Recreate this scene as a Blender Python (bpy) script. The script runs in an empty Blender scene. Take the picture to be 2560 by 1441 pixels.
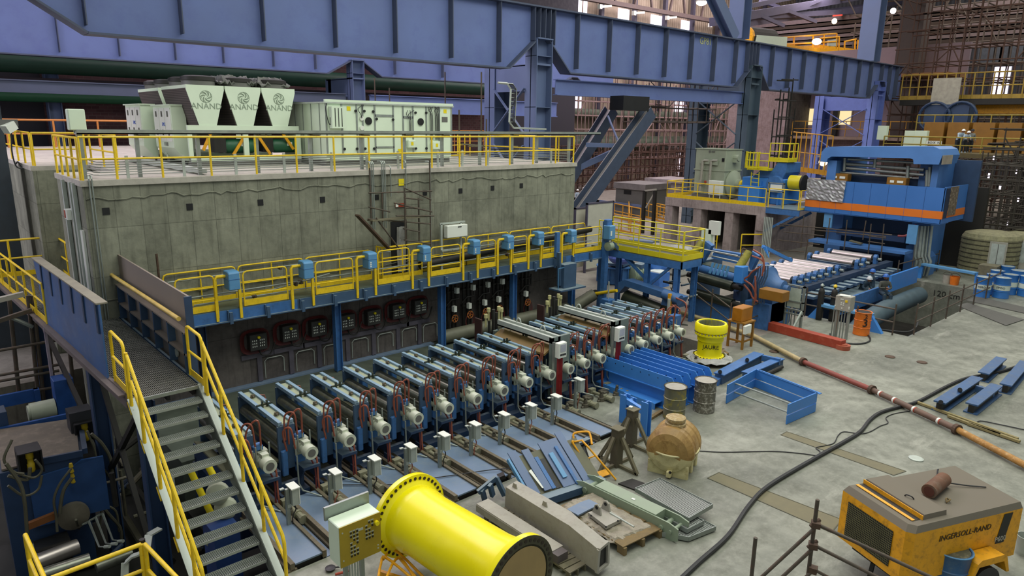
# Steel plate mill hall: rolling line, cooling stands, catwalk and stores on the floor
import bpy, math, random
from mathutils import Vector, Matrix
R = random.Random(7)
PI = math.pi
sc = bpy.context.scene
COL = sc.collection
V = Vector

# ---------------- camera, world, lights, exposure ----------------
FOCAL, PITCH, ROLL, YAW, CAMH = 1737.99, 0.231147846, -0.0139713919, 0.843632219, 7.5
FW = V((math.cos(YAW)*math.cos(PITCH), math.sin(YAW)*math.cos(PITCH), -math.sin(PITCH)))
_r = V((math.sin(YAW), -math.cos(YAW), 0)); _d = FW.cross(_r)
RT = math.cos(ROLL)*_r + math.sin(ROLL)*_d
DN = -math.sin(ROLL)*_r + math.cos(ROLL)*_d
CAM = V((0, 0, CAMH))
cd = bpy.data.cameras.new('camera'); cam = bpy.data.objects.new('camera', cd); COL.objects.link(cam)
M3 = Matrix((RT, -DN, -FW)).transposed()
cam.matrix_world = Matrix.Translation(CAM) @ M3.to_4x4()
cd.sensor_width = 36.0; cd.lens = FOCAL/2560*36; cd.clip_start = .05; cd.clip_end = 400
sc.camera = cam
sc.view_settings.view_transform = 'Standard'; sc.view_settings.look = 'None'
sc.view_settings.gamma = 1; sc.view_settings.use_curve_mapping = False
sc.view_settings.exposure = 0.0
w = bpy.data.worlds.new('world'); sc.world = w; w.use_nodes = True
w.node_tree.nodes['Background'].inputs[0].default_value = (.93, 1.0, .98, 1)
w.node_tree.nodes['Background'].inputs[1].default_value = 0.42

def area(name, loc, size, power, col, target=None):
    l = bpy.data.lights.new(name, 'AREA'); l.shape = 'RECTANGLE'; l.size, l.size_y = size
    l.energy = power; l.color = col
    o = bpy.data.objects.new(name, l); COL.objects.link(o); o.location = loc
    if target: o.rotation_euler = (V(target)-V(loc)).to_track_quat('-Z', 'Y').to_euler()
    return o
area('roof_light', (14, 6, 24), (26, 14), 4500, (1.0, 1.0, .88), (14, 9, 0))
area('roof_light', (34, 12, 24), (24, 14), 2600, (.97, 1.0, .92), (34, 12, 0))
area('roof_light', (12, 36, 25), (26, 12), 6200, (1.0, .83, .93), (14, 27, 5))
area('roof_light', (50, 38, 25), (26, 16), 6500, (1.0, .87, .9), (50, 34, 2))
area('window_light', (78, 48, 27), (30, 10), 9000, (1.0, .86, .9), (80, 62, 8))  # fill light added inside the hall to brighten the back wall
area('roof_light', (88, 24, 30), (20, 24), 8000, (1.0, .9, .82), (90, 24, 4))  # added overhead to brighten the scaffolds at the far right
area('roof_light', (62, 10, 25), (18, 14), 2600, (1.0, .97, .8), (62, 10, 0))
area('door_light', (-8, 30, 11), (10, 8), 1700, (.9, .86, 1.0), (20, 26, 8))  # lavender area light from the left; no door is built there

def P(px, py, x=None, y=None, z=None):
    """the point of the plane x=, y= or z= that is seen at a pixel of the 2560 x 1441 frame"""
    d = FW*FOCAL + RT*(px-1280) + DN*(py-720.5)
    t = (z-CAMH)/d.z if z is not None else (x/d.x if x is not None else y/d.y)
    return CAM + d*t

# ---------------- materials ----------------
def lin(c):
    if isinstance(c, str):
        c = c.lstrip('#'); c = [int(c[i:i+2], 16)/255 for i in (0, 2, 4)]
        c = [v/12.92 if v <= .04045 else ((v+.055)/1.055)**2.4 for v in c]
    return tuple(c)+(1,)
MATS = {}
class NT:
    def __init__(s, m): s.t = m.node_tree; s.b = s.t.nodes['Principled BSDF']
    def n(s, k, **kw):
        x = s.t.nodes.new(k)
        for a, b in kw.items(): setattr(x, a, b)
        return x
    def l(s, a, b): s.t.links.new(a, b)
    def noise(s, vec, scale, detail=5, rough=.6):
        x = s.n('ShaderNodeTexNoise'); x.inputs['Scale'].default_value = scale
        x.inputs['Detail'].default_value = detail; x.inputs['Roughness'].default_value = rough
        if vec is not None: s.l(vec, x.inputs['Vector'])
        return x.outputs['Fac']
    def ramp(s, f, a, b, c0=(0, 0, 0, 1), c1=(1, 1, 1, 1)):
        x = s.n('ShaderNodeValToRGB'); e = x.color_ramp.elements
        e[0].position = a; e[1].position = b; e[0].color = c0; e[1].color = c1
        s.l(f, x.inputs[0]); return x.outputs[0]
    def mix(s, f, a, b, mode='MIX'):
        x = s.n('ShaderNodeMix', data_type='RGBA', blend_type=mode)
        for v, i in ((f, 0), (a, 6), (b, 7)):
            if isinstance(v, (int, float)): x.inputs[i].default_value = v
            elif isinstance(v, tuple): x.inputs[i].default_value = v
            else: s.l(v, x.inputs[i])
        return x.outputs[2]
    def coords(s, scale=(1, 1, 1), obj=True):
        g = s.n('ShaderNodeNewGeometry') if not obj else s.n('ShaderNodeTexCoord')
        mp = s.n('ShaderNodeMapping'); mp.inputs['Scale'].default_value = scale
        s.l(g.outputs['Object'] if obj else g.outputs['Position'], mp.inputs[0]); return mp.outputs[0]
    def bump(s, h, st=.3, dist=.02):
        x = s.n('ShaderNodeBump'); x.inputs['Strength'].default_value = st; x.inputs['Distance'].default_value = dist
        s.l(h, x.inputs['Height']); s.l(x.outputs[0], s.b.inputs['Normal'])
def new(name):
    m = bpy.data.materials.new(name); m.use_nodes = True; MATS[name] = m; return m, NT(m)
def paint(name, c, rough=.5, metal=0, var=.25, scale=3, dirt=None, dirtamt=.3, spec=.5, bump=0):
    """painted or bare surface with uneven tone, patches of dirt and settled dust on faces that look up"""
    m, t = new(name); vec = t.coords(obj=False)
    c = lin(c); f = t.noise(vec, scale, 6)
    dk = tuple(v*(1-var) for v in c[:3])+(1,)
    col = t.mix(t.ramp(f, .35, .65), dk, c)
    if dirt:
        f2 = t.noise(vec, scale*2.3, 8, .7)
        msk = t.ramp(f2, .5, .75, (0, 0, 0, 1), (dirtamt*1.6,)*3+(1,))
        col = t.mix(msk, col, lin(dirt))
    t.l(col, t.b.inputs['Base Color']); t.b.inputs['Metallic'].default_value = metal
    t.l(t.ramp(f, .2, .8, (rough*.8,)*3+(1,), (min(1, rough*1.2),)*3+(1,)), t.b.inputs['Roughness'])
    t.b.inputs['Specular IOR Level'].default_value = spec
    if bump: t.bump(t.noise(vec, scale*8, 4), bump)
    return m
def dusty(name, c, dust, amt=.8, rough=.6, var=.2, scale=3):
    """painted steel whose upward faces carry settled dust (a real layer of dust, by the way the face looks)"""
    m, t = new(name); vec = t.coords(obj=False); c = lin(c)
    f = t.noise(vec, scale, 6)
    col = t.mix(t.ramp(f, .3, .7), tuple(v*(1-var) for v in c[:3])+(1,), c)
    g = t.n('ShaderNodeNewGeometry'); sp = t.n('ShaderNodeSeparateXYZ'); t.l(g.outputs['True Normal'], sp.inputs[0])
    up = t.ramp(sp.outputs[2], .3, .85, (0, 0, 0, 1), (amt,)*3+(1,))
    col = t.mix(up, col, lin(dust)); t.l(col, t.b.inputs['Base Color'])
    t.b.inputs['Roughness'].default_value = rough
    return m
def glow(name, c, s):
    m, t = new(name); t.b.inputs['Base Color'].default_value = (0, 0, 0, 1)
    t.b.inputs['Emission Color'].default_value = lin(c); t.b.inputs['Emission Strength'].default_value = s
    return m
yellow = paint('yellow_paint', '#efcb20', .45, var=.12, dirt='#8a6a1e', dirtamt=.25, scale=5)
yellowf = paint('lemon_paint', '#e6d312', .4, var=.1, dirt='#9a8a20', dirtamt=.2, scale=4)
spoolm = paint('spool_yellow', '#f3e60a', .28, var=.06, scale=1.5)
orangeY = paint('machine_yellow', '#e8a512', .5, var=.15, dirt='#7a5a20', dirtamt=.5, scale=4)
blue = paint('blue_paint', '#3f70ac', .5, var=.2, dirt='#39465a', dirtamt=.35, scale=4)
bright = paint('fresh_blue_paint', '#3f84d2', .42, var=.08, scale=3)
sky = paint('light_blue_paint', '#5c94c2', .45, var=.1, scale=4)
steelblue = dusty('dusty_blue', '#3d5876', '#7f8f94', .75)
navy = dusty('navy_blue', '#2b4263', '#5b6a70', .6)
darkblue = dusty('dark_blue', '#20395c', '#3b434c', .6)
platem = paint('blue_grey_plate', '#6c8099', .5, var=.12, dirt='#7d8890', dirtamt=.4, scale=2)
railm = paint('rusty_rail', '#6b6350', .75, var=.25, dirt='#4a3a2a', dirtamt=.6, scale=8)
girderm = paint('girder_blue', '#6576aa', .6, var=.12, dirt='#55609a', dirtamt=.4, scale=.5)
girderd = paint('girder_flange', '#4d566c', .7, var=.15, scale=1)
colm = paint('column_blue', '#5f6f93', .6, var=.12, scale=.8)
galv = paint('galvanised_steel', '#9aa29c', .45, .55, var=.15, scale=6)
galvl = paint('light_galvanised', '#b4bcb4', .5, .3, var=.12, scale=6)
steel = paint('bright_steel', '#bdb6b2', .34, .85, var=.05, scale=5)
rollm = paint('roll_steel', '#8d9184', .3, .75, var=.25, dirt='#5a5848', dirtamt=.4, scale=3)
darkroll = paint('dark_roll', '#4a5044', .32, .7, var=.25, scale=2)
dark = paint('dark_iron', '#2c2b28', .6, .3, var=.3, scale=6)
black = paint('black', '#131416', .5, var=.2)
rubber = paint('black_cable', '#26272a', .55, var=.2)
rust = paint('rusty_pipe', '#5e4a3c', .75, .2, var=.3, dirt='#3a2a22', dirtamt=.5, scale=6)
scafm = paint('scaffold_pipe', '#5b5349', .65, .3, var=.3, dirt='#6a4230', dirtamt=.4, scale=4)
scafd = paint('rusty_scaffold', '#553d33', .8, .1, var=.3, scale=3)
white = paint('white_enamel', '#dfe3da', .4, var=.04, scale=2)
mint = paint('pale_green_white', '#d6e6cf', .42, var=.04, scale=2)
greyg = paint('grey_green_paint', '#8b9a84', .5, var=.1, scale=3)
greyp = paint('grey_primer', '#a09d92', .65, var=.12, dirt='#7a7260', dirtamt=.3, scale=3)
gearg = paint('machine_grey', '#aab09c', .45, var=.12, scale=6)
greyd = paint('grey_paint', '#63635f', .6, var=.1, scale=2)
copper = paint('red_hose', '#94503c', .5, var=.15, scale=9)
redh = paint('dark_red_hose', '#5c1f1f', .5, var=.2, scale=9)
orange = paint('orange_paint', '#e0741a', .45, var=.1, dirt='#8a5020', dirtamt=.3, scale=4)
redp = paint('red_oxide', '#9c3a22', .6, var=.12, dirt='#b06a50', dirtamt=.3, scale=2.5)
wood = paint('pallet_wood', '#7d6a45', .8, var=.3, scale=9, bump=.3)
woodg = paint('weathered_wood', '#6f6a55', .85, var=.3, scale=9)
brownbox = paint('brown_enamel', '#8a6018', .5, var=.15, scale=3)
green = paint('green_paint', '#1f5a3c', .5, var=.15, scale=3)
greenp = paint('green_pipe', '#234a3a', .5, var=.2, scale=1)
tarp = paint('plastic_sheet', '#b9bab6', .3, var=.3, scale=5, bump=.8)
bag = paint('grey_bag', '#6e706a', .55, var=.4, scale=6, bump=.8)
skin = paint('skin', '#8a5f48', .6, var=.1)
overall = paint('blue_overalls', '#2e4252', .85, var=.3, scale=7)
shirt = paint('pale_shirt', '#a9bccb', .8, var=.15, scale=7)
trouser = paint('dark_trousers', '#2a2d33', .85, var=.2)
hathat = paint('blue_helmet', '#2b62b4', .35, var=.05)
hatw = paint('white_helmet', '#e8e8e4', .35, var=.05)
lampm = glow('lamp_glow', '#fff6ee', 9)
lampw = glow('warm_lamp_glow', '#ffd9a0', 14)
winm = glow('daylight_window', '#f4e6ff', 2.6)
litm = glow('lit_room', '#ffe9b0', 1.0)

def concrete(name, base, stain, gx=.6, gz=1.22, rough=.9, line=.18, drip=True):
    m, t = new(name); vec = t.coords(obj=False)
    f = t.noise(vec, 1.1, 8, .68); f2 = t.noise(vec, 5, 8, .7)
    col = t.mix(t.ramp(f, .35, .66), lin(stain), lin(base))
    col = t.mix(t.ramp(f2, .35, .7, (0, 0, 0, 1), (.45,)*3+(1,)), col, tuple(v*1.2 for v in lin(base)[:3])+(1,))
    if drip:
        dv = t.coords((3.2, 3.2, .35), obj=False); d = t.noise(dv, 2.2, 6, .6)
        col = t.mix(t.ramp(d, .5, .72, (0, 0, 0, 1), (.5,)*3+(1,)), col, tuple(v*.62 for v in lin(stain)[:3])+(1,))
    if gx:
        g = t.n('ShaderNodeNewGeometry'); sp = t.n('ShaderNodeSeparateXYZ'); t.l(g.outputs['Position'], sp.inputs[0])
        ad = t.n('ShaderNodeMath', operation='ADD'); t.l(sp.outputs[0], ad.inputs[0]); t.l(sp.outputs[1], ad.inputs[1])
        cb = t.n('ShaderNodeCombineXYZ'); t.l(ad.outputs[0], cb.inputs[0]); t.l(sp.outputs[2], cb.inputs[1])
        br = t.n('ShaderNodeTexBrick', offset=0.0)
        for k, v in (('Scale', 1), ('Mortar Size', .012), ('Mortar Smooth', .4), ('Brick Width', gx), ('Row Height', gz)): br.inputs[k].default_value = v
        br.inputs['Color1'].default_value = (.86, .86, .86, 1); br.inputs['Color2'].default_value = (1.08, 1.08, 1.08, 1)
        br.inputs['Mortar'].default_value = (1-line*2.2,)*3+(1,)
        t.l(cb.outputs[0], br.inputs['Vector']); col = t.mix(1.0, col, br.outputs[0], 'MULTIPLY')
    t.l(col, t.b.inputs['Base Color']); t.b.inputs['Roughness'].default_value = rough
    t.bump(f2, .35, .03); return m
wallc = concrete('cast_concrete', '#8b8d7c', '#67695c')
wallp = concrete('pale_concrete', '#a89a98', '#7d706e', gx=0)
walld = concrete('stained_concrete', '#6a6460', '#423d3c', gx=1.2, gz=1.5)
pinkc = concrete('pink_grey_concrete', '#a08d8e', '#7c6866', gx=0)
slabc = concrete('roof_slab', '#b5b1a6', '#99958b', gx=0, drip=False)
kerbc = concrete('pit_concrete', '#7c766b', '#58524a', gx=0)

def floor_mat():
    m, t = new('worn_concrete_floor'); vec = t.coords(obj=False)
    big = t.noise(vec, .33, 9, .68); mid = t.noise(vec, 1.3, 8, .7); fine = t.noise(vec, 9, 8, .75)
    col = t.mix(t.ramp(big, .35, .68), lin('#62655b'), lin('#989a8d'))
    col = t.mix(t.ramp(mid, .42, .7, (0, 0, 0, 1), (.85,)*3+(1,)), col, lin('#585a50'))
    col = t.mix(t.ramp(fine, .5, .8, (0, 0, 0, 1), (.4,)*3+(1,)), col, lin('#a3a597'))
    sv = t.coords((.5, 1.6, 1), obj=False); s2 = t.noise(sv, .8, 7, .7)
    col = t.mix(t.ramp(s2, .58, .72, (0, 0, 0, 1), (.55,)*3+(1,)), col, lin('#b0b0a4'))
    t.l(col, t.b.inputs['Base Color'])
    t.l(t.ramp(mid, .3, .7, (.38,)*3+(1,), (.75,)*3+(1,)), t.b.inputs['Roughness'])
    t.bump(fine, .15, .01); return m
floorm = floor_mat()
def brick_mat():
    m, t = new('dark_red_brick'); vec = t.coords(obj=False)
    g = t.n('ShaderNodeNewGeometry'); sp = t.n('ShaderNodeSeparateXYZ'); t.l(g.outputs['Position'], sp.inputs[0])
    cb = t.n('ShaderNodeCombineXYZ'); t.l(sp.outputs[0], cb.inputs[0]); t.l(sp.outputs[2], cb.inputs[1])
    br = t.n('ShaderNodeTexBrick')
    for k, v in (('Scale', 1), ('Mortar Size', .02), ('Brick Width', .5), ('Row Height', .22)): br.inputs[k].default_value = v
    br.inputs['Color1'].default_value = lin('#5a3a3c'); br.inputs['Color2'].default_value = lin('#47292c'); br.inputs['Mortar'].default_value = lin('#5a4a48')
    t.l(cb.outputs[0], br.inputs['Vector'])
    t.l(t.mix(t.ramp(t.noise(vec, .6), .4, .6, (0, 0, 0, 1), (.5,)*3+(1,)), br.outputs[0], lin('#3f2e30')), t.b.inputs['Base Color'])
    t.b.inputs['Roughness'].default_value = .9; return m
brickm = brick_mat()
def corr(name, a, b, n=3.0, axis=0):
    m, t = new(name); g = t.n('ShaderNodeNewGeometry'); sp = t.n('ShaderNodeSeparateXYZ'); t.l(g.outputs['Position'], sp.inputs[0])
    ml = t.n('ShaderNodeMath', operation='MULTIPLY'); t.l(sp.outputs[axis], ml.inputs[0]); ml.inputs[1].default_value = n*2*PI
    sn = t.n('ShaderNodeMath', operation='SINE'); t.l(ml.outputs[0], sn.inputs[0])
    mr = t.n('ShaderNodeMapRange'); mr.inputs[1].default_value = -1; t.l(sn.outputs[0], mr.inputs[0])
    f = t.noise(t.coords(obj=False), .5, 5)
    t.l(t.mix(t.ramp(f, .35, .65), lin(a), lin(b)), t.b.inputs['Base Color']); t.b.inputs['Roughness'].default_value = .7
    t.bump(mr.outputs[0], .9, .08); return m
corrx = corr('corrugated_sheet', '#6f6670', '#8a8088', 2.2, 0)
corry = corr('corrugated_sheet_side', '#4d5058', '#646870', 1.6, 1)
corrb = corr('corrugated_beige', '#8a7c6a', '#a09280', 2.0, 0)
def grating_mat():
    m, t = new('grating_surface'); vec = t.coords(obj=True)
    br = t.n('ShaderNodeTexBrick', offset=0.0)
    for k, v in (('Scale', 1), ('Mortar Size', .006), ('Mortar Smooth', .1), ('Brick Width', .04), ('Row Height', .04)): br.inputs[k].default_value = v
    br.inputs['Color1'].default_value = (.02, .02, .02, 1); br.inputs['Color2'].default_value = (.03, .03, .03, 1); br.inputs['Mortar'].default_value = lin('#9ba19b')
    t.l(vec, br.inputs['Vector']); t.l(br.outputs[0], t.b.inputs['Base Color']); t.b.inputs['Metallic'].default_value = .3; t.b.inputs['Roughness'].default_value = .5
    return m
gratem = grating_mat()
def coil_mat():
    m, t = new('finned_coil'); vec = t.coords(obj=False)
    wv = t.n('ShaderNodeTexWave', bands_direction='Z'); wv.inputs['Scale'].default_value = 6; t.l(vec, wv.inputs['Vector'])
    t.l(t.ramp(wv.outputs['Fac'], .2, .8, lin('#2c2524'), lin('#544a48')), t.b.inputs['Base Color']); t.b.inputs['Roughness'].default_value = .7
    return m
coilm = coil_mat()

# ---------------- mesh builder ----------------
def frame(d, up=V((0, 0, 1))):
    d = d.normalized()
    if abs(d.dot(up)) > .99: up = V((0, 1, 0))
    a = up.cross(d).normalized(); return d, a, d.cross(a)
class MB:
    def __init__(s): s.v = []; s.f = []; s.p = []
    def add(s, vs, fs):
        o = len(s.v); s.p.append((list(vs), fs)); s.v += [tuple(p) for p in vs]; s.f += [tuple(i+o for i in f) for f in fs]; return s
    def hexa(s, b, t):
        n = len(b); return s.add(list(b)+list(t), [tuple(range(n))[::-1], tuple(range(n, 2*n))]+[(i, (i+1) % n, n+(i+1) % n, n+i) for i in range(n)])
    def bb(s, x0, x1, y0, y1, z0, z1):
        return s.hexa([(x0, y0, z0), (x1, y0, z0), (x1, y1, z0), (x0, y1, z0)], [(x0, y0, z1), (x1, y0, z1), (x1, y1, z1), (x0, y1, z1)])
    def box(s, c, d, rz=0):
        c = V(c); ca, sa = math.cos(rz), math.sin(rz); q = []
        for z in (-.5, .5):
            q.append([c+V((x*d[0]*ca-y*d[1]*sa, x*d[0]*sa+y*d[1]*ca, z*d[2])) for x, y in ((-.5, -.5), (.5, -.5), (.5, .5), (-.5, .5))])
        return s.hexa(*q)
    def bar(s, p0, p1, w, h, up=V((0, 0, 1))):
        p0, p1 = V(p0), V(p1); d, a, b = frame(p1-p0, up)
        c = [(-w/2, -h/2), (w/2, -h/2), (w/2, h/2), (-w/2, h/2)]
        return s.hexa([p0+a*x+b*y for x, y in c], [p1+a*x+b*y for x, y in c])
    def cyl(s, p0, p1, r, r2=None, n=12, caps=True):
        p0, p1 = V(p0), V(p1); d, a, b = frame(p1-p0); r2 = r if r2 is None else r2
        A = [p0+(a*math.cos(2*PI*i/n)+b*math.sin(2*PI*i/n))*r for i in range(n)]
        B = [p1+(a*math.cos(2*PI*i/n)+b*math.sin(2*PI*i/n))*r2 for i in range(n)]
        fs = [(i, (i+1) % n, n+(i+1) % n, n+i) for i in range(n)]
        if caps: fs += [tuple(range(n))[::-1], tuple(range(n, 2*n))]
        return s.add(A+B, fs)
    def tube(s, pts, r, n=6, close=False):
        pts = [V(p) for p in pts]; m = len(pts); vs = []; ref = V((.13, .07, 1)).normalized(); pa = None
        for i, p in enumerate(pts):
            a, b = pts[max(i-1, 0)], pts[min(i+1, m-1)]; d = (b-a)
            if d.length < 1e-9: d = V((0, 0, 1))
            d.normalize()
            if pa is None:
                u = ref if abs(d.dot(ref)) < .95 else V((1, 0, 0)); pa = (u-d*u.dot(d)).normalized()
            else: pa = (pa-d*pa.dot(d)).normalized()
            q = d.cross(pa)
            k = 1
            if 0 < i < m-1:
                c = (pts[i]-pts[i-1]).normalized().dot((pts[i+1]-pts[i]).normalized()); k = min(1.6, 1/max(.3, math.sqrt(max(0, (1+c)/2))))
            vs += [p+(pa*math.cos(2*PI*j/n)+q*math.sin(2*PI*j/n))*r*k for j in range(n)]
        fs = [(i*n+j, i*n+(j+1) % n, (i+1)*n+(j+1) % n, (i+1)*n+j) for i in range(m-1) for j in range(n)]
        fs += [tuple(range(n))[::-1], tuple(range((m-1)*n, m*n))]
        return s.add(vs, fs)
    def lathe(s, prof, base, axis=(0, 0, 1), n=24):
        base = V(base); d, a, b = frame(V(axis)); vs = []; m = len(prof)
        for r, h in prof: vs += [base+d*h+(a*math.cos(2*PI*j/n)+b*math.sin(2*PI*j/n))*r for j in range(n)]
        fs = [(i*n+j, i*n+(j+1) % n, (i+1)*n+(j+1) % n, (i+1)*n+j) for i in range(m-1) for j in range(n)]
        if prof[0][0] > 1e-4: fs.append(tuple(range(n))[::-1])
        if prof[-1][0] > 1e-4: fs.append(tuple(range((m-1)*n, m*n)))
        return s.add(vs, fs)
    def prism(s, poly, e):
        """closed polygon of 3D points pushed along e"""
        e = V(e); return s.hexa([V(p) for p in poly], [V(p)+e for p in poly])
    def ibeam(s, p0, p1, w, h, t=.02, up=V((0, 0, 1))):
        p0, p1 = V(p0), V(p1); d, a, b = frame(p1-p0, up)
        s.bar(p0+b*(h/2-t/2), p1+b*(h/2-t/2), w, t, up); s.bar(p0-b*(h/2-t/2), p1-b*(h/2-t/2), w, t, up)
        return s.bar(p0, p1, t, h-2*t, up)
    def sphere(s, c, r, n=12, m=8, sz=1):
        return s.lathe([(max(1e-5, r*math.sin(PI*i/m)), -r*sz*math.cos(PI*i/m)) for i in range(m+1)], c, (0, 0, 1), n)
def arc(pts, k=6):
    """Catmull-Rom through points"""
    pts = [V(p) for p in pts]; out = []
    q = [2*pts[0]-pts[1]]+pts+[2*pts[-1]-pts[-2]]
    for i in range(1, len(q)-2):
        for j in range(k):
            t = j/k; a, b, c, d = q[i-1:i+3]
            out.append(.5*((2*b)+(c-a)*t+(2*a-5*b+4*c-d)*t*t+(3*b-a-3*c+d)*t**3))
    return out+[pts[-1]]

def tag(o, label=None, cat=None, group=None, kind=None):
    for k, v in (('label', label), ('category', cat), ('group', group), ('kind', kind)):
        if v: o[k] = v
    return o
def thing(name, label, cat, loc, rz=0, group=None, kind=None):
    o = bpy.data.objects.new(name, None); COL.objects.link(o); o.location = loc; o.rotation_euler = (0, 0, rz); o.empty_display_size = .2
    return tag(o, label, cat, group, kind)
PIECES = {k: k for k in ('stand', 'plinth', 'skid', 'end_frame', 'base_beam', 'foot', 'side_frame', 'edge_beam', 'edge_flange', 'housing', 'cap', 'end_plate', 'stiffener_plate', 'bearing_block', 'side_wall', 'vent')}
PIECES.update({'handles': 'handle', 'vents': 'vent', 'feet': 'foot', 'switches': 'switch', 'cables': 'cable', 'rungs': 'rung', 'slats': 'slat', 'mullions': 'mullion', 'louvre_slots': 'louvre_slot', 'bolt_holes': 'bolt_hole', 'flange_bolts': 'flange_bolt', 'base_bolts': 'base_bolt', 'buttons': 'push_button', 'name_plates': 'name_plate', 'hoses': 'hose', 'rods': 'rod', 'ears': 'ear', 'lower_guides': 'lower_guide', 'label_plates': 'label_plate', 'pipes': 'pipe', 'cable_bunch': 'cable', 'ribs': 'rib'})
def wloc(o):
    p = V(o.location); q = o.parent
    while q: p += V(q.location); q = q.parent
    return p
def put(name, mb, mat, parent=None, local=False, smooth=False, bevel=0, label=None, kind=None, cat=None, group=None):
    """link a builder's mesh as ONE object; world coordinates unless local"""
    if name in PIECES and len(mb.p) > 1:      # separate pieces become separate parts
        for q, (a, b) in enumerate(mb.p):
            m1 = MB(); m1.add(a, b); last = put(PIECES[name], m1, mat, parent, local, smooth, bevel, label, None)
        return last
    name = PIECES.get(name, name)
    vs = mb.v
    me = bpy.data.meshes.new(name); o = bpy.data.objects.new(name, me)
    if parent is not None:
        if not local:
            b = wloc(parent); vs = [(x-b.x, y-b.y, z-b.z) for x, y, z in vs]
        o.parent = parent; PK.setdefault(parent, []).append(o)
    elif not local:
        xs, ys, zs = zip(*vs); b = V(((min(xs)+max(xs))/2, (min(ys)+max(ys))/2, min(zs)))
        vs = [(x-b.x, y-b.y, z-b.z) for x, y, z in vs]; o.location = b
    me.from_pydata(vs, [], mb.f); me.update()
    me.materials.append(mat)
    if smooth:
        me.polygons.foreach_set('use_smooth', [True]*len(me.polygons))
        try: me.set_sharp_from_angle(angle=math.radians(40))
        except Exception: pass
    if bevel:
        md = o.modifiers.new('bevel', 'BEVEL'); md.width = bevel; md.segments = 1; md.limit_method = 'ANGLE'
    COL.objects.link(o)
    return tag(o, label, cat, group, kind)
def struct(name, mb, mat, **k): return put(name, mb, mat, kind='structure', **k)
PK = {}
def copy_tree(o, parent=None):
    c = o.copy(); COL.objects.link(c); c.parent = parent
    if parent: PK.setdefault(parent, []).append(c)
    for ch in list(PK.get(o, [])): copy_tree(ch, c)
    return c
def text_mesh(name, s, size, M, mat, parent=None, ext=.004, align='CENTER', shear=0):
    """raised lettering; M maps the text plane (x right, y up, z out) into the world"""
    cu = bpy.data.curves.new('t', 'FONT'); cu.body = s; cu.size = size; cu.extrude = ext; cu.align_x = align; cu.align_y = 'CENTER'; cu.shear = shear
    cu.resolution_u = 2
    to = bpy.data.objects.new('t', cu); COL.objects.link(to); dg = bpy.context.evaluated_depsgraph_get()
    me = bpy.data.meshes.new_from_object(to.evaluated_get(dg)); bpy.data.objects.remove(to); bpy.data.curves.remove(cu)
    mb = MB(); mb.add([M @ v.co for v in me.vertices], [tuple(p.vertices) for p in me.polygons]); bpy.data.meshes.remove(me)
    return put(name, mb, mat, parent)
def plane_M(o, right, up):
    r, u = V(right).normalized(), V(up); u = (u-r*u.dot(r)).normalized(); n = r.cross(u)
    return Matrix.Translation(V(o)) @ Matrix((r, u, n)).transposed().to_4x4()

def guardrail(label, pts, h=1.1, n=None, r=.024, mat=None, kick=.12, mids=1, group=None, name='guardrail', sp=1.5, loop=False, ends=None, pr=None, zoff=None):
    """tubular guardrail along floor points: top rail, mid rails, posts, toe board"""
    mat = mat or yellow; pts = [V(p) for p in pts]; up = V((0, 0, h)); pr = pr or r
    t = thing(name, label, 'guardrail', pts[0], group=group)
    put('top_rail', MB().tube([p+up for p in pts], r, 8), mat, t, smooth=True)
    for k in range(mids):
        e = V((0, 0, h*(k+1)/(mids+1)))
        put('mid_rail', MB().tube([p+e for p in pts], r*.85, 8), mat, t, smooth=True)
    for i in range(len(pts)-1):
        a, b = pts[i], pts[i+1]; m = n or max(1, round((b-a).length/sp))
        for j in range(0 if i == 0 else 1, m+1):
            p = a.lerp(b, j/m); put('post', MB().cyl(p, p+up, pr, n=8), mat, t, smooth=True)
        if kick: put('toe_board', MB().bar(a+V((0, 0, kick/2)), b+V((0, 0, kick/2)), .012, kick), mat, t)
    return t
ORD = ['first', 'second', 'third', 'fourth', 'fifth', 'sixth', 'seventh', 'eighth', 'ninth', 'tenth', 'eleventh', 'twelfth', 'thirteenth', 'fourteenth', 'fifteenth', 'sixteenth', 'seventeenth', 'eighteenth', 'nineteenth', 'twentieth']
# ---------------- the setting: floors, pits, walls ----------------
D = -2.6
struct('floor', MB().bb(3.95, 120, -14, 8.75, D, 0).bb(-6, 3.95, -14, 9.75, D, 0).bb(3.95, 27.6, 8.75, 10.25, D, 0).bb(12.95, 27.6, 10.25, 12.3, D, 0).bb(38.6, 120, 8.75, 16.6, D, 0), floorm)
struct('floor', MB().bb(21.2, 120, 16.6, 62, D, 0).bb(-16, 21.2, 24, 57, D, -.02).bb(20.9, 27.4, 12.3, 16.6, D, 0), concrete('dusty_far_floor', '#8b857c', '#6d675f', gx=0, drip=False))
struct('floor', MB().bb(4.0, 21.2, 15.6, 24, D, -.02), paint('oily_walkway', '#4a5248', .6, var=.3, scale=2))
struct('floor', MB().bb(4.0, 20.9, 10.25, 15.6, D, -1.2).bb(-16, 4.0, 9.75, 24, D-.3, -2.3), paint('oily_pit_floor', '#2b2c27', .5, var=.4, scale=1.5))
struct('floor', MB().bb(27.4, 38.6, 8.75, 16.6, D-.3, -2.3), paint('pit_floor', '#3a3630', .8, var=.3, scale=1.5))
# electrical building in cast concrete
B = MB(); Z = 6.05
B.bb(3.4, 20.5, 19.35, 22.6, 0, Z-.14); B.bb(4.9, 20.5, 22.6, 26.0, -.3, Z-.14); B.bb(3.3, 20.5, 26.0, 44, -2.3, Z-.14)
B.bb(3.4, 4.9, 19.35, 22.6, -2.3, 0)
struct('wall_building', B, wallc)
struct('ceiling_roof_slab', MB().bb(3.36, 20.56, 19.3, 22.64, Z-.14, Z).bb(4.86, 20.56, 22.64, 26, Z-.14, Z).bb(3.26, 20.56, 26, 44, Z-.14, Z), slabc)
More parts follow.
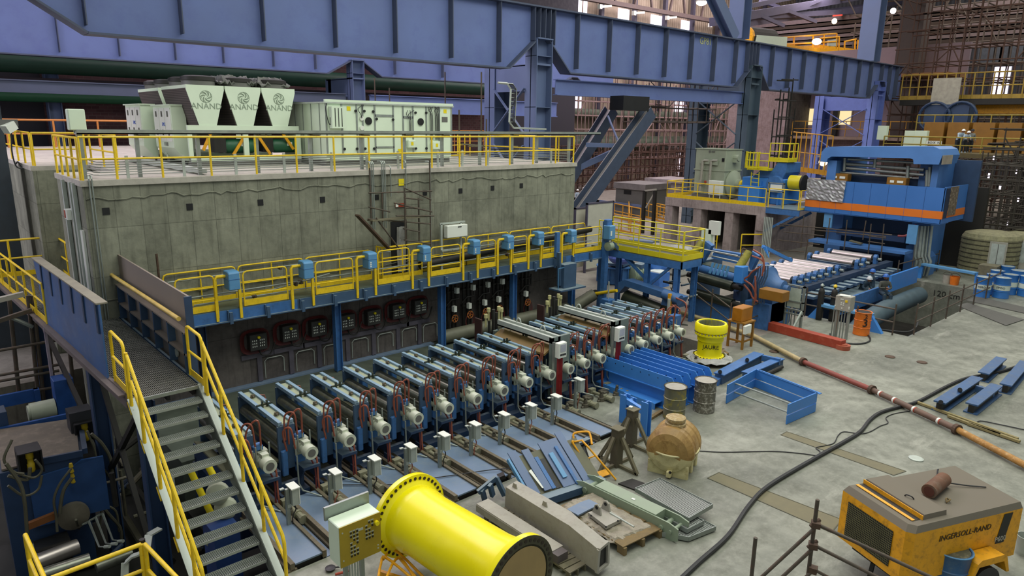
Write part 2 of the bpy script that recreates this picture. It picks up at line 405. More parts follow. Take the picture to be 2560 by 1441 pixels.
# rough casting joints and square tie pockets in the face of the wall
for k, (z0, zz) in enumerate(((5.62, .09), (3.02, .1))):
    jb = MB(); x = 3.45; pts = []
    while x < 20.4:
        pts.append((x, 19.34, z0+R.uniform(-zz, zz)*.7-(.5 if k == 1 and x < 0 else 0))); x += R.uniform(.12, .3)
    struct('trim_joint', jb.tube(pts, .018, 5), wallc)
for i, (hx, hy) in enumerate(((265, 528), (474, 517), (651, 506), (806, 499), (941, 493), (1062, 482), (1151, 477), (1231, 470), (1303, 464))):
    p = P(hx, hy, y=19.35); h = MB()
    h.bb(p.x-.08, p.x+.08, 19.335, 19.352, p.z-.09, p.z+.08)
    tag(put('tie_pocket', h, black), 'black square pocket left open in the concrete wall, the %s from the left corner' % ORD[i], 'wall pocket', 'square pockets along the concrete wall')
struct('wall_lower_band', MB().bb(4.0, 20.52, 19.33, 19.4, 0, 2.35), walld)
# walls of the hall behind
struct('wall_brick', MB().bb(8.3, 46, 56, 56.4, 0, 14), brickm)
struct('wall_corrugated', MB().bb(-14, 4.6, 56, 56.3, 7.1, 8.9).bb(-14, 5.2, 56, 56.3, 3.8, 6.4).bb(-14, 5.2, 56.0, 56.3, 1.5, 3.5), corrx)
struct('wall_dark', MB().bb(-16, 60, 57, 57.3, -1, 26), paint('dark_wall_panel', '#33313a', .8))
struct('wall_end', MB().bb(-16, -15.8, 9, 57, -2.6, 26), paint('far_left_sheet', '#5d5560', .8))
struct('wall_far', MB().bb(56, 120, 62, 62.4, 0, 34), corrb)
struct('wall_far_low', MB().bb(40, 62, 62, 62.4, 0, 9), paint('scaffold_backing', '#6a5248', .9, var=.3, scale=.8))
struct('wall_right', MB().bb(118, 118.4, -14, 62, 0, 34), corry)
struct('ceiling', MB().bb(58, 120, -12, 62, 33, 33.4), paint('dark_roof', '#3a342f', .8, var=.3, scale=.4))
# brown lower cladding panels on the wall_brick zone, with dark steel columns and green mains
for i, px in enumerate((395, 437)):
    a = P(px/ (1), 350, y=55.9)
def rowpipe(name, label, pts, r, mat, cat='pipe', group=None, n=14):
    return tag(put(name, MB().tube(pts, r, n), mat, smooth=True), label, cat, group)
a = P(0, 145, y=54); b = P(1240, 236, y=54)
rowpipe('water_main', 'large green main running under the far girder above the brick wall', [(-12, 54, a.z-.2), (46, 54, a.z-.2)], .62, greenp)
a = P(60, 240, y=54)
rowpipe('water_main', 'bright green main with a grey band crossing the brick wall below the big one', [(-12, 54, a.z), (40, 54, a.z)], .36, green)
struct('trim_1', MB().bb(-14, 46, 54.2, 54.8, a.z+.45, a.z+1.15), paint('dull_beam', '#4a4348', .8))
for i, (px, lab) in enumerate(((137, 'first'), (150, 'second'))):
    pass
def colx(px, py, y, w, d, z0, z1, mat, label, group):
    p = P(px, py, y=y); t = MB(); t.ibeam((p.x, y, z0), (p.x, y, z1), w, d, .06, V((1, 0, 0)))
    return tag(put('steel_column', t, mat), label, 'column', group)
colx(140, 300, 55.5, .8, .8, 0, 13, colm, 'dim blue column against the brick wall at far left', None)

# ---------------- crane girders on laced columns ----------------
def girder(Y, cols, x0, x1, zt, zb, zp, ys, stiff, mat, fl, label, s_out=2.0, nfl=4, depth=.9, name='crane_girder', top=True):
    t = thing(name, label, 'crane girder', (x0, Y, zb))
    poly = [(x0, zt)]; bot = []
    for c in cols:
        if c == 'L': bot += [(x0, 13.0), (1.4, 13.0), (5.6, zb)]; continue
        bot += [(c-s_out-.35, zb), (c-.35, zp), (c+.35, zp), (c+s_out+.05, zb)]
    bot = [q for q in bot if x0 <= q[0] <= x1]
    cols = [c for c in cols if c != 'L']
    if bot[0][1] == zb: bot = [(x0, zb)]+bot
    elif bot[0][1] != 13.0: bot = [(x0, zp)]+bot
    bot = bot+[(x1, bot[-1][1])]
    web = [(x, Y, z) for x, z in bot]+[(x1, Y, zt), (x0, Y, zt)]
    put('web', MB().prism(web, (0, .04, 0)), mat, t)
    m = MB()
    for (xa, za), (xb, zb2) in zip(bot, bot[1:]):
        if abs(xa-xb)+abs(za-zb2) < .05: continue
        m.bar((xa, Y+.02, za), (xb, Y+.02, zb2), .8, .07)
    put('bottom_flange', m, fl, t)
    put('top_flange', MB().bb(x0, x1, Y-.42, Y+.46, zt-.03, zt+.05), fl, t)
    for x in stiff:
        z0 = zb+.25
        for c in cols:
            if c-s_out-.35 < x < c+s_out: z0 = max(z0, zp-(abs(x-c)-.35)/s_out*(zp-zb)+.1)
        z0 = min(z0, zp+.05)
        put('stiffener', MB().bb(x-.02, x+.02, Y-.36, Y+.01, z0, zt-.02), fl, t)
    return t
def topx(px):  # x of the girder's top edge seen at a pixel column
    return P(px, 13+.168*(px-1330) if px > 1330 else max(0, 75+.0865*(px-220)), y=27.64).x
st = [P(px, 60+.0865*(px-220), y=27.64).x for px in (218, 460, 665, 845, 995, 1134, 1253)]
st += [topx(px) for px in (1340, 1353, 1366, 1379, 1390, 1451, 1532, 1603, 1673, 1607+130, 1794, 1848, 1877, 1885, 1893, 1901, 1939, 1982, 2018, 2056, 2089, 2122, 2156, 2185, 2212, 2232, 2250)]
g1 = girder(28, ['L', 26.6, 47.9, 70.3], -9, 75.5, 13.42, 10.28, 11.9, None, st, girderm, girderd, 'huge blue crane girder with stiffener ribs crossing above the hall')
p = P(1763, 105, y=27.97)
text_mesh('chalk_mark', 'GP8\u2193' if False else 'GP81', .62, plane_M(P(1764, 104, y=27.985), (1, 0, 0), (0, 0, 1)), paint('chalk', '#c7c98a', .8), g1, .004)
st2 = [P(px, 120, y=47.6).x for px in (150, 300, 440, 560, 685, 790, 990, 1110)]
girder(48, [3.2-1, 26.9, 50], -12, 56, 15.0, 10.88, 11.95, None, st2, girderm, girderd, 'dim blue crane girder far behind with green main below', nfl=2)
def laced(X, Y, ztop, label, z0=0, w=1.0, gap=3.4, mat=colm, dark_front=None):
    t = thing('laced_column', label, 'column', (X, Y, z0), group='laced steel columns')
    for k, y in enumerate((Y, Y+gap)):
        m = MB(); zt = ztop if k == 0 else ztop-1.2
        m.bb(X-w/2, X-w/2+.05, y-.45, y+.45, z0, zt); m.bb(X+w/2-.05, X+w/2, y-.45, y+.45, z0, zt); m.bb(X-w/2, X+w/2, y-.03, y+.03, z0, zt)
        z = z0+.6
        while z < zt: m.bb(X-w/2, X+w/2, y-.42, y+.42, z, z+.03); z += 2.6
        put('leg', m, mat, t)
    for z in range(int(z0)+1, int(ztop)-3, 3):
        for xx in (X-w/2-.02,):
            put('lacing_bar', MB().bar((xx, Y+.4, z), (xx, Y+gap-.4, z+2.4), .05, .16, V((1, 0, 0))), mat, t)
            put('lacing_bar', MB().bar((xx-.06, Y+gap-.4, z), (xx-.06, Y+.4, z+2.4), .05, .16, V((1, 0, 0))), mat, t)
    put('cap_plate', MB().bb(X-.55, X+.55, Y-.5, Y+.5, ztop, ztop+.06), mat, t)
    put('head', MB().bb(X-.5, X+.5, Y-.4, Y+gap+.3, ztop-1.3, ztop-1.2).bb(X-.5, X-.44, Y+.4, Y+gap, ztop-2.6, ztop-1.25).bb(X+.44, X+.5, Y+.4, Y+gap, ztop-2.6, ztop-1.25), mat, t)
    return t
colg = paint('grey_green_column', '#4a5a68', .6, var=.1)
colbr = paint('bright_column_blue', '#6a7cc0', .55, var=.1)
laced(26.6, 28, 11.84, 'laced blue column standing just past the right end of the concrete building', mat=colm, w=1.15)
laced(47.9, 28, 11.84, 'laced dark grey-green column behind the grey motor house', mat=colg, w=1.5, gap=4.2)
laced(70.3, 28, 11.84, 'laced bright blue column at the far end of the big girder', mat=colbr, w=1.7, gap=5)
laced(26.9, 48, 11.9, 'dim laced column under the far girder above the white air handler', mat=colm)
# tie beams between the columns
tag(put('tie_beam', MB().ibeam(P(1388, 218, y=28.2), (47.2, 28.2, P(1850, 245, y=28.2).z), .35, .85, .05), girderm), 'blue tie beam between the two laced columns under the girder', 'beam')
tag(put('tie_beam', MB().ibeam((28, 48, 8.9), (48, 48, 8.9), .35, 1.3, .06), girderm), 'dim blue tie beam of the far row behind the air handler', 'beam')
tag(put('tie_beam', MB().ibeam((5, 48, 9.2), (26, 48, 9.2), .3, .7, .06), girderd), 'dim horizontal beam behind the condenser rows', 'beam')
# far left column close to the edge of the frame
pc = P(40, 530, y=27.6)
tag(put('near_column', MB().bb(pc.x-1.9, pc.x, 27.6, 28.7, 0, P(0, 195, y=27.6).z+.2).bb(pc.x-1.9, pc.x-.5, 27.6, 28.7, 9, 13.3), paint('slate_column', '#333d48', .6)), 'dark slate-blue steel column cut by the left edge of the frame', 'column')
# raking props right of the building
def rake(a, b, w, h, label):
    t = thing('raking_strut', label, 'strut', b, group=None)
    put('beam', MB().ibeam(a, b, w, h, .05, V((0, 1, 0))), dusty('strut_%d' % len(MATS), '#3e4a60', '#a39a96', .9), t)
    return t
r1 = rake(P(1528, 275, y=30), P(1300, 640, y=30), .7, .7, 'upper left raking steel strut leaning behind the building corner')
r2 = rake(P(1622, 280, y=27), P(1415, 570, y=27), .8, .7, 'large raking steel strut passing in front of the grey machine house')
put('stub', MB().bb(P(1545, 255, y=27).x, P(1610, 255, y=27).x, 26.6, 27.6, P(1560, 276, y=27).z, P(1560, 240, y=27).z), black, r2)
tag(put('cross_tie', MB().bar(P(1465, 362, y=29), P(1560, 365, y=27.4), .2, .25), colm), 'horizontal blue tie joining the two raking struts', 'strut')
tag(put('cross_tie', MB().bar(P(1520, 290, y=29.5), P(1553, 372, y=27.4), .09, .09), colm), 'thin diagonal tie between the two raking struts', 'strut')
tag(put('cross_tie', MB().bar(P(1435, 425, y=30), P(1545, 375, y=28.5), .3, .35), colm), 'blue diagonal brace running behind the front raking strut', 'strut')
# ---------------- on the roof of the electrical building ----------------
ZR = 6.05
def xy(px, y=19.42): return P(px, 440, y=y).x
posts = [3.45]+[P(p, 430, y=19.42).x for p in (292, 407, 529, 642, 743, 837, 924, 1006, 1080, 1149, 1215, 1274, 1332, 1388)]+[20.45]
t = thing('guardrail', 'long yellow guardrail along the front edge of the concrete roof', 'guardrail', (3.45, 19.42, ZR), group='yellow guardrails on the roof')
put('top_rail', MB().tube([(3.45, 19.42, ZR+1.02), (20.45, 19.42, ZR+1.02)], .028, 8), yellowf if 0 else yellow, t, smooth=True)
put('mid_rail', MB().tube([(3.45, 19.42, ZR+.5), (20.45, 19.42, ZR+.5)], .024, 8), yellow, t, smooth=True)
for x in posts: put('post', MB().cyl((x, 19.42, ZR), (x, 19.42, ZR+1.02), .03, n=8), yellow, t, smooth=True)
guardrail('short yellow guardrail along the left side of the roof near the front corner', [(3.42, 19.5, ZR), (3.42, 22.5, ZR)], 1.0, 4, kick=0, r=.03)
guardrail('yellow guardrail on the inner edge of the roof notch', [(4.95, 22.7, ZR), (4.95, 26.1, ZR)], 1.0, 2, kick=0, r=.03)
guardrail('yellow guardrail on the rear roof block facing the notch', [(3.4, 26.1, ZR), (4.8, 26.1, ZR)], 1.0, 1, kick=0, r=.03)
guardrail('yellow guardrail along the left side of the rear roof block', [(3.38, 26.3, ZR), (3.38, 34, ZR)], 1.0, 5, kick=0, r=.03)
oldy = paint('faded_orange_yellow', '#c9803a', .55, var=.15)
guardrail('faded orange guardrail far back on the roof against the brick wall', [(2.6, 42.5, ZR), (12.5, 42.5, ZR)], 1.35, 5, kick=0, r=.05, mat=oldy)
guardrail('guardrail along the right edge of the roof behind the pipe bank', [(20.4, 20.2, ZR), (20.4, 26, ZR)], 1.0, 4, kick=0, mat=yellow)
guardrail('yellow guardrail behind the air handler at the right end of the roof', [(16.9, 24.5, ZR), (20.4, 26.4, ZR)], 1.0, 5, kick=.1, mat=yellow)
guardrail('orange guardrail standing beyond the rear right part of the roof', [(18.5, 30, ZR), (24.5, 30, ZR)], 1.1, 6, kick=0, mat=oldy)
# pipe bank along the edge with galvanised brackets
t = thing('conduit_bank', 'bank of thin grey conduits running along the roof edge', 'pipes', (3.6, 19.62, ZR))
for k in range(7):
    z = ZR+.1+k*.062
    put('conduit', MB().tube([(3.75+.02*k, 20.6, z), (3.75+.02*k, 19.75, z), (3.85+.02*k, 19.62, z), (20.3, 19.62, z)], .011, 5), galv, t)
for x in [P(p, 430, y=19.6).x for p in (319, 460, 590, 711, 829, 917, 995, 1094, 1155, 1219, 1376)]:
    put('bracket', MB().bb(x-.035, x+.035, 19.56, 19.6, ZR, ZR+.56), galvl, t)
t = thing('cable_tray', 'long galvanised cable tray raised on posts above the roof guardrail', 'cable tray', (3.5, 19.9, ZR))
put('tray', MB().bb(3.5, 22.4, 19.75, 20.1, 7.13, 7.16).bb(3.5, 22.4, 19.75, 19.77, 7.13, 7.24).bb(3.5, 22.4, 20.08, 20.1, 7.13, 7.24), galv, t)
for x in [P(p, 400, y=19.95).x for p in (346, 497, 643, 776, 903, 1010, 1104, 1198, 1278, 1340, 1420)]:
    put('post', MB().bb(x-.045, x+.045, 19.88, 19.97, ZR, 7.13), galv, t); put('arm', MB().bb(x, x+.3, 19.86, 20.0, 7.05, 7.12), greyd, t)
x = P(205, 400, y=19.9).x
t = thing('marker_post', 'grey post with a tall pale box on top at the roof corner', 'post box', (x, 19.9, ZR))
put('post', MB().bb(x-.06, x+.06, 19.84, 19.96, ZR, 7.25), galv, t); put('housing', MB().bb(x-.2, x+.16, 19.75, 20.05, 7.22, 7.72), mint, t, bevel=.02)
# condenser units
def vunit(y0, x0, n, dp, label, logo=True, wrap=(0,)):
    """three V shaped coil modules on a frame; x0 is the left top corner"""
    W, zt, zm, zb = 1.2, 8.58, 7.34, ZR
    t = thing('condenser_unit', label, 'air conditioner', (x0, y0, zb), group='roof condensers')
    for k in range(n):
        a = x0+W*k; e = t
        put('end_panel', MB().prism([(a+.02, y0, zt), (a+W-.02, y0, zt), (a+W-.02, y0, zt-.14), (a+W-.33, y0, zm), (a+.33, y0, zm), (a+.02, y0, zt-.14)], (0, .05, 0)), mint, t)
        put('coil', MB().hexa([(a+.3, y0+.05, zm), (a+.36, y0+.05, zm), (a+.36, y0+dp, zm), (a+.3, y0+dp, zm)], [(a+.02, y0+.05, zt-.1), (a+.08, y0+.05, zt-.1), (a+.08, y0+dp, zt-.1), (a+.02, y0+dp, zt-.1)]), coilm, t)
        put('coil', MB().hexa([(a+W-.36, y0+.05, zm), (a+W-.3, y0+.05, zm), (a+W-.3, y0+dp, zm), (a+W-.36, y0+dp, zm)], [(a+W-.08, y0+.05, zt-.1), (a+W-.02, y0+.05, zt-.1), (a+W-.02, y0+dp, zt-.1), (a+W-.08, y0+dp, zt-.1)]), coilm, t)
        put('top_pan', MB().bb(a+.02, a+W-.02, y0+.05, y0+dp, zt-.1, zt), mint, t)
        fr = MB()
        for s, s2 in ((.02, .33), (W-.06, W-.37)):
            for yy in (y0+dp-.06, y0+dp/2): fr.bar((a+s+.02, yy, zt), (a+s2, yy, zm), .05, .05)
        put('frame', fr, mint, t)
        for yy in ((y0+.62, y0+1.9) if dp > 2 else (y0+.6,)):
            put('fan_cowl', MB().lathe([(.5, 0), (.5, .2), (.47, .2), (.47, .02), (.0001, .02)], (a+W/2, yy, zt), n=20), greyd, t, smooth=True)
            put('fan_cover', MB().lathe([(.51, .14), (.53, .16), (.52, .27), (.4, .31), (.0001, .3)], (a+W/2, yy, zt), n=20), dark, t, smooth=True)
        if logo:
            M = plane_M((a+W/2, y0-.005, 7.93), (1, 0, 0), (0, 0, 1)); lm = MATS.get('logo_grey') or paint('logo_grey', '#8fa08c', .5)
            text_mesh('lettering', 'ANAND', .26, M, lm, t, .003)
            c = V((a+W/2, y0-.008, 8.23)); em = MB()
            for q in range(6):
                th = q*PI/3; pts = [c+V((math.cos(th+u*1.2), 0, math.sin(th+u*1.2)))*(.04+.14*u) for u in [i/6 for i in range(7)]]
                em.tube(pts, .008, 4); em.tube([c+V((math.cos(th+.5+u*1.1), 0, math.sin(th+.5+u*1.1)))*(.07+.11*u) for u in [i/6 for i in range(7)]], .006, 4)
            em.tube([c+V((math.cos(i*PI/12), 0, math.sin(i*PI/12)))*.185 for i in range(25)], .006, 4)
            put('emblem', em, lm, t)
    fr = MB(); fr.bb(x0-.05, x0+W*n+.05, y0-.02, y0+.1, zm-.2, zm).bb(x0-.05, x0+W*n+.05, y0+dp-.1, y0+dp, zm-.2, zm)
    for xx in (x0-.04, x0+W*n/2-.1, x0+W*n-.06):
        for yy in (y0, y0+dp-.12): fr.bb(xx, xx+.12 if xx < x0 else xx+.17, yy, yy+.1, zb+.3, zm-.2)
    put('stand', fr, mint, t)
    put('skid', MB().bb(x0, x0+W*n+.1, y0, y0+.12, zb+.16, zb+.32).bb(x0, x0+W*n+.1, y0+dp-.12, y0+dp, zb+.16, zb+.32), mint, t)
    put('plinth', MB().bb(x0, x0+W*n+.1, y0+.02, y0+.3, zb, zb+.16).bb(x0, x0+W*n+.1, y0+dp-.3, y0+dp, zb, zb+.16), greyd, t)
    return t
XA = P(462, 209, y=23.6).x
va = vunit(23.6, XA, 3, 2.6, 'front condenser with three white V-shaped modules in a row')
vunit(26.9, XA+.1, 3, 2.6, 'rear condenser whose modules show left of the front row', logo=True)
for i, xx in enumerate((XA+1.15, XA+2.75)):
    put('compressor', MB().lathe([(.01, 0), (.2, .02), (.24, .1), (.24, .95), (.19, 1.02), (.01, 1.04)], (xx, 23.95, ZR+.62), (1, 0, 0), 18), green, va, smooth=True)
    put('compressor_head', MB().bb(xx-.35, xx+.02, 23.75, 24.15, ZR+.42, ZR+.98), dark, va)
    put('nameplate', MB().bb(xx+.5, xx+.68, 23.7, 23.72, ZR+.62, ZR+.74), white, va)
for a, b in (((XA+1.9, 1.15), (XA+1.35, .35)), ((XA+2.1, 1.15), (XA+2.6, .35)), ((XA+2.95, 1.25), (XA+3.45, .5)), ((XA+.75, 1.2), (XA+.4, .5))):
    put('brace', MB().bar((a[0], 23.66, ZR+a[1]), (b[0], 23.66, ZR+b[1]), .05, .09), orangeY, va)
# dark tarpaulin over two fan cowls
def lump(pts_fn, nx, ny, th):
    m = MB(); g = [[pts_fn(i/nx, j/ny) for j in range(ny+1)] for i in range(nx+1)]
    vs = [p for r_ in g for p in r_]+[p-V((0, 0, th)) for r_ in g for p in r_]; n = (nx+1)*(ny+1)
    fs = []
    for i in range(nx):
        for j in range(ny):
            a = i*(ny+1)+j; fs += [(a, a+ny+1, a+ny+2, a+1), (n+a, n+a+1, n+a+ny+2, n+a+ny+1)]
    for i in range(nx): a = i*(ny+1); b = a+ny; fs += [(a, n+a, n+a+ny+1, a+ny+1), (b, b+ny+1, n+b+ny+1, n+b)]
    for j in range(ny): a = j; b = nx*(ny+1)+j; fs += [(a, a+1, n+a+1, n+a), (b, n+b, n+b+1, b+1)]
    return m.add(vs, fs)
rr = random.Random(3)
for k, lab in ((1, 'crumpled grey cover thrown over the middle condenser fans'), (2, 'crumpled grey cover over the right condenser fans')):
    def fn(u, v, k=k): 
        e = min(u, 1-u, v, 1-v)
        return V((XA+1.2*k-.05+u*1.15, 23.75+v*1.6, 8.62+(.27 if e > .12 else .1)+rr.uniform(-.06, .09)))
    tag(put('fan_wrap', lump(fn, 16, 12, .05), bag), lab, 'tarpaulin', 'crumpled covers on the condenser')
# electrical cabinets with sloped bases
def cab(px0, px1, px2, pyt, y, label):
    a = P(px1, pyt, y=y); b = P(px2, pyt, y=y); x0, x1 = a.x, b.x; zt = a.z; dy = 2.0
    t = thing('switch_cabinet', label, 'cabinet', (x0, y, ZR), group='pale cabinets at the left of the roof')
    put('body', MB().bb(x0, x1, y, y+dy, ZR+.55, zt), mint, t)
    put('hood', MB().bb(x0-.06, x1+.03, y-.05, y+dy+.05, zt, zt+.04), mint, t)
    put('sloped_base', MB().prism([(x0, y, ZR+.55), (x1, y, ZR+.55), (x1, y, ZR+.12), (x0+.35, y, ZR+.12)], (0, dy, 0)), mint, t)
    for i in range(3): put('door', MB().bb(x0-.02, x0-.001, y+.08+i*.63, y+.66+i*.63, ZR+.75, zt-.08), white, t)
    hm = MB()
    for i in range(3):
        for z in (zt-.35, zt-.95): hm.bb(x0-.05, x0-.02, y+.3+i*.63, y+.36+i*.63, z, z+.18)
    put('handles', hm, greyd, t)
    put('vents', MB().bb(x0-.03, x0-.02, y+.6, y+.64, ZR+.6, ZR+.72).bb(x0-.03, x0-.02, y+.75, y+.79, ZR+.6, ZR+.72).bb(x0-.03, x0-.02, y+.9, y+.94, ZR+.6, ZR+.72), greyd, t)
    text_mesh('logo', 'EMC', .17, plane_M((x0-.024, y+.85, zt-.6), (0, -1, 0), (0, 0, 1)), MATS.get('logo_blue') or paint('logo_blue', '#3a5fc0', .4), t, .003)
    put('feet', MB().bb(x0+.4, x1-.05, y+.1, y+.3, ZR, ZR+.12).bb(x0+.4, x1-.05, y+dy-.3, y+dy-.1, ZR, ZR+.12), dark, t)
cab(369, 426, 462, 264, 24.6, 'right pale cabinet with a blue logo beside the front condenser')
cab(300, 350, 384, 262, 26.9, 'left pale cabinet with a blue logo at the back of the roof')
# air handling unit
y0 = 21.9; xa, xb = P(814, 300, y=y0).x, P(1129, 300, y=y0).x; zt = 8.1
t = thing('air_handler', 'long white air handling unit with door panels and round portholes', 'air conditioner', (xa, y0, ZR))
put('body', MB().bb(xa, xb, y0, y0+3.4, ZR+.35, zt), mint, t)
put('roof', MB().bb(xa-.1, xb+.06, y0-.06, y0+3.5, zt, zt+.05), galvl, t)
put('roof_channel', MB().bb(xa, xb+.05, y0-.04, y0+.08, zt+.05, zt+.13), mint, t)
put('skid', MB().bb(xa, xb, y0+.05, y0+3.35, ZR+.18, ZR+.35), mint, t)
put('plinth', MB().bb(xa+.02, xb-.02, y0+.12, y0+3.3, ZR, ZR+.18), greyd, t)
def ax(zx): return P(720+zx*.1953, 330, y=y0).x
mm = MB()
for zx in (495, 695, 885, 960, 1115, 1350, 1475, 1600, 1770, 1935, 2090): mm.bb(ax(zx)-.03, ax(zx)+.03, y0-.02, y0, ZR+.36, zt)
mm.bb(ax(1115), ax(1350), y0-.02, y0, 7.7, 7.78).bb(ax(1475), ax(1600), y0-.02, y0, 7.66, 7.74).bb(ax(1115), ax(1350), y0-.02, y0, 6.62, 6.68)
for k in range(5): mm.bb(xa-.02, xa, y0+.4+k*.62, y0+.43+k*.62, ZR+.36, zt)
put('mullions', mm, galv, t)
for zx in (1032, 1697):
    c = V((ax(zx), y0-.001, 7.55)); put('porthole', MB().cyl(c, c-V((0, .04, 0)), .13, n=18), black, t, smooth=True)
for zx, zy in ((712, 395), (862, 397), (972, 400), (1086, 405), (720, 885), (880, 882), (985, 880), (1100, 880), (1628, 420), (1765, 422), (1633, 878), (1768, 876), (1130, 500), (1340, 508)):
    p = P(720+zx*.1953, 200+zy*.1953, y=y0); put('latch', MB().cyl(p, p-V((0, .05, 0)), .045, n=8), black, t)
lv = MB().bb(ax(530), ax(710), y0-.24, y0-.001, 7.3, 8.0)
put('louvre_box', lv, mint, t); sl = MB()
for k in range(3): x = ax(570+k*42); sl.bb(x-.012, x+.012, y0-.25, y0-.24, 7.35, 7.95)
put('louvre_slots', sl, black, t)
for zx, zy, w in ((1560, 825, .17), (1875, 845, .2)):
    p = P(720+zx*.1953, 200+zy*.1953, y=y0); put('junction_box', MB().bb(p.x-w, p.x+w, y0-.16, y0-.001, p.z-.13, p.z+.17), mint, t, bevel=.03)
    put('warning_label', MB().bb(p.x-.05, p.x+.05, y0-.168, y0-.16, p.z-.03, p.z+.09), yellowf, t)
for zx, zy in ((775, 370), (2010, 405), (1428, 912)):
    p = P(720+zx*.1953, 200+zy*.1953, y=y0); put('warning_label', MB().bb(p.x-.07, p.x+.07, y0-.008, y0-.001, p.z-.06, p.z+.08), yellowf, t)
p = P(720+2005*.1953, 200+508*.1953, y=y0); put('display', MB().bb(p.x-.13, p.x+.13, y0-.012, y0-.001, p.z-.09, p.z+.1), greyd, t)
for zx, z0, z1, n in ((1545, 7.15, 7.95, 3), (1810, 6.9, 8.12, 4), (1875, 6.9, 8.12, 6), (930, 7.65, 8.1, 2)):
    c = MB()
    for k in range(n):
        x = ax(zx)+k*.035; c.tube(arc([(x, y0-.07, z0), (x, y0-.07, z1-.35), (x+R.uniform(-.12, .12), y0-.06, z1-.15), (x+R.uniform(-.15, .15), y0-.05, z1)], 4), .011, 5)
    put('cable_bunch', c, rubber, t)
for zx, zy in ((938, 490), (942, 615)):
    p = P(720+zx*.1953, 200+zy*.1953, y=y0); put('gauge', MB().cyl(p, p-V((0, .05, 0)), .08, n=14), white, t)
put('hanging_cable', MB().tube(arc([(xa+.02, y0-.1, 8.1), (xa-.03, y0-.1, 7.9), (xa+.05, y0-.1, 7.5), (xa+.12, y0-.1, 7.42), (xa+.12, y0-.1, 7.65)]), .016, 6), rubber, t)
# channels lying on the roof, odd boards and poles at the right end
tag(put('steel_channel', MB().bar(P(330, 398, z=ZR+.1), P(507, 428, z=ZR+.1), .22, .12), galvl), 'pale steel channel lying on the roof left of the condenser', 'steel channel')
for i, (a, b) in enumerate((((1150, 360), (1320, 372)), ((1175, 366), (1290, 366)), ((1200, 372), (1350, 376)))):
    tag(put('scaffold_board', MB().bar(P(*a, y=25+i*.5), P(*b, y=25.3+i*.5), .3, .05), woodg), 'weathered board in the rail corner at the right of the roof, %s one' % ('upper', 'middle', 'lower')[i], 'board', 'loose boards behind the air handler')
for i, (px, pb, pt, y) in enumerate(((1114, 370, 180, 30), (1026+177, 335, 180, 26), (938, 250, 195, 36), (974, 250, 220, 36), (1148, 340, 275, 24.5), (1216, 330, 298, 25))):
    a = P(px, pb, y=y); b = P(px, pt, y=y)
    tag(put('scaffold_tube', MB().cyl((a.x, y, 0 if a.x > 20.4 else ZR), (a.x, y, b.z), .035, n=8), scafm), 'upright scaffold tube behind the roof, %s' % ('tall one right of the air handler', 'tallest one at the right end', 'short one above the air handler at left', 'short one above the air handler at right', 'stub by the orange rails', 'stub left of the cable ladder')[i], 'scaffold tube', 'upright tubes at the back of the roof')
# bent cable ladder beside the laced column
t = thing('cable_ladder', 'pale bent cable ladder with black cables rising beside the laced column', 'cable tray', P(1285, 325, y=24))
pth = [P(1245, 207, y=24), P(1268, 209, y=24), P(1277, 223, y=24), P(1273, 305, y=24), P(1284, 320, y=24), P(1365, 323, y=24)]
off = V((.42, .1, 0))
put('side_rail', MB().tube(pth, .05, 4), galvl, t); put('side_rail', MB().tube([p+off for p in pth[:5]]+[pth[5]+V((0, .3, 0))], .035, 4), galvl, t)
c = MB()
for k in range(5): c.tube([p+V((.08+.07*k, .05, 0)) for p in pth[1:5]], .018, 5)
put('cables', c, rubber, t)
r_ = MB()
for k in range(9): a = pth[2].lerp(pth[3], k/8); r_.bar(a, a+off, .03, .03)
put('rungs', r_, galv, t)
# conduits that drop down the wall
def drop(pxs, y, zt, zb, label, r=.018):
    t = thing('wall_conduits', label, 'pipes', (P(pxs[0], 450, y=y).x, y, zb), group='conduits dropping down the concrete wall')
    for p in pxs:
        x = P(p, 450, y=y).x; put('conduit', MB().tube([(x, y+.25, zt+.06), (x, y+.04, zt+.06), (x, y, zt), (x, y, zb)], r, 6), galv, t)
drop((222, 229), 19.27, 6.1, 2.4, 'pair of grey conduits down the left end of the concrete wall')
drop((926, 930, 934), 19.27, 6.25, 4.2, 'three grey conduits running down into the left of the scaffold')
drop((955, 959, 963), 19.27, 6.25, 4.2, 'three grey conduits running down into the right of the scaffold')
drop((1015,), 19.27, 6.25, 5.4, 'single thin conduit right of the yellow wall sticker')
drop((977,), 19.27, 6.1, 5.2, 'single brownish conduit left of the yellow wall sticker')
drop((1075,), 19.2, 6.2, 3.3, 'brown scaffold-coloured pipe down the wall at the right of the scaffold', .03)
p = P(1003, 455, y=19.34); tag(put('wall_sticker', MB().bb(p.x-.1, p.x+.1, 19.325, 19.345, p.z-.12, p.z+.1), yellowf), 'small yellow sticker high on the concrete wall', 'sticker')
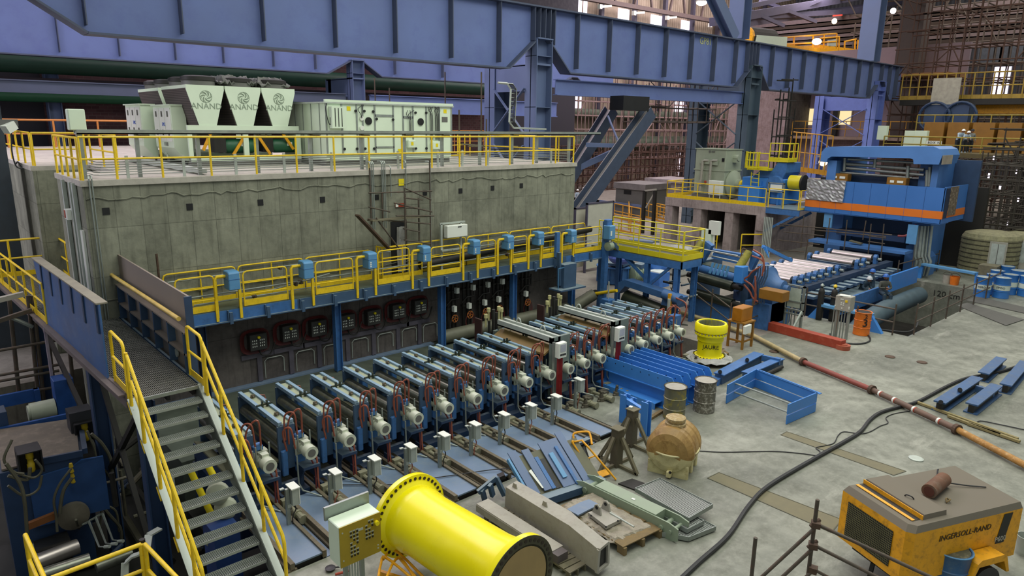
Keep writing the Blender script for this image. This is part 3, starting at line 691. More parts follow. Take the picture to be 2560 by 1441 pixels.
# left side face of the building
for i, y in enumerate((20.0, 20.35, 21.3)):
    tag(put('wall_duct', MB().bb(3.3, 3.39, y, y+.14, 2.3, 5.95), galvl), '%s pale cable duct down the left side of the concrete building' % ('right-hand', 'middle', 'left-hand')[i], 'cable duct', 'ducts on the left side wall')
tag(put('wall_strip', MB().bb(3.34, 3.395, 19.7, 19.95, 2.3, 4.8), white), 'narrow white panel beside the front corner at bridge level', 'panel')
t = thing('wall_box', 'small red and white notice box on the left side wall', 'notice box', (3.3, 20.6, 5.1))
put('box', MB().bb(3.2, 3.39, 20.5, 20.85, 5.0, 5.25), white, t); put('red_panel', MB().bb(3.19, 3.2, 20.7, 20.84, 5.03, 5.22), redp, t)
t = thing('security_camera', 'small white security camera on the near dark column', 'camera', P(30, 320, y=17))
a = P(45, 312, y=16.9); put('body', MB().bar(P(12, 325, y=16.8), P(33, 312, y=16.9), .16, .16), white, t); put('bracket', MB().bb(a.x-.3, a.x, 16.85, 17.0, a.z-.03, a.z+.1), greyd, t)
put('cable', MB().tube(arc([P(28, 328, y=16.9), P(30, 380, y=16.9), P(40, 415, y=16.95), P(55, 420, y=17), P(45, 405, y=17), P(38, 412, y=17)]), .014, 5), rubber, t)
# ---------------- cooling stands: one is built, the rest are copies ----------------
def stand():
    t = thing('roller_stand', 'x', 'roller stand', (0, 0, 0), group='roller stands of the cooling line')
    L = lambda n, m, mat, p=t, **k: put(n, m, mat, p, local=True, **k)
    L('top_beam', MB().bb(0, .075, 0, 2.15, 1.52, 1.6).bb(.245, .32, 0, 2.15, 1.52, 1.6).bb(.03, .29, 0, 2.15, 1.5, 1.545), paint('beam_steel_blue', '#7e9bb0', .5, var=.12))
    L('beam_deck', MB().bb(.08, .24, .02, 2.13, 1.545, 1.555), paint('dusty_plate', '#9ba388', .8, var=.1))
    for y in (.45, 1.7):
        lug = MB().prism([(.1, y, 1.555), (.22, y, 1.555), (.2, y, 1.64), (.12, y, 1.64)], (0, .02, 0)); L('lifting_lug', lug.cyl((.16, y-.06, 1.6), (.16, y+.08, 1.6), .02, n=6), railm)
    L('clamp', MB().bb(-.01, .33, 1.05, 1.09, 1.6, 1.63).bb(.1, .13, 1.04, 1.1, 1.56, 1.7).bb(.2, .23, 1.04, 1.1, 1.56, 1.7), darkroll)
    for y in (0, 2.08): L('end_plate', MB().bb(-.02, .34, y, y+.06, .55, 1.5), steelblue)
    L('upper_roll', MB().cyl((.1, .1, 1.18), (.1, 2.06, 1.18), .125, n=18), rollm, smooth=True)
    L('roll_neck', MB().cyl((.1, 0, 1.18), (.1, 2.15, 1.18), .05, n=10), dark)
    L('lower_roll', MB().cyl((.17, .1, .86), (.17, 2.06, .86), .115, n=16), rollm, smooth=True)
    L('drip_tray', MB().prism([(-.18, .12, .78), (.05, .12, .7), (.05, .12, .66), (-.18, .12, .74)], (0, 1.92, 0)), paint('tray', '#76775f', .7, var=.2))
    L('header_pipe', MB().cyl((.27, .1, 1.36), (.27, 2.06, 1.36), .05, n=10), galv, smooth=True)
    L('base_beam', MB().bb(-.12, -.05, -.1, 2.35, .15, .6).bb(.36, .43, -.1, 2.35, .15, .6).bb(-.12, .43, -.1, 0, .15, .3).bb(-.12, .43, 2.2, 2.35, -.3, .3), navy)
    L('foot', MB().bb(-.15, .46, -.3, .05, -.75, .15).bb(-.15, .46, 2.1, 2.4, -.75, .15), darkblue)
    # near side: bearing block, gear motor on a bracket, hoses, pipes
    L('bearing_block', MB().bb(.3, .5, -.08, .02, .45, 1.28).bb(.34, .46, -.12, -.02, 1.2, 1.34).bb(.0, .12, -.1, -.01, .45, 1.0), blue, bevel=.015)
    L('motor_bracket', MB().bb(.3, .66, -.4, .1, .6, .66).prism([(.32, -.05, .2), (.32, -.05, .6), (.32, -.38, .6)], (.03, 0, 0)).bb(.34, .4, -.12, -.04, -.6, .6), navy)
    L('adapter', MB().cyl((.44, .22, 1.0), (.44, .08, 1.0), .15, n=16).cyl((.44, .3, 1.0), (.44, .22, 1.0), .08, n=12), orangeY, smooth=True)
    L('gearbox', MB().bb(.3, .58, -.1, .08, .84, 1.16).cyl((.44, .08, 1.0), (.44, -.2, 1.0), .165, .14, n=16).bb(.33, .55, -.06, .05, .64, .84).bb(.36, .54, -.16, .04, 1.14, 1.18), gearg, smooth=True)
    mo = L('motor', MB().cyl((.44, -.2, 1.0), (.44, -.32, 1.0), .12, n=16).cyl((.44, -.32, 1.0), (.44, -.52, 1.0), .14, n=18).bb(.37, .51, -.32, -.18, 1.1, 1.18), paint('motor_white', '#c4cab8', .4, var=.05), smooth=True)
    L('fan_guard', MB().cyl((.44, -.52, 1.0), (.44, -.525, 1.0), .085, n=14), greyd, mo)
    pts = [((.12, -.02, 1.2), (.1, -.1, 1.75), (.22, -.28, 1.84), (.3, -.2, 1.35)), ((.18, -.04, 1.1), (.2, -.05, 1.62), (.38, -.2, 1.86), (.44, -.12, 1.3)), ((.1, -.1, 1.0), (.02, -.16, 1.45), (.12, -.3, 1.55), (.2, -.3, 1.1)), ((.14, -.06, 1.1), (.16, -.1, 1.5), (.26, -.2, 1.5), (.28, -.2, 1.1))][:3]
    for p in pts: L('hose', MB().tube(arc(p, 6), .019, 6), copper, smooth=True)
    for x, y in ((.3, -.2), (.44, -.12), (.2, -.3), (.6, -.12)): L('hose_fitting', MB().cyl((x, y, .95), (x, y, 1.32), .017, n=6), galv)
    L('drain_pipe', MB().tube([(.2, -.34, .95), (.2, -.36, .35), (.25, -.42, .2), (.5, -.75, .12)], .018, 6), galv)
    L('power_hose', MB().tube(arc([(.52, -.2, 1.05), (.62, -.32, .8), (.6, -.4, .3), (.62, -.45, -.2)], 5), .02, 6), copper, smooth=True)
    L('power_hose', MB().tube(arc([(.46, -.2, .9), (.56, -.34, .6), (.54, -.42, .2), (.56, -.45, -.2)], 5), .018, 6), redh, smooth=True)
    # valve group on the pit side
    L('valve_group', MB().cyl((.6, -.95, -.3), (.6, -.95, .22), .05, n=8).cyl((.6, -.95, -.02), (.6, -.95, .1), .1, n=10).sphere((.6, -.95, .26), .045, 8, 6).cyl((.45, -.95, .02), (.78, -1.02, .05), .03, n=8).bb(.3, .5, -.75, -.5, -.2, .08), paint('dusty_valve', '#6c675a', .6, .3, var=.3), smooth=False)
    L('cross_shaft', MB().cyl((.72, -.5, .1), (.72, -.95, .1), .045, n=10).cyl((.72, -.95, .1), (.72, -1.25, .1), .07, n=10).cyl((.72, -1.0, .1), (.72, -1.05, .1), .095, n=10).cyl((.72, -1.2, .1), (.72, -1.27, .1), .09, n=10).bb(.62, .82, -.55, -.42, -.02, .2), paint('pale_actuator', '#8c8b74', .55, .1, var=.2), smooth=False)
    # far side bracket
    L('far_bracket', MB().bb(.42, .58, 1.95, 2.15, .9, 1.35).bb(.45, .55, 2.0, 2.12, .3, .9), blue, bevel=.02)
    L('far_pipe', MB().tube([(.3, 2.05, 1.42), (.38, 2.1, 1.46), (.55, 2.05, 1.42), (.56, 2.0, 1.3)], .014, 6), copper)
    return t
S0 = stand(); sx = [4.26+.865*k for k in range(9)]+[12.02, 12.75, 13.42, 14.1, 14.75, 15.4, 16.1, 16.8, 17.45, 18.1]
names = ['leftmost, half hidden by the staircase']+['%s from the staircase' % o for o in ORD[1:18]]+['last one before the hold-down unit']
for k, x in enumerate(sx):
    o = S0 if k == 0 else copy_tree(S0)
    o.location = (x, 12.75+.012*k, 0)
    o['label'] = 'blue roller stand with grey gear motor and red hoses, ' + names[k]
# two tall pinch units with a display box each
for i, (x, bx, by) in enumerate(((12.62, 1405, 875), (15.13, 1552, 835))):
    t = thing('pinch_unit', ('nearer', 'farther')[i]+' tall pale-grey pinch unit with a brown roll rising between the roller stands', 'pinch unit', (x, 12.6, 0), group='pinch units')
    put('cross_beam', MB().bb(x, x+.09, 12.55, 14.8, 1.8, 1.97).bb(x+.24, x+.33, 12.55, 14.8, 1.8, 1.97).bb(x, x+.33, 12.55, 14.8, 1.8, 1.84), galvl, t)
    put('roll', MB().cyl((x+.45, 12.75, 1.45), (x+.45, 14.95, 1.45), .17, n=18), paint('brown_roll%d' % i, '#7a6f52', .5, .4, var=.2), t, smooth=True)
    put('end_frame', MB().bb(x, x+.7, 12.55, 12.65, .3, 1.95).bb(x, x+.7, 14.9, 15.0, .3, 1.6), paint('unit_frame%d' % i, '#6d7a74', .5), t)
    put('apron', MB().prism([(x-.12, 12.7, 1.5), (x+.2, 12.7, 1.66), (x+.2, 12.7, 1.6), (x-.12, 12.7, 1.44)], (0, 2.15, 0)), paint('amber_apron%d' % i, '#8d7440', .6), t)
    for y in (13.2, 14.2): put('lifting_eye', MB().tube([V((x+.29, y+.09*math.cos(a), 1.97+.13*math.sin(a))) for a in [PI*j/8 for j in range(9)]], .02, 6), galvl, t)
    put('pipes', MB().cyl((x+.1, 15.1, .8), (x+.1, 15.1, 2.2), .05, n=8).cyl((x+.3, 15.2, .8), (x+.3, 15.2, 2.05), .05, n=8).cyl((x-.1, 15.05, 1.0), (x-.1, 15.05, 1.9), .04, n=8), dark, t)
    for dx, dy, z in ((-.15, 15.15, 2.05), (.0, 15.2, 2.2), (.35, 15.15, 2.2), (.5, 15.2, 2.12)): put('cap', MB().cyl((x+dx, dy, z-.35), (x+dx, dy, z-.08), .03, n=8).cyl((x+dx, dy, z-.08), (x+dx, dy, z+.04), .055, n=10), paint('cream_cap%d%d' % (i, int(dx*100)), '#c4c08a', .5), t)
    put('back_plate', MB().bb(x-.45, x-.4, 15.0, 15.3, .5, 2.0), paint('maroon%d' % i, '#3a1f1a', .7), t)
    p = P(bx, by, y=12.3); 
    d = thing('display_box', 'white box with a small screen on red conduits beside the %s pinch unit' % ('nearer', 'farther')[i], 'control box', (p.x, 12.3, .3), group='display boxes on red conduits')
    put('housing', MB().bb(p.x-.15, p.x+.15, 12.26, 12.42, p.z-.22, p.z+.2), white, d, bevel=.012)
    put('screen', MB().bb(p.x-.1, p.x+.11, 12.25, 12.26, p.z-.04, p.z+.16), paint('screen%d' % i, '#b9bdc8', .3), d)
    for k in range(3): put('button', MB().bb(p.x-.1+k*.075, p.x-.045+k*.075, 12.25, 12.26, p.z-.15, p.z-.1), black, d)
    for k in range(5): put('conduit', MB().cyl((p.x-.1+k*.045, 12.36, .3), (p.x-.1+k*.045, 12.36, p.z-.22), .018, n=6), paint('red_conduit%d%d' % (i, k), '#8a1c1c', .4), d)
    put('back_post', MB().bb(p.x-.17, p.x-.13, 12.42, 12.5, .2, p.z+.2), galv, d)
# floor plates over the channels, rails and the trench between
for k in range(10):
    x = 4.26+.87*k; wd = 'leftmost' if k == 0 else ('last of the row at the right' if k == 9 else ORD[k]+' from the left')
    t = thing('cover_plate', 'long blue-grey cover plate over the line channel, '+wd, 'floor plate', (x, 10.3, 0), group='blue-grey cover plates')
    put('plate', MB().bb(x, x+.5, 10.28, 12.35, .08, .11), platem, t)
    put('frame', MB().bb(x+.02, x+.48, 10.3, 12.35, -.2, .08), dark, t)
    put('rail', MB().bb(x-.1, x-.02, 10.25, 13.5, .02, .15).bb(x-.14, x+.02, 10.25, 13.5, -.02, .03), railm, t)
    put('rail', MB().bb(x+.5, x+.57, 10.25, 13.7, .02, .15), railm, t)
    put('shelf', MB().bb(x+.575, x+.72, 10.3, 13.4, -.06, -.02), platem, t)
struct('floor', MB().bb(4.0, 12.95, 10.25, 10.45, -1.2, -.25), black)
# small white switch boxes on posts
for k in range(10):
    x = 4.76+.87*k-.06; y = 11.5
    if k == 9: x = P(1440, 965, z=.7).x; y = P(1440, 965, z=.7).y
    z = P(925, 1147, y=11.5).z
    t = thing('switch_box', 'small white switch box on a galvanised post, '+('nearest to the staircase' if k == 0 else 'last one on the concrete beside the plates' if k == 9 else ORD[k]+' from the staircase'), 'switch box', (x, y, 0), group='white switch boxes on posts')
    zb = 0 if k == 9 else -.8
    put('post', MB().bb(x-.04, x+.03, y-.03, y+.03, zb, z-.04), galv, t)
    put('box', MB().bb(x+.04, x+.17, y-.13, y+.1, z-.36, z-.02), galvl, t)
    put('lid', MB().bb(x+.02, x+.19, y-.16, y+.12, z-.02, z), white, t)
    put('side_cover', MB().bb(x+.17, x+.185, y-.14, y+.11, z-.36, z-.03), white, t)
    put('bracket', MB().bb(x-.12, x-.04, y+.02, y+.08, z-.05, z-.03).bb(x-.02, x+.05, y-.04, y+.02, z-.42, z-.36), galvl, t)
    put('cable', MB().tube(arc([(x+.1, y, z-.36), (x+.14, y-.02, z-.5), (x+.05, y-.05, z-.65), (x+.1, y, -.3 if k < 9 else .02)], 4), .012, 5), copper if k % 2 else dark, t)

# ---------------- catwalk with blue boxes ----------------
ZC, YF, YB = 2.6, 18.45, 19.28; X0, X1 = 4.9, 21.4
t = thing('catwalk', 'long narrow steel catwalk along the concrete wall above the control boxes', 'walkway', (X0, YF, ZC-.35))
put('deck', MB().bb(X0, X1, YF, YB, ZC-.04, ZC), paint('deck_plate', '#5c685e', .5, .2, var=.2), t)
put('edge_beam', MB().bb(X0, 8.2, YF-.02, YF+.02, ZC-.34, ZC-.04).bb(19.2, X1, YF-.02, YF+.02, ZC-.34, ZC-.04), blue, t)
put('edge_beam', MB().bb(8.2, 19.2, YF-.02, YF+.02, ZC-.34, ZC-.04), steelblue, t)
put('edge_flange', MB().bb(X0, X1, YF-.09, YF+.02, ZC-.36, ZC-.33).bb(X0, X1, YB-.05, YB, ZC-.34, ZC-.04), steelblue, t)
x = X0+.3
while x < X1: put('stiffener', MB().bb(x, x+.03, YF-.09, YF-.02, ZC-.33, ZC-.04).bb(x+.04, x+.13, YF-.1, YF-.03, ZC-.42, ZC-.1), steelblue, t); x += 1.02
for xx, w_ in ((9.56, .2), (13.48, .2), (16.75, .2), (19.9, .22)):
    put('leg', MB().ibeam((xx, 18.75, 0), (xx, 18.75, ZC-.05), w_, .2, .02, V((1, 0, 0))), blue, t)
put('leg', MB().ibeam((5.6, 18.7, 0), (5.6, 18.7, ZC-.1), .2, .2, .02, V((1, 0, 0))), darkblue, t)
def loop_rail(a, b, h, label, group, kick=.17, r=.022, mids=2, mat=yellow, nm='guardrail', depth=0, gap=0):
    """closed loop of tube with rounded corners, inner rails and toe board"""
    a, b = V(a), V(b); d = (b-a).normalized(); up = V((0, 0, 1)); c = .1
    t = thing(nm, label, 'guardrail', a, group=group)
    put('frame', MB().tube([a, a+up*(h-c), a+up*(h-c*.3)+d*c*.3, a+up*h+d*c, b+up*h-d*c, b+up*(h-c*.3)-d*c*.3, b+up*(h-c), b], r, 8), mat, t, smooth=True)
    for k in range(mids):
        z = h*(k+1)/(mids+1); put('mid_rail', MB().tube([a+up*z, b+up*z], r*.8, 6), mat, t, smooth=True)
    if (b-a).length > 1.6:
        m = a.lerp(b, .5); put('post', MB().cyl(m, m+up*h, r*.9, n=6), mat, t)
    if kick: put('toe_board', MB().bar(a+up*kick/2, b+up*kick/2, .012, kick), mat, t)
    return t
bxs = [6.42, 8.49, 10.55, 12.56, 14.6, 16.15, 17.65, 19.4]
bpx = [(578, 677), (764, 652), (924, 630), (1060, 615), (1185, 599), (1270, 588), (1346, 579), (1428, 574)]
GF = 'yellow rail loops along the front of the catwalk'
loop_rail((5.0, YF, ZC), (5.95, YF, ZC), .95, 'first yellow rail loop of the catwalk, next to the brown shield panel', GF)
for i, (bx, (px, py)) in enumerate(zip(bxs, bpx)):
    top = P(px, py, y=YF-.08).z; c = P(px, py, y=YF-.08).x
    t = thing('lamp_housing', 'light blue square-shouldered housing hung on a yellow arm of the catwalk, %s from the left' % (ORD[i] if i else 'first'), 'housing', (c, YF, ZC), group='light blue housings along the catwalk')
    h = top-ZC
    put('shell', MB().prism([(c-.15, YF-.26, top-.04), (c-.15, YF-.2, top), (c-.15, YF+.1, top), (c-.15, YF+.12, top-.05), (c-.15, YF+.12, top-.5), (c-.15, YF-.26, top-.5)], (.3, 0, 0)), sky, t, bevel=.02)
    put('seam', MB().bb(c-.155, c+.155, YF-.265, YF+.125, top-.22, top-.205), blue, t)
    if i >= 2:
        st_ = MB()
        for k in range(3): st_.bb(c-.1, c-.05, YF-.268, YF-.26, top-.32-.06*k, top-.28-.06*k)
        put('sticker', st_, white, t)
    t2 = thing('pipe_bracket', 'heavy yellow pipe bracket carrying the %s light blue housing of the catwalk' % ORD[i], 'bracket', (c-.4, YF, ZC-.3), group='yellow brackets on the catwalk')
    put('arm', MB().tube([(c-.42, YF-.02, ZC-.2), (c-.42, YF-.02, ZC+h-.2), (c-.38, YF-.02, ZC+h-.14), (c-.15, YF-.02, ZC+h-.14)], .042, 8), yellow, t2, smooth=True)
    put('post', MB().bb(c+.16, c+.23, YF-.06, YF, ZC-.3, ZC+h-.12), yellow, t2)
    put('post', MB().bb(c-.47, c-.4, YF-.06, YF, ZC-.3, ZC+.25), yellow, t2)
    nx = bxs[i+1]-.55 if i < 7 else 21.2
    loop_rail((c+.32, YF, ZC), (nx, YF, ZC), .95 if i != 2 else 1.05, 'yellow rail loop of the catwalk right of the %s light blue housing' % ORD[i], GF)
xs = [4.95, 6.9, 8.9, 11.2]; 
for i in range(3): loop_rail((xs[i], YB, ZC), (xs[i+1]-.08, YB, ZC), .95, 'yellow rail loop at the wall side of the catwalk, %s from the left' % ORD[i], 'wall side rail loops of the catwalk', mids=1)
xs = [12.95, 15.0, 17.0, 19.2, 21.2]
for i in range(4): loop_rail((xs[i], YB, ZC), (xs[i+1]-.08, YB, ZC), 1.0, 'yellow rail loop at the wall side of the catwalk past the scaffold, %s' % ORD[i], 'wall side rail loops of the catwalk', mids=1)
guardrail('yellow rail around the door platform of the concrete wall', [(11.3, 19.25, ZC), (11.3, 18.9, ZC), (12.8, 18.9, ZC)], 1.05, 2, mids=2, kick=.15)
# scaffold tubes laid through the rails
for i, (a, b) in enumerate((((4.95, 18.9, 3.42), (11.6, 18.9, 3.5)), ((5.2, 18.8, 2.95), (12.5, 18.8, 3.02)), ((7.4, 18.7, 2.85), (9.4, 18.75, 3.1)), ((5.5, 18.75, 2.75), (9.0, 18.6, 2.8)), ((12.7, 18.8, 2.85), (21, 18.8, 2.95)), ((14, 18.8, 3.3), (19, 18.9, 3.34)))):
    t = thing('scaffold_tube', 'grey scaffold tube tied along the catwalk rails, %s' % ['top one at left', 'middle one at left', 'slanting short one', 'lowest one at left', 'long low one at right', 'upper one at right'][i], 'scaffold tube', a, group='scaffold tubes on the catwalk')
    put('tube', MB().cyl(a, b, .022, n=8), galv, t, smooth=True)
    m = V(a).lerp(V(b), .45); put('coupler', MB().cyl(m-V((.06, 0, 0)), m+V((.06, 0, 0)), .045, n=8).bb(m.x-.03, m.x+.03, m.y-.1, m.y+.02, m.z-.07, m.z+.03), scafm, t)
# large grey pipe behind the catwalk and one on the floor by the wall
rowpipe('water_pipe', 'dark grey water pipe behind the right part of the catwalk rails', [(12.9, 19.15, 2.85), (18.0, 19.15, 3.15), (21.3, 19.15, 3.35)], .14, dark)
rowpipe('floor_pipe', 'wide dusty pipe lying along the foot of the concrete wall', [(13.6, 18.9, .25), (20.2, 18.9, .25), (21.0, 18.5, .75)], .24, paint('dusty_pipe', '#6b6c5c', .6, .2, var=.3))
# meter box
p = P(1113, 562, y=18.95); q = P(1167, 590, y=18.95)
t = thing('meter_box', 'wide white meter box on a galvanised frame above the catwalk', 'control box', (p.x, 19, ZC))
put('housing', MB().bb(p.x+.05, q.x, 18.9, 19.1, q.z, p.z-.05), white, t, bevel=.015); put('frame', MB().bb(p.x-.08, p.x, 19.1, 19.16, ZC, p.z).bb(q.x-.16, q.x-.1, 19.1, 19.16, ZC, p.z).bb(p.x-.1, q.x+.05, 19.1, 19.16, p.z-.02, p.z+.04).bb(p.x-.1, q.x, 19.0, 19.1, 3.25, 3.3), galvl, t)
put('vent', MB().bb(p.x+.5, p.x+.65, 18.89, 18.9, p.z-.13, p.z-.1), black, t)

# ---------------- wall below the catwalk ----------------
for i, (px, py) in enumerate(((642, 853), (722, 831), (793, 819), (865, 804), (931, 792), (993, 777), (1047, 766))):
    p = P(px, py, y=19.2); x, z = p.x, p.z; lab = ORD[i]
    t = thing('switch_station', 'dark control panel with rows of switches on the lower wall, %s from the left' % lab, 'control panel', (x, 19.2, z-.24), group='dark control panels on the lower wall')
    put('housing', MB().bb(x-.25, x+.25, 19.05, 19.3, z-.24, z+.24), paint('panel_dark%d' % i, '#3a3a38', .5), t, bevel=.012)
    put('knob', MB().cyl((x, 19.05, z+.15), (x, 19.0, z+.15), .04, n=10), yellowf, t)
    sw = MB()
    for a in range(7):
        for b in range(3):
            if a != 3: sw.bb(x-.19+a*.055, x-.165+a*.055, 19.04, 19.05, z-.13+b*.085, z-.09+b*.085)
    put('switches', sw, white, t)
    hc = MB()
    for k in range(5):
        c = V((x-.06, 19.27-.02*k, z)); w_ = .3+.03*k; h_ = .28+.02*k
        hc.tube([c+V((w_*math.cos(a)*abs(math.cos(a))**-.4 if abs(math.cos(a)) > .05 else 0, 0, h_*math.sin(a)*abs(math.sin(a))**-.4 if abs(math.sin(a)) > .05 else 0)) for a in [2*PI*j/24 for j in range(25)]], .016, 5)
    tag(put('hose_coil', hc, redh, smooth=True), 'coil of dark red hose hung around the %s control panel' % lab, 'hose', 'red hose coils on the lower wall')
    t = thing('cable_duct', 'perforated cable duct with a drop below the %s control panel' % lab, 'cable duct', (x, 19.3, .1), group='cable ducts on the lower wall')
    x2 = x+.9
    put('duct', MB().bb(x-.45, x+.5, 19.27, 19.34, .78, .92), paint('duct_metal%d' % i, '#6f6a76', .5, .4), t)
    put('duct_drop', MB().bb(x+.0, x+.14, 19.27, 19.34, .05, .78), MATS['duct_metal%d' % i], t)
    put('conduit', MB().tube([(x+.22, 19.28, .1), (x+.22, 19.28, .62), (x+.3, 19.28, .7), (x+.72, 19.28, .7), (x+.8, 19.28, .62), (x+.8, 19.28, .2)], .014, 5), galvl, t)
    put('conduit', MB().tube(arc([(x+.05, 19.2, z-.24), (x+.1, 19.15, z-.42), (x+.35, 19.15, z-.45), (x+.55, 19.2, z-.1)], 4), .022, 5), dark, t)
def valve(px, py, wpx, wpy, i, red=True):
    c = P(px, py, y=18.95); x = c.x
    t = thing('valve_station', 'dark pipe riser with an orange handwheel on the lower wall, %s from the left' % ORD[i], 'valve', (x, 18.95, 0), group='valve stations on the lower wall')
    rp = MB()
    for dx, r in ((-.18, .05), (.02, .07), (.16, .04)):
        rp.cyl((x+dx, 19.1, 0), (x+dx, 19.1, 2.2), r, n=8)
        for z in (.35, 1.15, 1.75): rp.cyl((x+dx, 19.1, z), (x+dx, 19.1, z+.06), r+.05, n=8)
    rp.cyl((x, 19.1, c.z), (x, 18.98, c.z), .06, n=8).tube([(x-.3, 19.05, 1.3), (x-.1, 19.0, 1.5), (x+.2, 19.0, 1.5), (x+.3, 19.1, 1.9)], .03, 6)
    put('pipework', rp, paint('oily_pipe', '#34322f', .5, .4, var=.4) if 'oily_pipe' not in MATS else MATS['oily_pipe'], t)
    wl = MB(); wl.tube([V((x+.13*math.cos(a), 18.94, c.z+.13*math.sin(a))) for a in [2*PI*j/16 for j in range(17)]], .014, 6)
    for k in range(5): a = 2*PI*k/5; wl.bar((x, 18.94, c.z), (x+.12*math.cos(a), 18.94, c.z+.12*math.sin(a)), .012, .02)
    put('handwheel', wl, MATS.get('wheel_orange') or paint('wheel_orange', '#b5682a', .5), t, smooth=False)
    for (qx, qy) in wpx:
        q = P(qx, qy, y=18.9); put('actuator_box', MB().bb(q.x-.06, q.x+.06, 18.85, 19.0, q.z-.1, q.z+.1), white, t)
    if red:
        hc = MB()
        for k in range(3): hc.tube([V((x+.02+(.16+.03*k)*math.cos(a), 19.0-.03*k, c.z-.25+(.28+.02*k)*math.sin(a))) for a in [2*PI*j/18 for j in range(19)]], .012, 5)
        tag(put('hose_coil', hc, redh if i else rubber, smooth=True), 'coil of hose hung at the %s valve station' % ORD[i], 'hose', 'hose coils at the valve stations')
valve(1137, 797, [(1143, 727), (1137, 773)], 0, 0); valve(1175, 787, [(1184, 719), (1174, 765)], 0, 1); valve(1214, 780, [(1221, 712), (1213, 757)], 0, 2)
valve(1249, 772, [(1257, 704), (1248, 749)], 0, 3); valve(1281, 765, [(1281, 740)], 0, 4); valve(1319, 756, [(1316, 735)], 0, 5)
struct('trim_2', MB().bb(4.4, 13.4, 19.1, 19.35, -.02, .03), platem)
# small scaffold at the door of the wall
t = thing('scaffold_tower', 'small tube scaffold with a plank in front of the door in the concrete wall', 'scaffold', (12, 18.9, ZC))
for px, pt, pb, y in ((924, 420, 562, 18.7), (955, 480, 555, 19.2), (1011, 470, 612, 18.55), (1046, 495, 615, 19.1), (1013, 395+90, 600, 19.2), (1074, 400, 640, 18.95)):
    a, b = P(px, pt, y=y), P(px, pb, y=y); put('upright', MB().cyl((a.x, y, b.z), (a.x, y, a.z), .024, n=8), scafm, t, smooth=True)
for a, b in (((922, 483), (1080, 478)), ((922, 518), (975, 530)), ((920, 548), (1075, 560)), ((990, 540), (1085, 540)), ((1010, 495), (1056, 500)), ((1010, 520), (1050, 521)), ((1008, 572), (1050, 580)), ((1010, 600), (1075, 610)), ((985, 508), (1080, 530)), ((1010, 470), (1078, 500))):
    put('ledger', MB().cyl(P(*a, y=18.65), P(*b, y=18.75), .022, n=8), scafm, t, smooth=True)
put('plank', MB().bar(P(925, 552, y=18.6), P(1070, 540, y=18.9), .28, .04), woodg, t)
put('plank', MB().bar(P(893, 538, y=18.6), P(972, 622, y=18.8), .2, .05), rust, t)
put('brace', MB().cyl(P(940, 545, y=18.6), P(1000, 625, y=18.6), .024, n=6), scafm, t)
a, b = P(976, 555, y=19.35), P(1018, 650, y=19.35)
struct('door_1', MB().bb(a.x, b.x, 19.33, 19.355, ZC, a.z), black)
tag(put('curtain', lump(lambda u, v: V((a.x+.2+.3*u, 19.28+.04*math.sin(9*u+3*v), ZC+.1+1.5*v)), 6, 6, .01), tarp), 'grey plastic sheet hanging in the doorway behind the scaffold', 'curtain')
p = P(1000, 513, y=19.33); t = thing('notice_board', 'small red and white notice above the scaffold planks', 'sign', p); put('board', MB().bb(p.x-.18, p.x+.2, 19.31, 19.34, p.z-.06, p.z+.06), redp, t); put('white_panel', MB().bb(p.x-.18, p.x-.08, 19.3, 19.31, p.z-.05, p.z+.05), white, t)
t = thing('steel_bracket', 'rust-stained slanting plate resting at the foot of the scaffold', 'plate', P(560, 640, y=19.2)); p = P(392, 640, y=19.1)
put('pole', MB().cyl((p.x, 19.1, ZC), P(391, 635, y=19.1), .03, n=6), rust, t); t['label'] = 'short brown pole standing behind the left end of the catwalk'; t['category'] = 'pole'
# ---------------- footbridge and staircase ----------------
XL, XR = 2.72, 3.83; YL = 13.2; ZD = 2.6
def xl(y): return 2.72-(y-13.2)*.047
t = thing('footbridge', 'steel footbridge with a grating deck between the blue and the brown shield panels', 'footbridge', (3.3, YL, ZD-.3))
g = MB(); x = 2.1
while x < XR:
    y0 = YL if x > XL else YL+(XL-x)/.047
    g.bb(x, x+.006, y0, 27, ZD-.035, ZD); x += .03
y = YL
while y < 27: g.bb(xl(y), XR, y, y+.006, ZD-.02, ZD-.004); y += .14
put('deck_grating', g, paint('deck_steel', '#8f9088', .5, .3, var=.25), t)
for xx in (2.85, 3.3, 3.75): put('bearer', MB().bb(xx-.03, xx+.03, YL+.1, 27, ZD-.2, ZD-.04), dark, t)
put('nosing', MB().bb(XL, XR, YL-.03, YL+.005, ZD-.06, ZD+.004), galv, t)
put('side_channel', MB().bar((XL-.04, YL+.4, ZD-.14), (xl(27)-.04, 27, ZD-.14), .05, .3), paint('dusty_channel', '#6c6260', .7), t)
put('side_channel', MB().bar((XR+.04, YL, ZD-.14), (XR+.04, 27, ZD-.14), .05, .3), steelblue, t)
put('bolt_ledge', MB().bar((XL-.12, YL+.4, ZD-.03), (xl(27)-.12, 27, ZD-.03), .12, .03), MATS['dusty_channel'], t)
for x, y, w_ in ((2.95, 13.6, .3), (2.75, 16.8, .3), (2.5, 22.5, .35)):
    put('leg', MB().ibeam((x, y, -2.3), (x, y, ZD-.2), w_, w_, .03, V((1, 0, 0))), darkblue, t)
for a, b in (((2.95, 13.8, -1.8), (2.8, 16.7, 2.2)), ((2.95, 13.8, 2.2), (2.8, 16.7, -.2)), ((2.75, 17, 0), (2.5, 22.2, 2.2))): put('brace', MB().bar(a, b, .1, .1), dark, t)
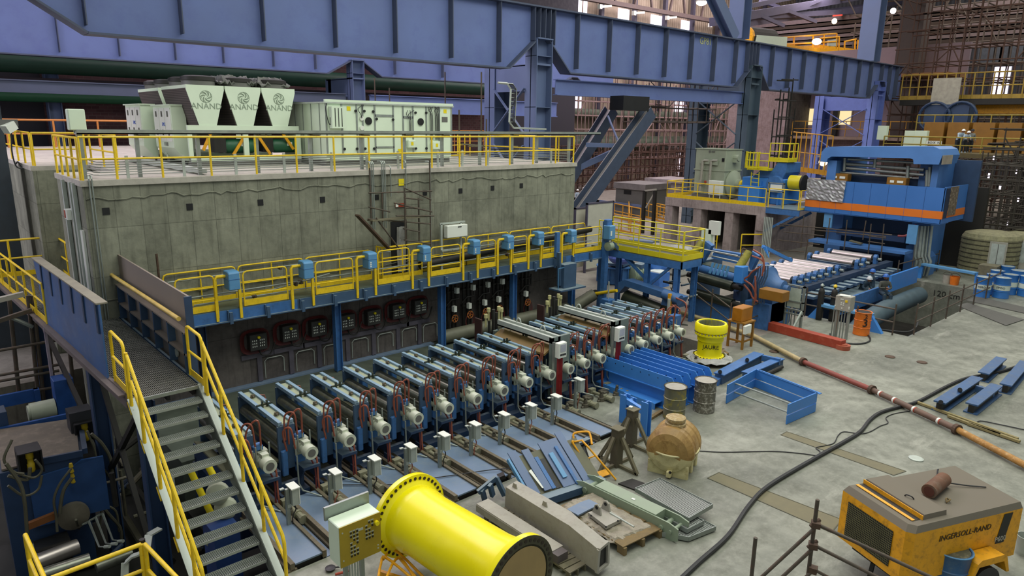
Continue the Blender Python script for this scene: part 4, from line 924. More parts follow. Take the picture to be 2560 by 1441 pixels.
# shield panels
t = thing('bridge_shield', 'tall blue steel shield panel standing on the left edge of the footbridge', 'shield panel', (2.5, 17.5, 2.2))
A0, A1 = V((2.6, 14.68, 2.38)), V((2.6, 14.68, 4.09)); B1 = P(82, 645, x=2.36); B0 = P(117, 812, x=2.36)
put('plate', MB().prism([A0, A1, B1, B0], (.03, 0, 0)), paint('shield_blue', '#34619a', .45, var=.3, dirt='#4a6a98', dirtamt=.6, scale=1.2), t)
put('top_cap', MB().bar(A1+V((.06, 0, 0)), B1+V((.06, 0, 0)), .2, .03), paint('dusty_cap', '#878273', .8), t)
for k in range(6):
    a = A1.lerp(B1, .02+k*.165); q = MB().prism([a+V((-.03, 0, -.02)), a+V((-.03, .14, -.02)), a+V((-.03, .14, -.62)), a+V((-.03, 0, -.62))], (.028, 0, 0)); put('rib', q, navy, t)
t = thing('bridge_shield', 'brown dusty shield panel with ribs on the right side of the footbridge deck', 'shield panel', (3.95, 17.5, 2.5))
pdust = paint('brown_grey_dust', '#877c70', .8, var=.12, scale=1)
Y0, Y1 = 13.9, 20.2
put('plate', MB().prism([(3.98, Y0, 2.45), (3.98, Y1+.4, 2.45), (3.98, Y1, 4.2), (3.98, Y0, 4.17)], (.04, 0, 0)), pdust, t)
put('edge', MB().bb(3.9, 4.04, Y0-.03, Y0, 2.45, 4.18), navy, t)
for k in range(7): y = Y0+.05+k*1.03; put('rib', MB().bb(3.84, 3.98, y, y+.07, 2.6, 3.45), steelblue, t)
put('mid_ledge', MB().bb(3.84, 3.98, Y0, Y1, 2.98, 3.02), pdust, t); put('top_ledge', MB().bb(3.84, 3.98, Y0, Y1, 3.43, 3.46), pdust, t)
a, b = P(255, 672, x=3.8), P(447, 798, x=3.8); put('grab_rail', MB().cyl(a, b, .045, n=12), paint('cream_yellow', '#e0c060', .45), t, smooth=True)
for k in range(5): m = a.lerp(b, .1+.2*k); put('rail_bracket', MB().bar(m, m+V((.12, 0, -.1)), .03, .03), dark, t)
for y in (19.3, 14.9): put('lifting_eye', MB().lathe([(.03, 0), (.09, 0), (.09, .03), (.03, .03)], (3.93, y, 2.78), (1, 0, 0), 14), galvl, t)
def rail2(label, pts, h=1.0, group='yellow guardrails of the footbridge', n=None, kick=.15, r=.028):
    return guardrail(label, pts, h, n, kick=kick, r=r, group=group)
rail2('yellow guardrail along the left side of the footbridge beyond the blue shield', [(xl(19.7)-.05, 19.7, ZD), (xl(27)-.05, 26.4, ZD)], 1.0, n=6)
rail2('yellow guardrail facing the concrete wall beyond the footbridge', [(3.8, 22.9, ZD), (3.75, 26.2, ZD)], 1.15, n=3, r=.032)
rail2('yellow guardrail crossing at the far end of the footbridge', [(1.2, 26.6, ZD), (3.72, 26.5, ZD)], 1.15, n=2, r=.032)
rail2('yellow guardrail of the side landing at the left edge of the photograph', [(.2, 26.3, ZD), (2.05, 26.3, ZD)], 1.0, n=2)
rail2('small yellow guardrail panel left of the brown shield panel', [(3.83, 20.35, ZD), (3.83, 22.5, ZD)], 1.08, n=2)
def endloop(x, ya, yb, h, label):
    t = thing('guardrail', label, 'guardrail', (x, ya, ZD), group='yellow rails of the staircase head')
    put('frame', MB().tube([(x, ya, ZD-.02), (x, ya, ZD+h-.08), (x, ya-.04, ZD+h-.02), (x, ya-.1, ZD+h), (x, yb+.1, ZD+h-.02), (x, yb+.03, ZD+h-.06), (x, yb, ZD+h-.12), (x, yb, ZD-.1)], .028, 8), yellow, t, smooth=True)
    put('mid_rail', MB().tube([(x, ya, ZD+h*.5), (x, yb, ZD+h*.5)], .025, 8), yellow, t, smooth=True); put('toe_board', MB().bb(x-.006, x+.006, yb, ya, ZD, ZD+.15), yellow, t)
endloop(3.88, 13.85, 13.0, 1.02, 'yellow rail loop at the right of the staircase head beside the brown shield')
endloop(2.68, 14.4, 13.45, 1.02, 'yellow rail loop at the left of the staircase head beside the blue shield')
# staircase
t = thing('staircase', 'steel staircase of grating treads with yellow pipe handrails in the foreground', 'staircase', (3.3, 9.9, 0))
RZ, RY = .2, .262
def tread_mb(k):
    z = ZD-RZ*k; y = YL-RY*k-.02; g = MB(); g.bb(2.76, 3.78, y-.008, y, z-.05, z).bb(2.76, 3.78, y+.235, y+.24, z-.04, z)
    x = 2.76
    while x < 3.78: g.bb(x, x+.005, y, y+.235, z-.03, z); x += .03
    for j in range(1, 7): g.bb(2.76, 3.78, y+.034*j, y+.034*j+.004, z-.012, z-.002)
    return g
trm = paint('tread_steel', '#a3aaa2', .5, .2, var=.2)
for k in range(1, 13): put('tread', tread_mb(k), trm, t)
SL = RZ/RY
for x, nm in ((2.72, 'l'), (3.8, 'r')):
    put('stringer', MB().prism([(x, YL+.25, ZD-.02), (x, YL+.02, ZD+.02), (x, YL-RY*12.9, ZD-RZ*12.9+.12), (x, YL-RY*12.9, 0), (x, YL-RY*12.2, 0), (x, YL+.25, ZD-.3)], (.022, 0, 0)), paint('stringer_grey_'+nm, '#6f7670', .6), t)
    put('flange', MB().bar((x-(.06 if nm == 'l' else -.07), YL+.02, ZD+.02), (x-(.06 if nm == 'l' else -.07), YL-RY*12.9, ZD-RZ*12.9+.12), .12, .02), galv, t)
def nz(y): return ZD-(YL-y)*SL
for x, ys in ((3.9, (12.98, 12.25, 11.43, 10.62)), (2.64, (13.1, 12.45, 11.7, 10.95, 10.2))):
    pts = [(x, 13.05, nz(13.05)+1.0), (x, 9.85, nz(9.85)+.98), (x, 9.8, nz(9.8)+.9), (x, 9.8, .05)]
    hr = put('handrail', MB().tube(pts, .03, 8), yellow, t, smooth=True)
    put('mid_rail', MB().tube([(x+.02, 13.05, nz(13.05)+.52), (x+.02, 9.85, nz(9.85)+.5)], .027, 8), yellow, hr, smooth=True)
    for y in ys:
        put('post', MB().cyl((x, y, nz(y)-.14), (x, y, nz(y)+1.0), .03, n=10), yellow, hr, smooth=True)
        put('foot_plate', MB().prism([(x-.05, y+.1, nz(y)+.06), (x+.05, y+.1, nz(y)+.06), (x+.05, y-.1, nz(y)-.1), (x-.05, y-.1, nz(y)-.1)], (0, 0, -.02)), yellow, hr)
        for d in (.07, -.08): put('bolt', MB().cyl((x, y+d, nz(y+d)-.02), (x, y+d, nz(y+d)+.02), .014, n=6), dark, hr)
tag(put('landing_plate', MB().bb(2.7, 3.85, 9.2, 9.8, 0, .02), galv), 'landing plate at the foot of the staircase', 'plate')

# ---------------- machinery in the left pit ----------------
t = thing('pit_machine', 'dark blue hydraulic machine with a brown dusty top plate in the left pit', 'machine', (1.6, 17.4, -2.3))
dtop = paint('brown_dusty_top', '#6a6156', .85, var=.3, dirt='#8a7c70', dirtamt=.4, scale=2)
put('top_plate', MB().prism([(.85, 16.55, .46), (2.2, 16.4, .46), (2.5, 18.5, .46), (1.0, 18.9, .46)], (0, 0, .04)), dtop, t)
put('body', MB().prism([(.8, 16.5, -2.2), (2.25, 16.35, -2.2), (2.55, 18.5, -2.2), (.9, 18.9, -2.2)], (0, 0, 2.64)), darkblue, t)
put('front_plate', MB().prism([(1.25, 16.38, -.9), (2.6, 16.2, -.9), (2.6, 16.2, .36), (2.2, 16.25, .38), (2.05, 16.28, .28), (1.25, 16.38, .2)], (0, .06, 0)), paint('pit_blue', '#24487c', .5, var=.2), t)
put('side_frame', MB().bar((2.3, 16.35, .52), (2.6, 18.6, .52), .1, .12).bar((1.2, 16.5, .5), (2.25, 16.33, .5), .06, .14), darkblue, t)
put('back_frame', MB().bb(.6, 2.1, 20.9, 21.0, .3, .62).bb(2.0, 2.12, 20.8, 21.0, -.3, .62).bar((.9, 18.95, .45), (2.6, 18.7, .52), .08, .12), paint('frame_blue', '#1e4a8c', .5), t)
put('blue_box', MB().bb(2.3, 2.72, 19.6, 20.1, .2, 1.15), MATS['frame_blue'], t, bevel=.01)
put('blue_box_left', MB().bb(.55, 1.25, 19.0, 19.5, .2, .85), darkblue, t, bevel=.01)
put('motor', MB().cyl((1.75, 19.75, .42), (2.28, 19.75, .42), .24, n=18).cyl((1.7, 19.75, .42), (1.75, 19.75, .42), .2, n=18), gearg, t, smooth=True)
put('box', MB().bb(2.26, 2.72, 17.55, 18.0, .25, .98), paint('black_housing', '#2b2c31', .5), t)
for (px, py, y) in ((75, 1150, 16.2), (212, 1075, 17.5)):
    p = P(px, py, y=y); x = p.x; z = p.z
    put('cylinder_housing', MB().bb(x-.2, x+.2, y+.1, y+.35, z-.3, z+.2).bb(x-.2, x+.2, y-.15, y+.35, z+.2, z+.22).bb(x-.21, x-.18, y-.1, y+.3, z-.3, z+.2).bb(x+.18, x+.21, y-.1, y+.3, z-.3, z+.2), black, t)
    put('yellow_cylinder', MB().lathe([(.05, -.26), (.07, -.22), (.07, -.08), (.055, -.06), (.055, .03), (.07, .05), (.07, .18), (.01, .2)], (x, y-.02, z), n=14), paint('dull_yellow%d' % px, '#b39a1c', .5), t, smooth=True)
c = MB(); p = P(178, 1170, y=16.15)
for k in range(4): c.lathe([(.03, 0), (.045, .02), (.03, .1)], (p.x, 16.15, p.z-.12*k), n=10)
put('chain_link', c, MATS['dull_yellow75'], t)
p = P(190, 1310, y=16.0); put('round_flange', MB().lathe([(.3, 0), (.3, .12), (.22, .14), (.01, .2)], (p.x, 16.25, p.z+.1), (0, -1, 0), 20), MATS['dusty_valve'], t, smooth=True)
put('orange_beam', MB().bar(P(65, 1318, y=16.0), P(140, 1288, y=16.0), .1, .14), paint('dim_orange', '#7a4a22', .6), t)
put('control_cabinet', MB().bb(1.15, 1.75, 15.8, 16.2, -2.3, -1.1), black, t)
hz = [[(75, 1170), (72, 1195), (60, 1200), (20, 1190)], [(88, 1150), (105, 1175), (85, 1195), (45, 1185)], [(178, 1172), (150, 1210), (135, 1250), (140, 1290), (143, 1330)], [(180, 1195), (160, 1225), (152, 1260), (150, 1285)], [(105, 1190), (95, 1225), (60, 1240), (20, 1215)],
      [(218, 1078), (235, 1120), (245, 1160), (265, 1180), (275, 1195)], [(228, 1085), (255, 1110), (275, 1145), (280, 1180)], [(235, 1165), (252, 1200), (255, 1250), (250, 1320)], [(200, 1215), (215, 1230), (222, 1260), (222, 1300)], [(250, 1260), (275, 1290), (300, 1320), (305, 1360)], [(30, 1100), (10, 1150), (35, 1180), (60, 1185)], [(190, 1300), (200, 1330), (205, 1365), (208, 1400)], [(15, 1160), (50, 1210), (62, 1260), (68, 1340)], [(240, 1240), (262, 1262), (290, 1280), (298, 1330)]]
for i, h in enumerate(hz): put('hose', MB().tube(arc([P(x, y, y=15.9-.03*i if x < 200 else 16.6) for x, y in h], 5), .025 if i % 3 else .035, 6), MATS['dusty_hose'] if 'dusty_hose' in MATS else paint('dusty_hose', '#5d5b4b', .6, .2, var=.3), t, smooth=True)
# pit rollers and pipes
for i, (a, b, r) in enumerate((((95, 1405), (195, 1366), .16), ((85, 1370), (150, 1360), .14), ((110, 1438), (225, 1400), .14), ((240, 1420), (330, 1385), .12))):
    tag(put('pit_roller', MB().cyl(P(*a, z=-1.3), P(*b, z=-1.3), r, n=18), steel if i == 0 else rollm, smooth=True), '%s roller lying under the yellow rails of the left pit' % ('bright polished', 'dim rear', 'dark front', 'dusty right-hand')[i], 'roller', 'rollers in the left pit')
t = thing('hydraulic_lines', 'set of bent thin metal tubes in the left pit right of the rollers', 'pipes', P(260, 1350, z=-1.5))
for k in range(3):
    o = k*17; put('tube', MB().tube([P(205+o, 1313-o*.6, z=-1), P(222+o, 1305-o*.6, z=-1), P(248+o, 1368-o*.5, z=-1), P(272+o, 1368-o*.4, z=-.9)], .018, 6), galv, t, smooth=True); put('fitting', MB().cyl(P(262+o, 1368-o*.4, z=-.95), P(274+o, 1367-o*.4, z=-.9), .035, n=8), galvl, t)
# scrap of pipework filling the dim space under the bridge and behind the stairs
t = thing('pipework', 'tangle of dark pipes and flanged valves in the dim pit under the staircase', 'pipes', (3.0, 14, -2.3))
rr = random.Random(11)
for k in range(26):
    x, y = rr.uniform(2.2, 4.2), rr.uniform(14.5, 19); z = rr.uniform(-2, -.2); L_ = rr.uniform(.6, 2.2)
    d = rr.choice([(L_, 0, 0), (0, L_, 0), (0, 0, L_*.7), (L_*.5, L_*.5, 0)]); q = V((x, y, z)); e = q+V(d); 
    if e.x > 4.0: e.x = 3.9
    put('pipe', MB().cyl(q, e, rr.uniform(.03, .09), n=8), rr.choice([dark, darkblue, MATS['dusty_hose'], MATS['dusty_valve']]), t, smooth=True)
t = thing('geared_valve', 'grey gear units with yellow shafts seen between the treads of the staircase', 'gear unit', (4.3, 13, -1.2))
for (px, py), (qx, qy) in (((475, 1175), (530, 1290)), ((520, 1165), (560, 1240))): put('yellow_shaft', MB().cyl(P(px, py, y=12.6), P(qx, qy, y=12.3), .06, n=10), yellowf, t, smooth=True)
for px, py in ((545, 1225), (565, 1262), (540, 1330)):
    p = P(px, py, y=12.2); put('gear_housing', MB().lathe([(.05, 0), (.17, .03), (.2, .1), (.2, .24), (.13, .3), (.05, .34)], p, (-.4, -1, .1), 16), gearg, t, smooth=True)
p = P(585, 1330, y=11.6); put('blue_base', MB().bb(p.x-.35, p.x+.1, 11.6, 12.2, -1.2, p.z+.1), paint('deep_blue', '#1d3a72', .5), t)
tag(put('white_cover', MB().bb(*sorted((P(400, 1215, y=13).x, P(438, 1215, y=13).x)), 13, 13.1, *sorted((P(420, 1200, y=13).z, P(420, 1228, y=13).z))), galvl), 'pale cover plate showing between the upper treads', 'cover plate')
# yellow rails around the left pit
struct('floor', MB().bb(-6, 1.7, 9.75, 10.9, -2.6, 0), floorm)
def yrail(pts, label):
    t = thing('guardrail', label, 'guardrail', pts[0], group='yellow guardrails around the left pit')
    put('top_rail', MB().tube(pts, .035, 10), yellow, t, smooth=True); put('mid_rail', MB().tube([V(p)-V((0, 0, .45)) for p in pts], .032, 10), yellow, t, smooth=True)
    for p in (pts[0], pts[-1]): put('post', MB().cyl((p[0], p[1], p[2]-1.02), p, .035, n=10), yellow, t, smooth=True)
zr = 1.02
yrail([P(128, 1446, z=zr), P(352, 1362, z=zr)], 'yellow guardrail running along the rollers of the left pit')
yrail([P(362, 1362, z=zr), P(470, 1475, z=zr)], 'yellow guardrail turning towards the foot of the staircase')
yrail([P(63, 1338, z=zr), P(112, 1450, z=zr)], 'yellow guardrail at the far left of the pit in the bottom corner')
tag(put('rail_joint', MB().lathe([(.045, 0), (.045, .12)], P(357, 1366, z=zr-.08), n=10), dark), 'black taped joint where the two yellow pit rails meet', 'joint')
t = thing('bent_tray', 'bent galvanised cable tray behind the yellow pit rails', 'cable tray', P(330, 1400, z=.2))
pp = [P(312, 1441, z=.1), P(313, 1408, z=.3), P(330, 1392, z=.4), P(352, 1384, z=.45), P(366, 1378, z=.5), P(372, 1338, z=.6), P(400, 1322, z=.6)]
for a, b in zip(pp, pp[1:]): put('section', MB().bar(a, b, .12, .03), galvl, t)
# scaffold and dim clutter under the left end of the bridge
t = thing('scaffolding', 'grid of dark scaffold tubes in the shade under the left end of the footbridge', 'scaffold', P(60, 900, y=22))
for px in (22, 70, 82, 110, 160): put('upright', MB().cyl(P(px, 740, y=21.6), P(px+28, 1010, y=21.6), .05, n=8), scafm, t)
for py in (868, 930, 945, 985): put('ledger', MB().cyl(P(-20, py+12, y=21.4), P(148, py-18, y=21.4), .04, n=8), scafm, t)
put('loose_tube', MB().cyl(P(25, 793, y=21.2), P(82, 818, y=21.2), .05, n=8), galv, t); put('beam', MB().bar(P(-10, 752, y=21.2), P(60, 735, y=21.2), .16, .12), greyp, t)
put('beam', MB().bar(P(-10, 805, y=21.2), P(80, 775, y=21.2), .12, .1), scafm, t)
tag(put('pale_prop', MB().bb(2.33, 2.39, 20.2, 20.3, -2.2, 2.4), paint('pale_purple_post', '#9b8f9d', .6)), 'thin pale upright post under the middle of the footbridge', 'post')
struct('wall_pit_back', MB().bb(-16, 3.3, 23.6, 24, -2.6, -.02), kerbc)
# ---------------- things standing on the floor in the foreground ----------------
def G(px, py, z=0): return P(px, py, z=z)
def pol(pts, z): return [(*G(px, py, z)[:2], z) for px, py in pts]
# yellow flanged spool
C1, C2 = V((5.82, 9.1, .98)), V((6.02, 6.55, .98)); ax_ = (C2-C1).normalized(); Ls = (C2-C1).length
t = thing('flanged_spool', 'large glossy yellow flanged spool piece lying in the foreground', 'pipe spool', (5.9, 7.8, .3))
put('barrel', MB().lathe([(.63, .05), (.57, .1), (.565, .3), (.565, .31), (.54, .5), (.54, Ls-.5), (.56, Ls-.3), (.56, Ls-.12), (.63, Ls-.06)], C1, ax_, 64), spoolm, t, smooth=True)
for k, (c, d) in enumerate(((C1, ax_), (C2, -ax_))):
    put('flange', MB().lathe([(.45, -.05 if k == 0 else -.04), (.73, -.05 if k == 0 else -.04), (.735, 0), (.735, .05), (.6, .05)], c, d, 64), spoolm, t, smooth=True)
    _, fa, fb = frame(d); h = MB()
    for j in range(40):
        a = 2*PI*j/40; q = c+(fa*math.cos(a)+fb*math.sin(a))*.665
        h.cyl(q-d*.056, q+d*.056, .03, n=10)
    put('bolt_holes', h, paint('hole_brown%d' % k, '#2a2112', .7), t)
put('end_ring', MB().lathe([(.6, .005), (.6, .012), (.735, .012), (.735, .005)], C2+ax_*.038, ax_, 64), paint('dark_olive_ring', '#3c3a22', .5), t, smooth=True)
put('end_board', MB().cyl(C2+ax_*.04, C2+ax_*.048, .57, n=48), paint('tan_board', '#9b8455', .7, var=.15), t)
for i, (a, b) in enumerate((((955, 1420), (985, 1385)), ((960, 1441), (995, 1392)), ((985, 1385), (1045, 1440)), ((995, 1400), (1030, 1441)), ((1010, 1395), (1000, 1441)))):
    pass
t = thing('tube_rack', 'yellow bent tube rack in front of the yellow spool', 'rack', G(990, 1430, .4))
zz = .5
for pts in ([(945, 1450), (952, 1412), (965, 1395), (1040, 1455)], [(962, 1455), (985, 1405), (1005, 1400), (1045, 1460)], [(1000, 1398), (1055, 1462)], [(958, 1400), (985, 1375), (1065, 1450)]):
    put('tube', MB().tube(arc([G(x, y, zz) for x, y in pts], 4), .022, 8), orangeY, t, smooth=True)
put('base_bar', MB().bar(G(950, 1440, .1), G(1060, 1475, .1), .06, .2), orangeY, t)
# control desk
a, b, s_ = G(852, 1424, 1.25), G(956, 1380, 1.25), G(831, 1400, 1.25); Y0 = a.y; zt = P(852, 1320, y=Y0).z; x0, x1 = a.x, b.x; dp = .34
t = thing('control_cabinet', 'white control cabinet with a brass-coloured front full of push buttons', 'control cabinet', (x0+.3, Y0+.15, 0))
put('housing', MB().bb(x0, x1, Y0+.012, Y0+dp, 1.25, zt), mint, t, bevel=.012)
put('front_door', MB().bb(x0+.004, x1-.004, Y0, Y0+.012, 1.255, zt-.004), paint('brass_panel', '#a8912c', .35, .3, var=.15), t)
put('rain_hood', MB().bb(x0-.03, x1+.02, Y0+dp+.02, Y0+dp+.06, zt-.05, zt+.16), galv, t)
bt = MB(); lb = MB()
for (gx, gz, nx, nz_) in ((.17, .12, 3, 7), (.42, .3, 3, 5)):
    for i in range(nx):
        for j in range(nz_):
            if (i+j) % 5 == 4: continue
            xx = x0+gx+i*.05; z_ = 1.25+gz+j*.062; bt.bb(xx, xx+.022, Y0-.014, Y0, z_, z_+.022); lb.bb(xx-.008, xx+.034, Y0-.002, Y0, z_+.028, z_+.046)
put('buttons', bt, black, t); put('name_plates', lb, galvl, t)
put('selector_knob', MB().cyl((x1-.08, Y0, zt-.14), (x1-.08, Y0-.05, zt-.14), .035, n=14).cyl((x1-.08, Y0-.04, zt-.14), (x1-.08, Y0-.045, zt-.14), .02, n=10), yellowf, t, smooth=True)
for x, z_ in ((x0+.05, 1.36), (x0+.05, zt-.1), (x1-.06, 1.33), (x1-.06, 1.38)): put('screw', MB().cyl((x, Y0, z_), (x, Y0-.006, z_), .012, n=8), galvl, t)
put('label_plate', MB().bb(x0+.3, x0+.38, Y0-.003, Y0, zt-.17, zt-.13), galvl, t)
for x in (x0+.15, x0+.42): put('leg', MB().bb(x, x+.06, Y0+.18, Y0+.24, 0, 1.25), galv, t)
for k in range(4): put('conduit', MB().cyl((x0+.24+k*.045, Y0+.2, 0), (x0+.24+k*.045, Y0+.2, 1.25), .016, n=6), galvl, t)
t = thing('hand_tool', 'black round-headed tool lying at the bottom edge beside the control cabinet', 'tool', G(828, 1425)); p = G(826, 1424, .02)
put('head', MB().lathe([(.03, 0), (.085, .01), (.09, .03), (.05, .04), (.001, .045)], p, n=16), black, t, smooth=True); put('handle', MB().cyl(p+V((0, 0, .02)), G(850, 1418, .05), .015, n=8), black, t); put('red_grip', MB().cyl(G(838, 1437, .04), G(872, 1428, .04), .022, n=8), redp, t)
# grey chute beams and their pallet
def pallet(name, label, c0, c1, c2, c3, h=.13, mat=wood, n=7, z0=0, group=None):
    """c0-c1 runs along the boards' stack, c3-c0 the board length"""
    c0, c1, c2, c3 = [V((c.x, c.y, z0)) for c in (c0, c1, c2, c3)]
    t = thing(name, label, 'pallet', (c0+c2)/2, group=group)
    for k in range(n):
        u, v = (k+.06)/n, (k+.9)/n; q = [c0.lerp(c1, u), c0.lerp(c1, v), c3.lerp(c2, v), c3.lerp(c2, u)]
        put('deck_board', MB().prism([x+V((0, 0, h-.02)) for x in q], (0, 0, .02)), mat, t)
    for u in (.0, .47, .93):
        a = c0.lerp(c3, u); b = c1.lerp(c2, u); a2 = c0.lerp(c3, u+.07); b2 = c1.lerp(c2, u+.07)
        put('stringer', MB().prism([a+V((0, 0, h-.04)), b+V((0, 0, h-.04)), b2+V((0, 0, h-.04)), a2+V((0, 0, h-.04))], (0, 0, .02)), mat, t)
        for w_ in (0, .46, .9): q = [a.lerp(b, w_), a.lerp(b, w_+.1), a2.lerp(b2, w_+.1), a2.lerp(b2, w_)]; put('block', MB().prism(q, (0, 0, h-.04)), mat, t)
    return t
pallet('pallet', 'weathered pallet under the upper end of the grey chute beams', G(1210, 1300), G(1300, 1368), G(1355, 1345), G(1262, 1282), mat=woodg, n=7, group='weathered pallets')
pallet('pallet', 'weathered pallet under the lower end of the grey chute beams', G(1325, 1378), G(1425, 1452), G(1465, 1428), G(1380, 1365), mat=woodg, n=7, group='weathered pallets')
t = thing('chute_beam', 'long grey steel box chute with an open rectangular end lying on pallets', 'steel beam', G(1370, 1330, .15))
sec = [((1262, 1268), .13, .34, .34), ((1395, 1357), .13, .36, .36), ((1418, 1378), .13, .3, .4), ((1492, 1432), .13, .3, .34)]
rings = []
for (px, py), zb_, w_, h_ in [(a_, b_, c_*1.1, d_*1.25) for a_, b_, c_, d_ in sec]:
    c = G(px, py, zb_); rings.append([c, c+V((w_, .05, 0)), c+V((w_*.95, .05, h_)), c+V((.02, 0, h_))])
m = MB(); vs = [p for r_ in rings for p in r_]; m.add(vs, [(i*4+j, i*4+(j+1) % 4, i*4+4+(j+1) % 4, i*4+4+j) for i in range(3) for j in range(4)]+[(0, 3, 2, 1)])
put('box', m, greyp, t)
e0, e1, e2, e3 = rings[-1]; c = (e0+e2)/2; m = MB()
for p, q in ((e0, e1), (e1, e2), (e2, e3), (e3, e0)): m.bar(p, q, .05, .05, V((0, 1, 0)))
put('end_frame', m, greyp, t)
put('opening', MB().prism([c+(p-c)*.8+V((0, .02, 0)) for p in (e0, e1, e2, e3)], (0, .01, 0)), black, t)
for f in (.05, .62): p = rings[0][3].lerp(rings[1][3], f)+V((.1, 0, 0)); put('lifting_eye', MB().prism([p, p+V((0, -.14, 0)), p+V((0, -.11, .1)), p+V((0, -.03, .1))], (.02, 0, 0)), greyp, t)
t = thing('steel_channel', 'grey open channel lying beside the box chute on the pallets', 'steel channel', G(1280, 1330, .13))
a, b = G(1192, 1270, .2), G(1378, 1392, .2); d = (b-a).normalized()
put('web', MB().bar(a, b, .04, .14), greyp, t); put('top_lip', MB().bar(a+V((.14, 0, .08)), b+V((.14, 0, .08)), .3, .02), greyp, t); put('end_piece', MB().prism([b+V((0, 0, -.07)), b+V((.25, 0, -.07)), b+V((.25, 0, .08)), b+V((0, 0, .08))], (0, -.16, 0)), paint('plum_grey', '#5d5656', .6), t)
# pale green link arm
t = thing('link_arm', 'long pale grey-green link arm made of two plates with round pins', 'link arm', G(1560, 1290))
A0, A1 = G(1432, 1230), G(1692, 1361); d = A1-A0; u = V((0, 0, 1)); nrm = V((-d.y, d.x, 0)).normalized()*-1
if nrm.x < 0: nrm = -nrm
hh = .34
def armplate(off): 
    o = nrm*off; return MB().prism([A0+u*.05+o, A0.lerp(A1, .04)+u*.0+o, A0.lerp(A1, .96)+o, A1+u*.05+o, A1+u*(hh-.05)+o, A0.lerp(A1, .92)+u*hh+o, A0.lerp(A1, .1)+u*hh+o, A0+u*(hh-.08)+o], nrm*.03)
put('plate', armplate(0), greyg, t); put('plate', armplate(.36), greyg, t)
q0, q1 = A0.lerp(A1, .22), A0.lerp(A1, .8); put('web_box', MB().prism([q0+u*.1+nrm*.03, q1+u*.1+nrm*.03, q1+u*(hh+.02)+nrm*.03, q0+u*(hh+.02)+nrm*.03], nrm*.33), greyg, t)
for f, r_ in ((.06, .04), (.13, .06), (.86, .05), (.94, .035)):
    p = A0.lerp(A1, f)+u*.18; put('pin', MB().cyl(p-nrm*.03, p+nrm*.42, r_, n=14), greyg, t, smooth=True)
put('sticker', MB().prism([q0.lerp(q1, .55)+u*(hh+.025)+nrm*.15, q0.lerp(q1, .6)+u*(hh+.025)+nrm*.15, q0.lerp(q1, .6)+u*(hh+.025)+nrm*.2, q0.lerp(q1, .55)+u*(hh+.025)+nrm*.2], (0, 0, .003)), white, t)
# wrapped pallet
pallet('pallet', 'yellowish wooden pallet with torn plastic wrap and a steel clevis bracket', G(1398, 1283), G(1560, 1392), G(1655, 1345), G(1490, 1245), h=.17, n=5)
cs = [G(x, y, .19) for x, y in ((1397, 1262), (1535, 1355), (1640, 1318), (1480, 1228))]; rr = random.Random(5)
def sheet(u_, v_):
    p = cs[0].lerp(cs[1], u_).lerp(cs[3].lerp(cs[2], u_), v_); e = min(u_, 1-u_, v_, 1-v_); z_ = rr.uniform(-.012, .02)
    if e < .05: p.z -= rr.uniform(.02, .1)
    return p+V((rr.uniform(-.02, .02), rr.uniform(-.02, .02), z_))
tag(put('plastic_wrap', lump(sheet, 20, 14, .01), paint('dusty_wrap', '#9a927f', .35, var=.3, scale=6, bump=.6)), 'torn dusty plastic sheet spread over the wrapped pallet', 'plastic sheet')
for i, pp in enumerate(([(1417, 1277), (1445, 1292), (1478, 1275), (1450, 1260)], [(1450, 1260), (1478, 1275), (1500, 1266), (1472, 1252)])):
    tag(put('adapter_plate', MB().prism([G(x, y, .23) for x, y in pp], (0, 0, .03)), platem), '%s small blue-grey steel plate on the wrapped pallet' % ('nearer' if i == 0 else 'farther'), 'steel plate', 'blue-grey plates on the wrapped pallet')
t = thing('clevis_bracket', 'grey steel clevis bracket with two eared lugs on the wrapped pallet', 'bracket', G(1520, 1305, .22))
put('base', MB().prism([G(x, y, .22) for x, y in ((1470, 1290), (1515, 1325), (1556, 1305), (1512, 1275))], (0, 0, .07)), greyp, t)
for px, py in ((1490, 1285), (1512, 1276)):
    c = G(px, py, .29); m = MB().prism([c+V((0, .1, 0)), c+V((0, -.12, 0)), c+V((0, -.08, .16)), c+V((0, -.02, .2)), c+V((0, .04, .17))], (.04, 0, 0)); put('ear', m, greyp, t)
    put('pin_hole', MB().cyl(c+V((-.005, -.01, .13)), c+V((.045, -.01, .13)), .035, n=12), black, t)
put('rod', MB().cyl(G(1525, 1283, .3), G(1585, 1318, .28), .018, n=8), galvl, t)
for px, py in ((1478, 1290), (1545, 1303), (1515, 1318)): put('bolt_hole', MB().cyl(G(px, py, .291), G(px, py, .294), .018, n=8), black, t)
# grating stack
def tray(pts, z, label, group='steel gratings'):
    q = [G(x, y, z) for x, y in pts]; t = thing('floor_grating', label, 'grating', q[0], group=group)
    put('grid', MB().prism([p-V((0, 0, .02)) for p in q], (0, 0, .015)), gratem, t); fm = MB()
    for a, b in zip(q, q[1:]+q[:1]): fm.bar(a-V((0, 0, .03)), b-V((0, 0, .03)), .012, .09)
    put('frame', fm, galv, t); return t
tray([(1640, 1330), (1722, 1345), (1790, 1318), (1735, 1290)], .1, 'lowest small grating panel of the stack, sticking out to the right')
tray([(1605, 1262), (1718, 1325), (1760, 1303), (1650, 1245)], .19, 'middle grating panel of the stack behind the link arm')
tray([(1588, 1222), (1722, 1297), (1782, 1262), (1650, 1197)], .3, 'top grating panel of the stack, the largest one')
tag(put('dark_board', MB().prism([G(x, y, 0) for x, y in ((1545, 1212), (1640, 1248), (1650, 1225), (1580, 1200))], (0, 0, .03)), dark), 'dark board lying under the edge of the grating stack', 'board')
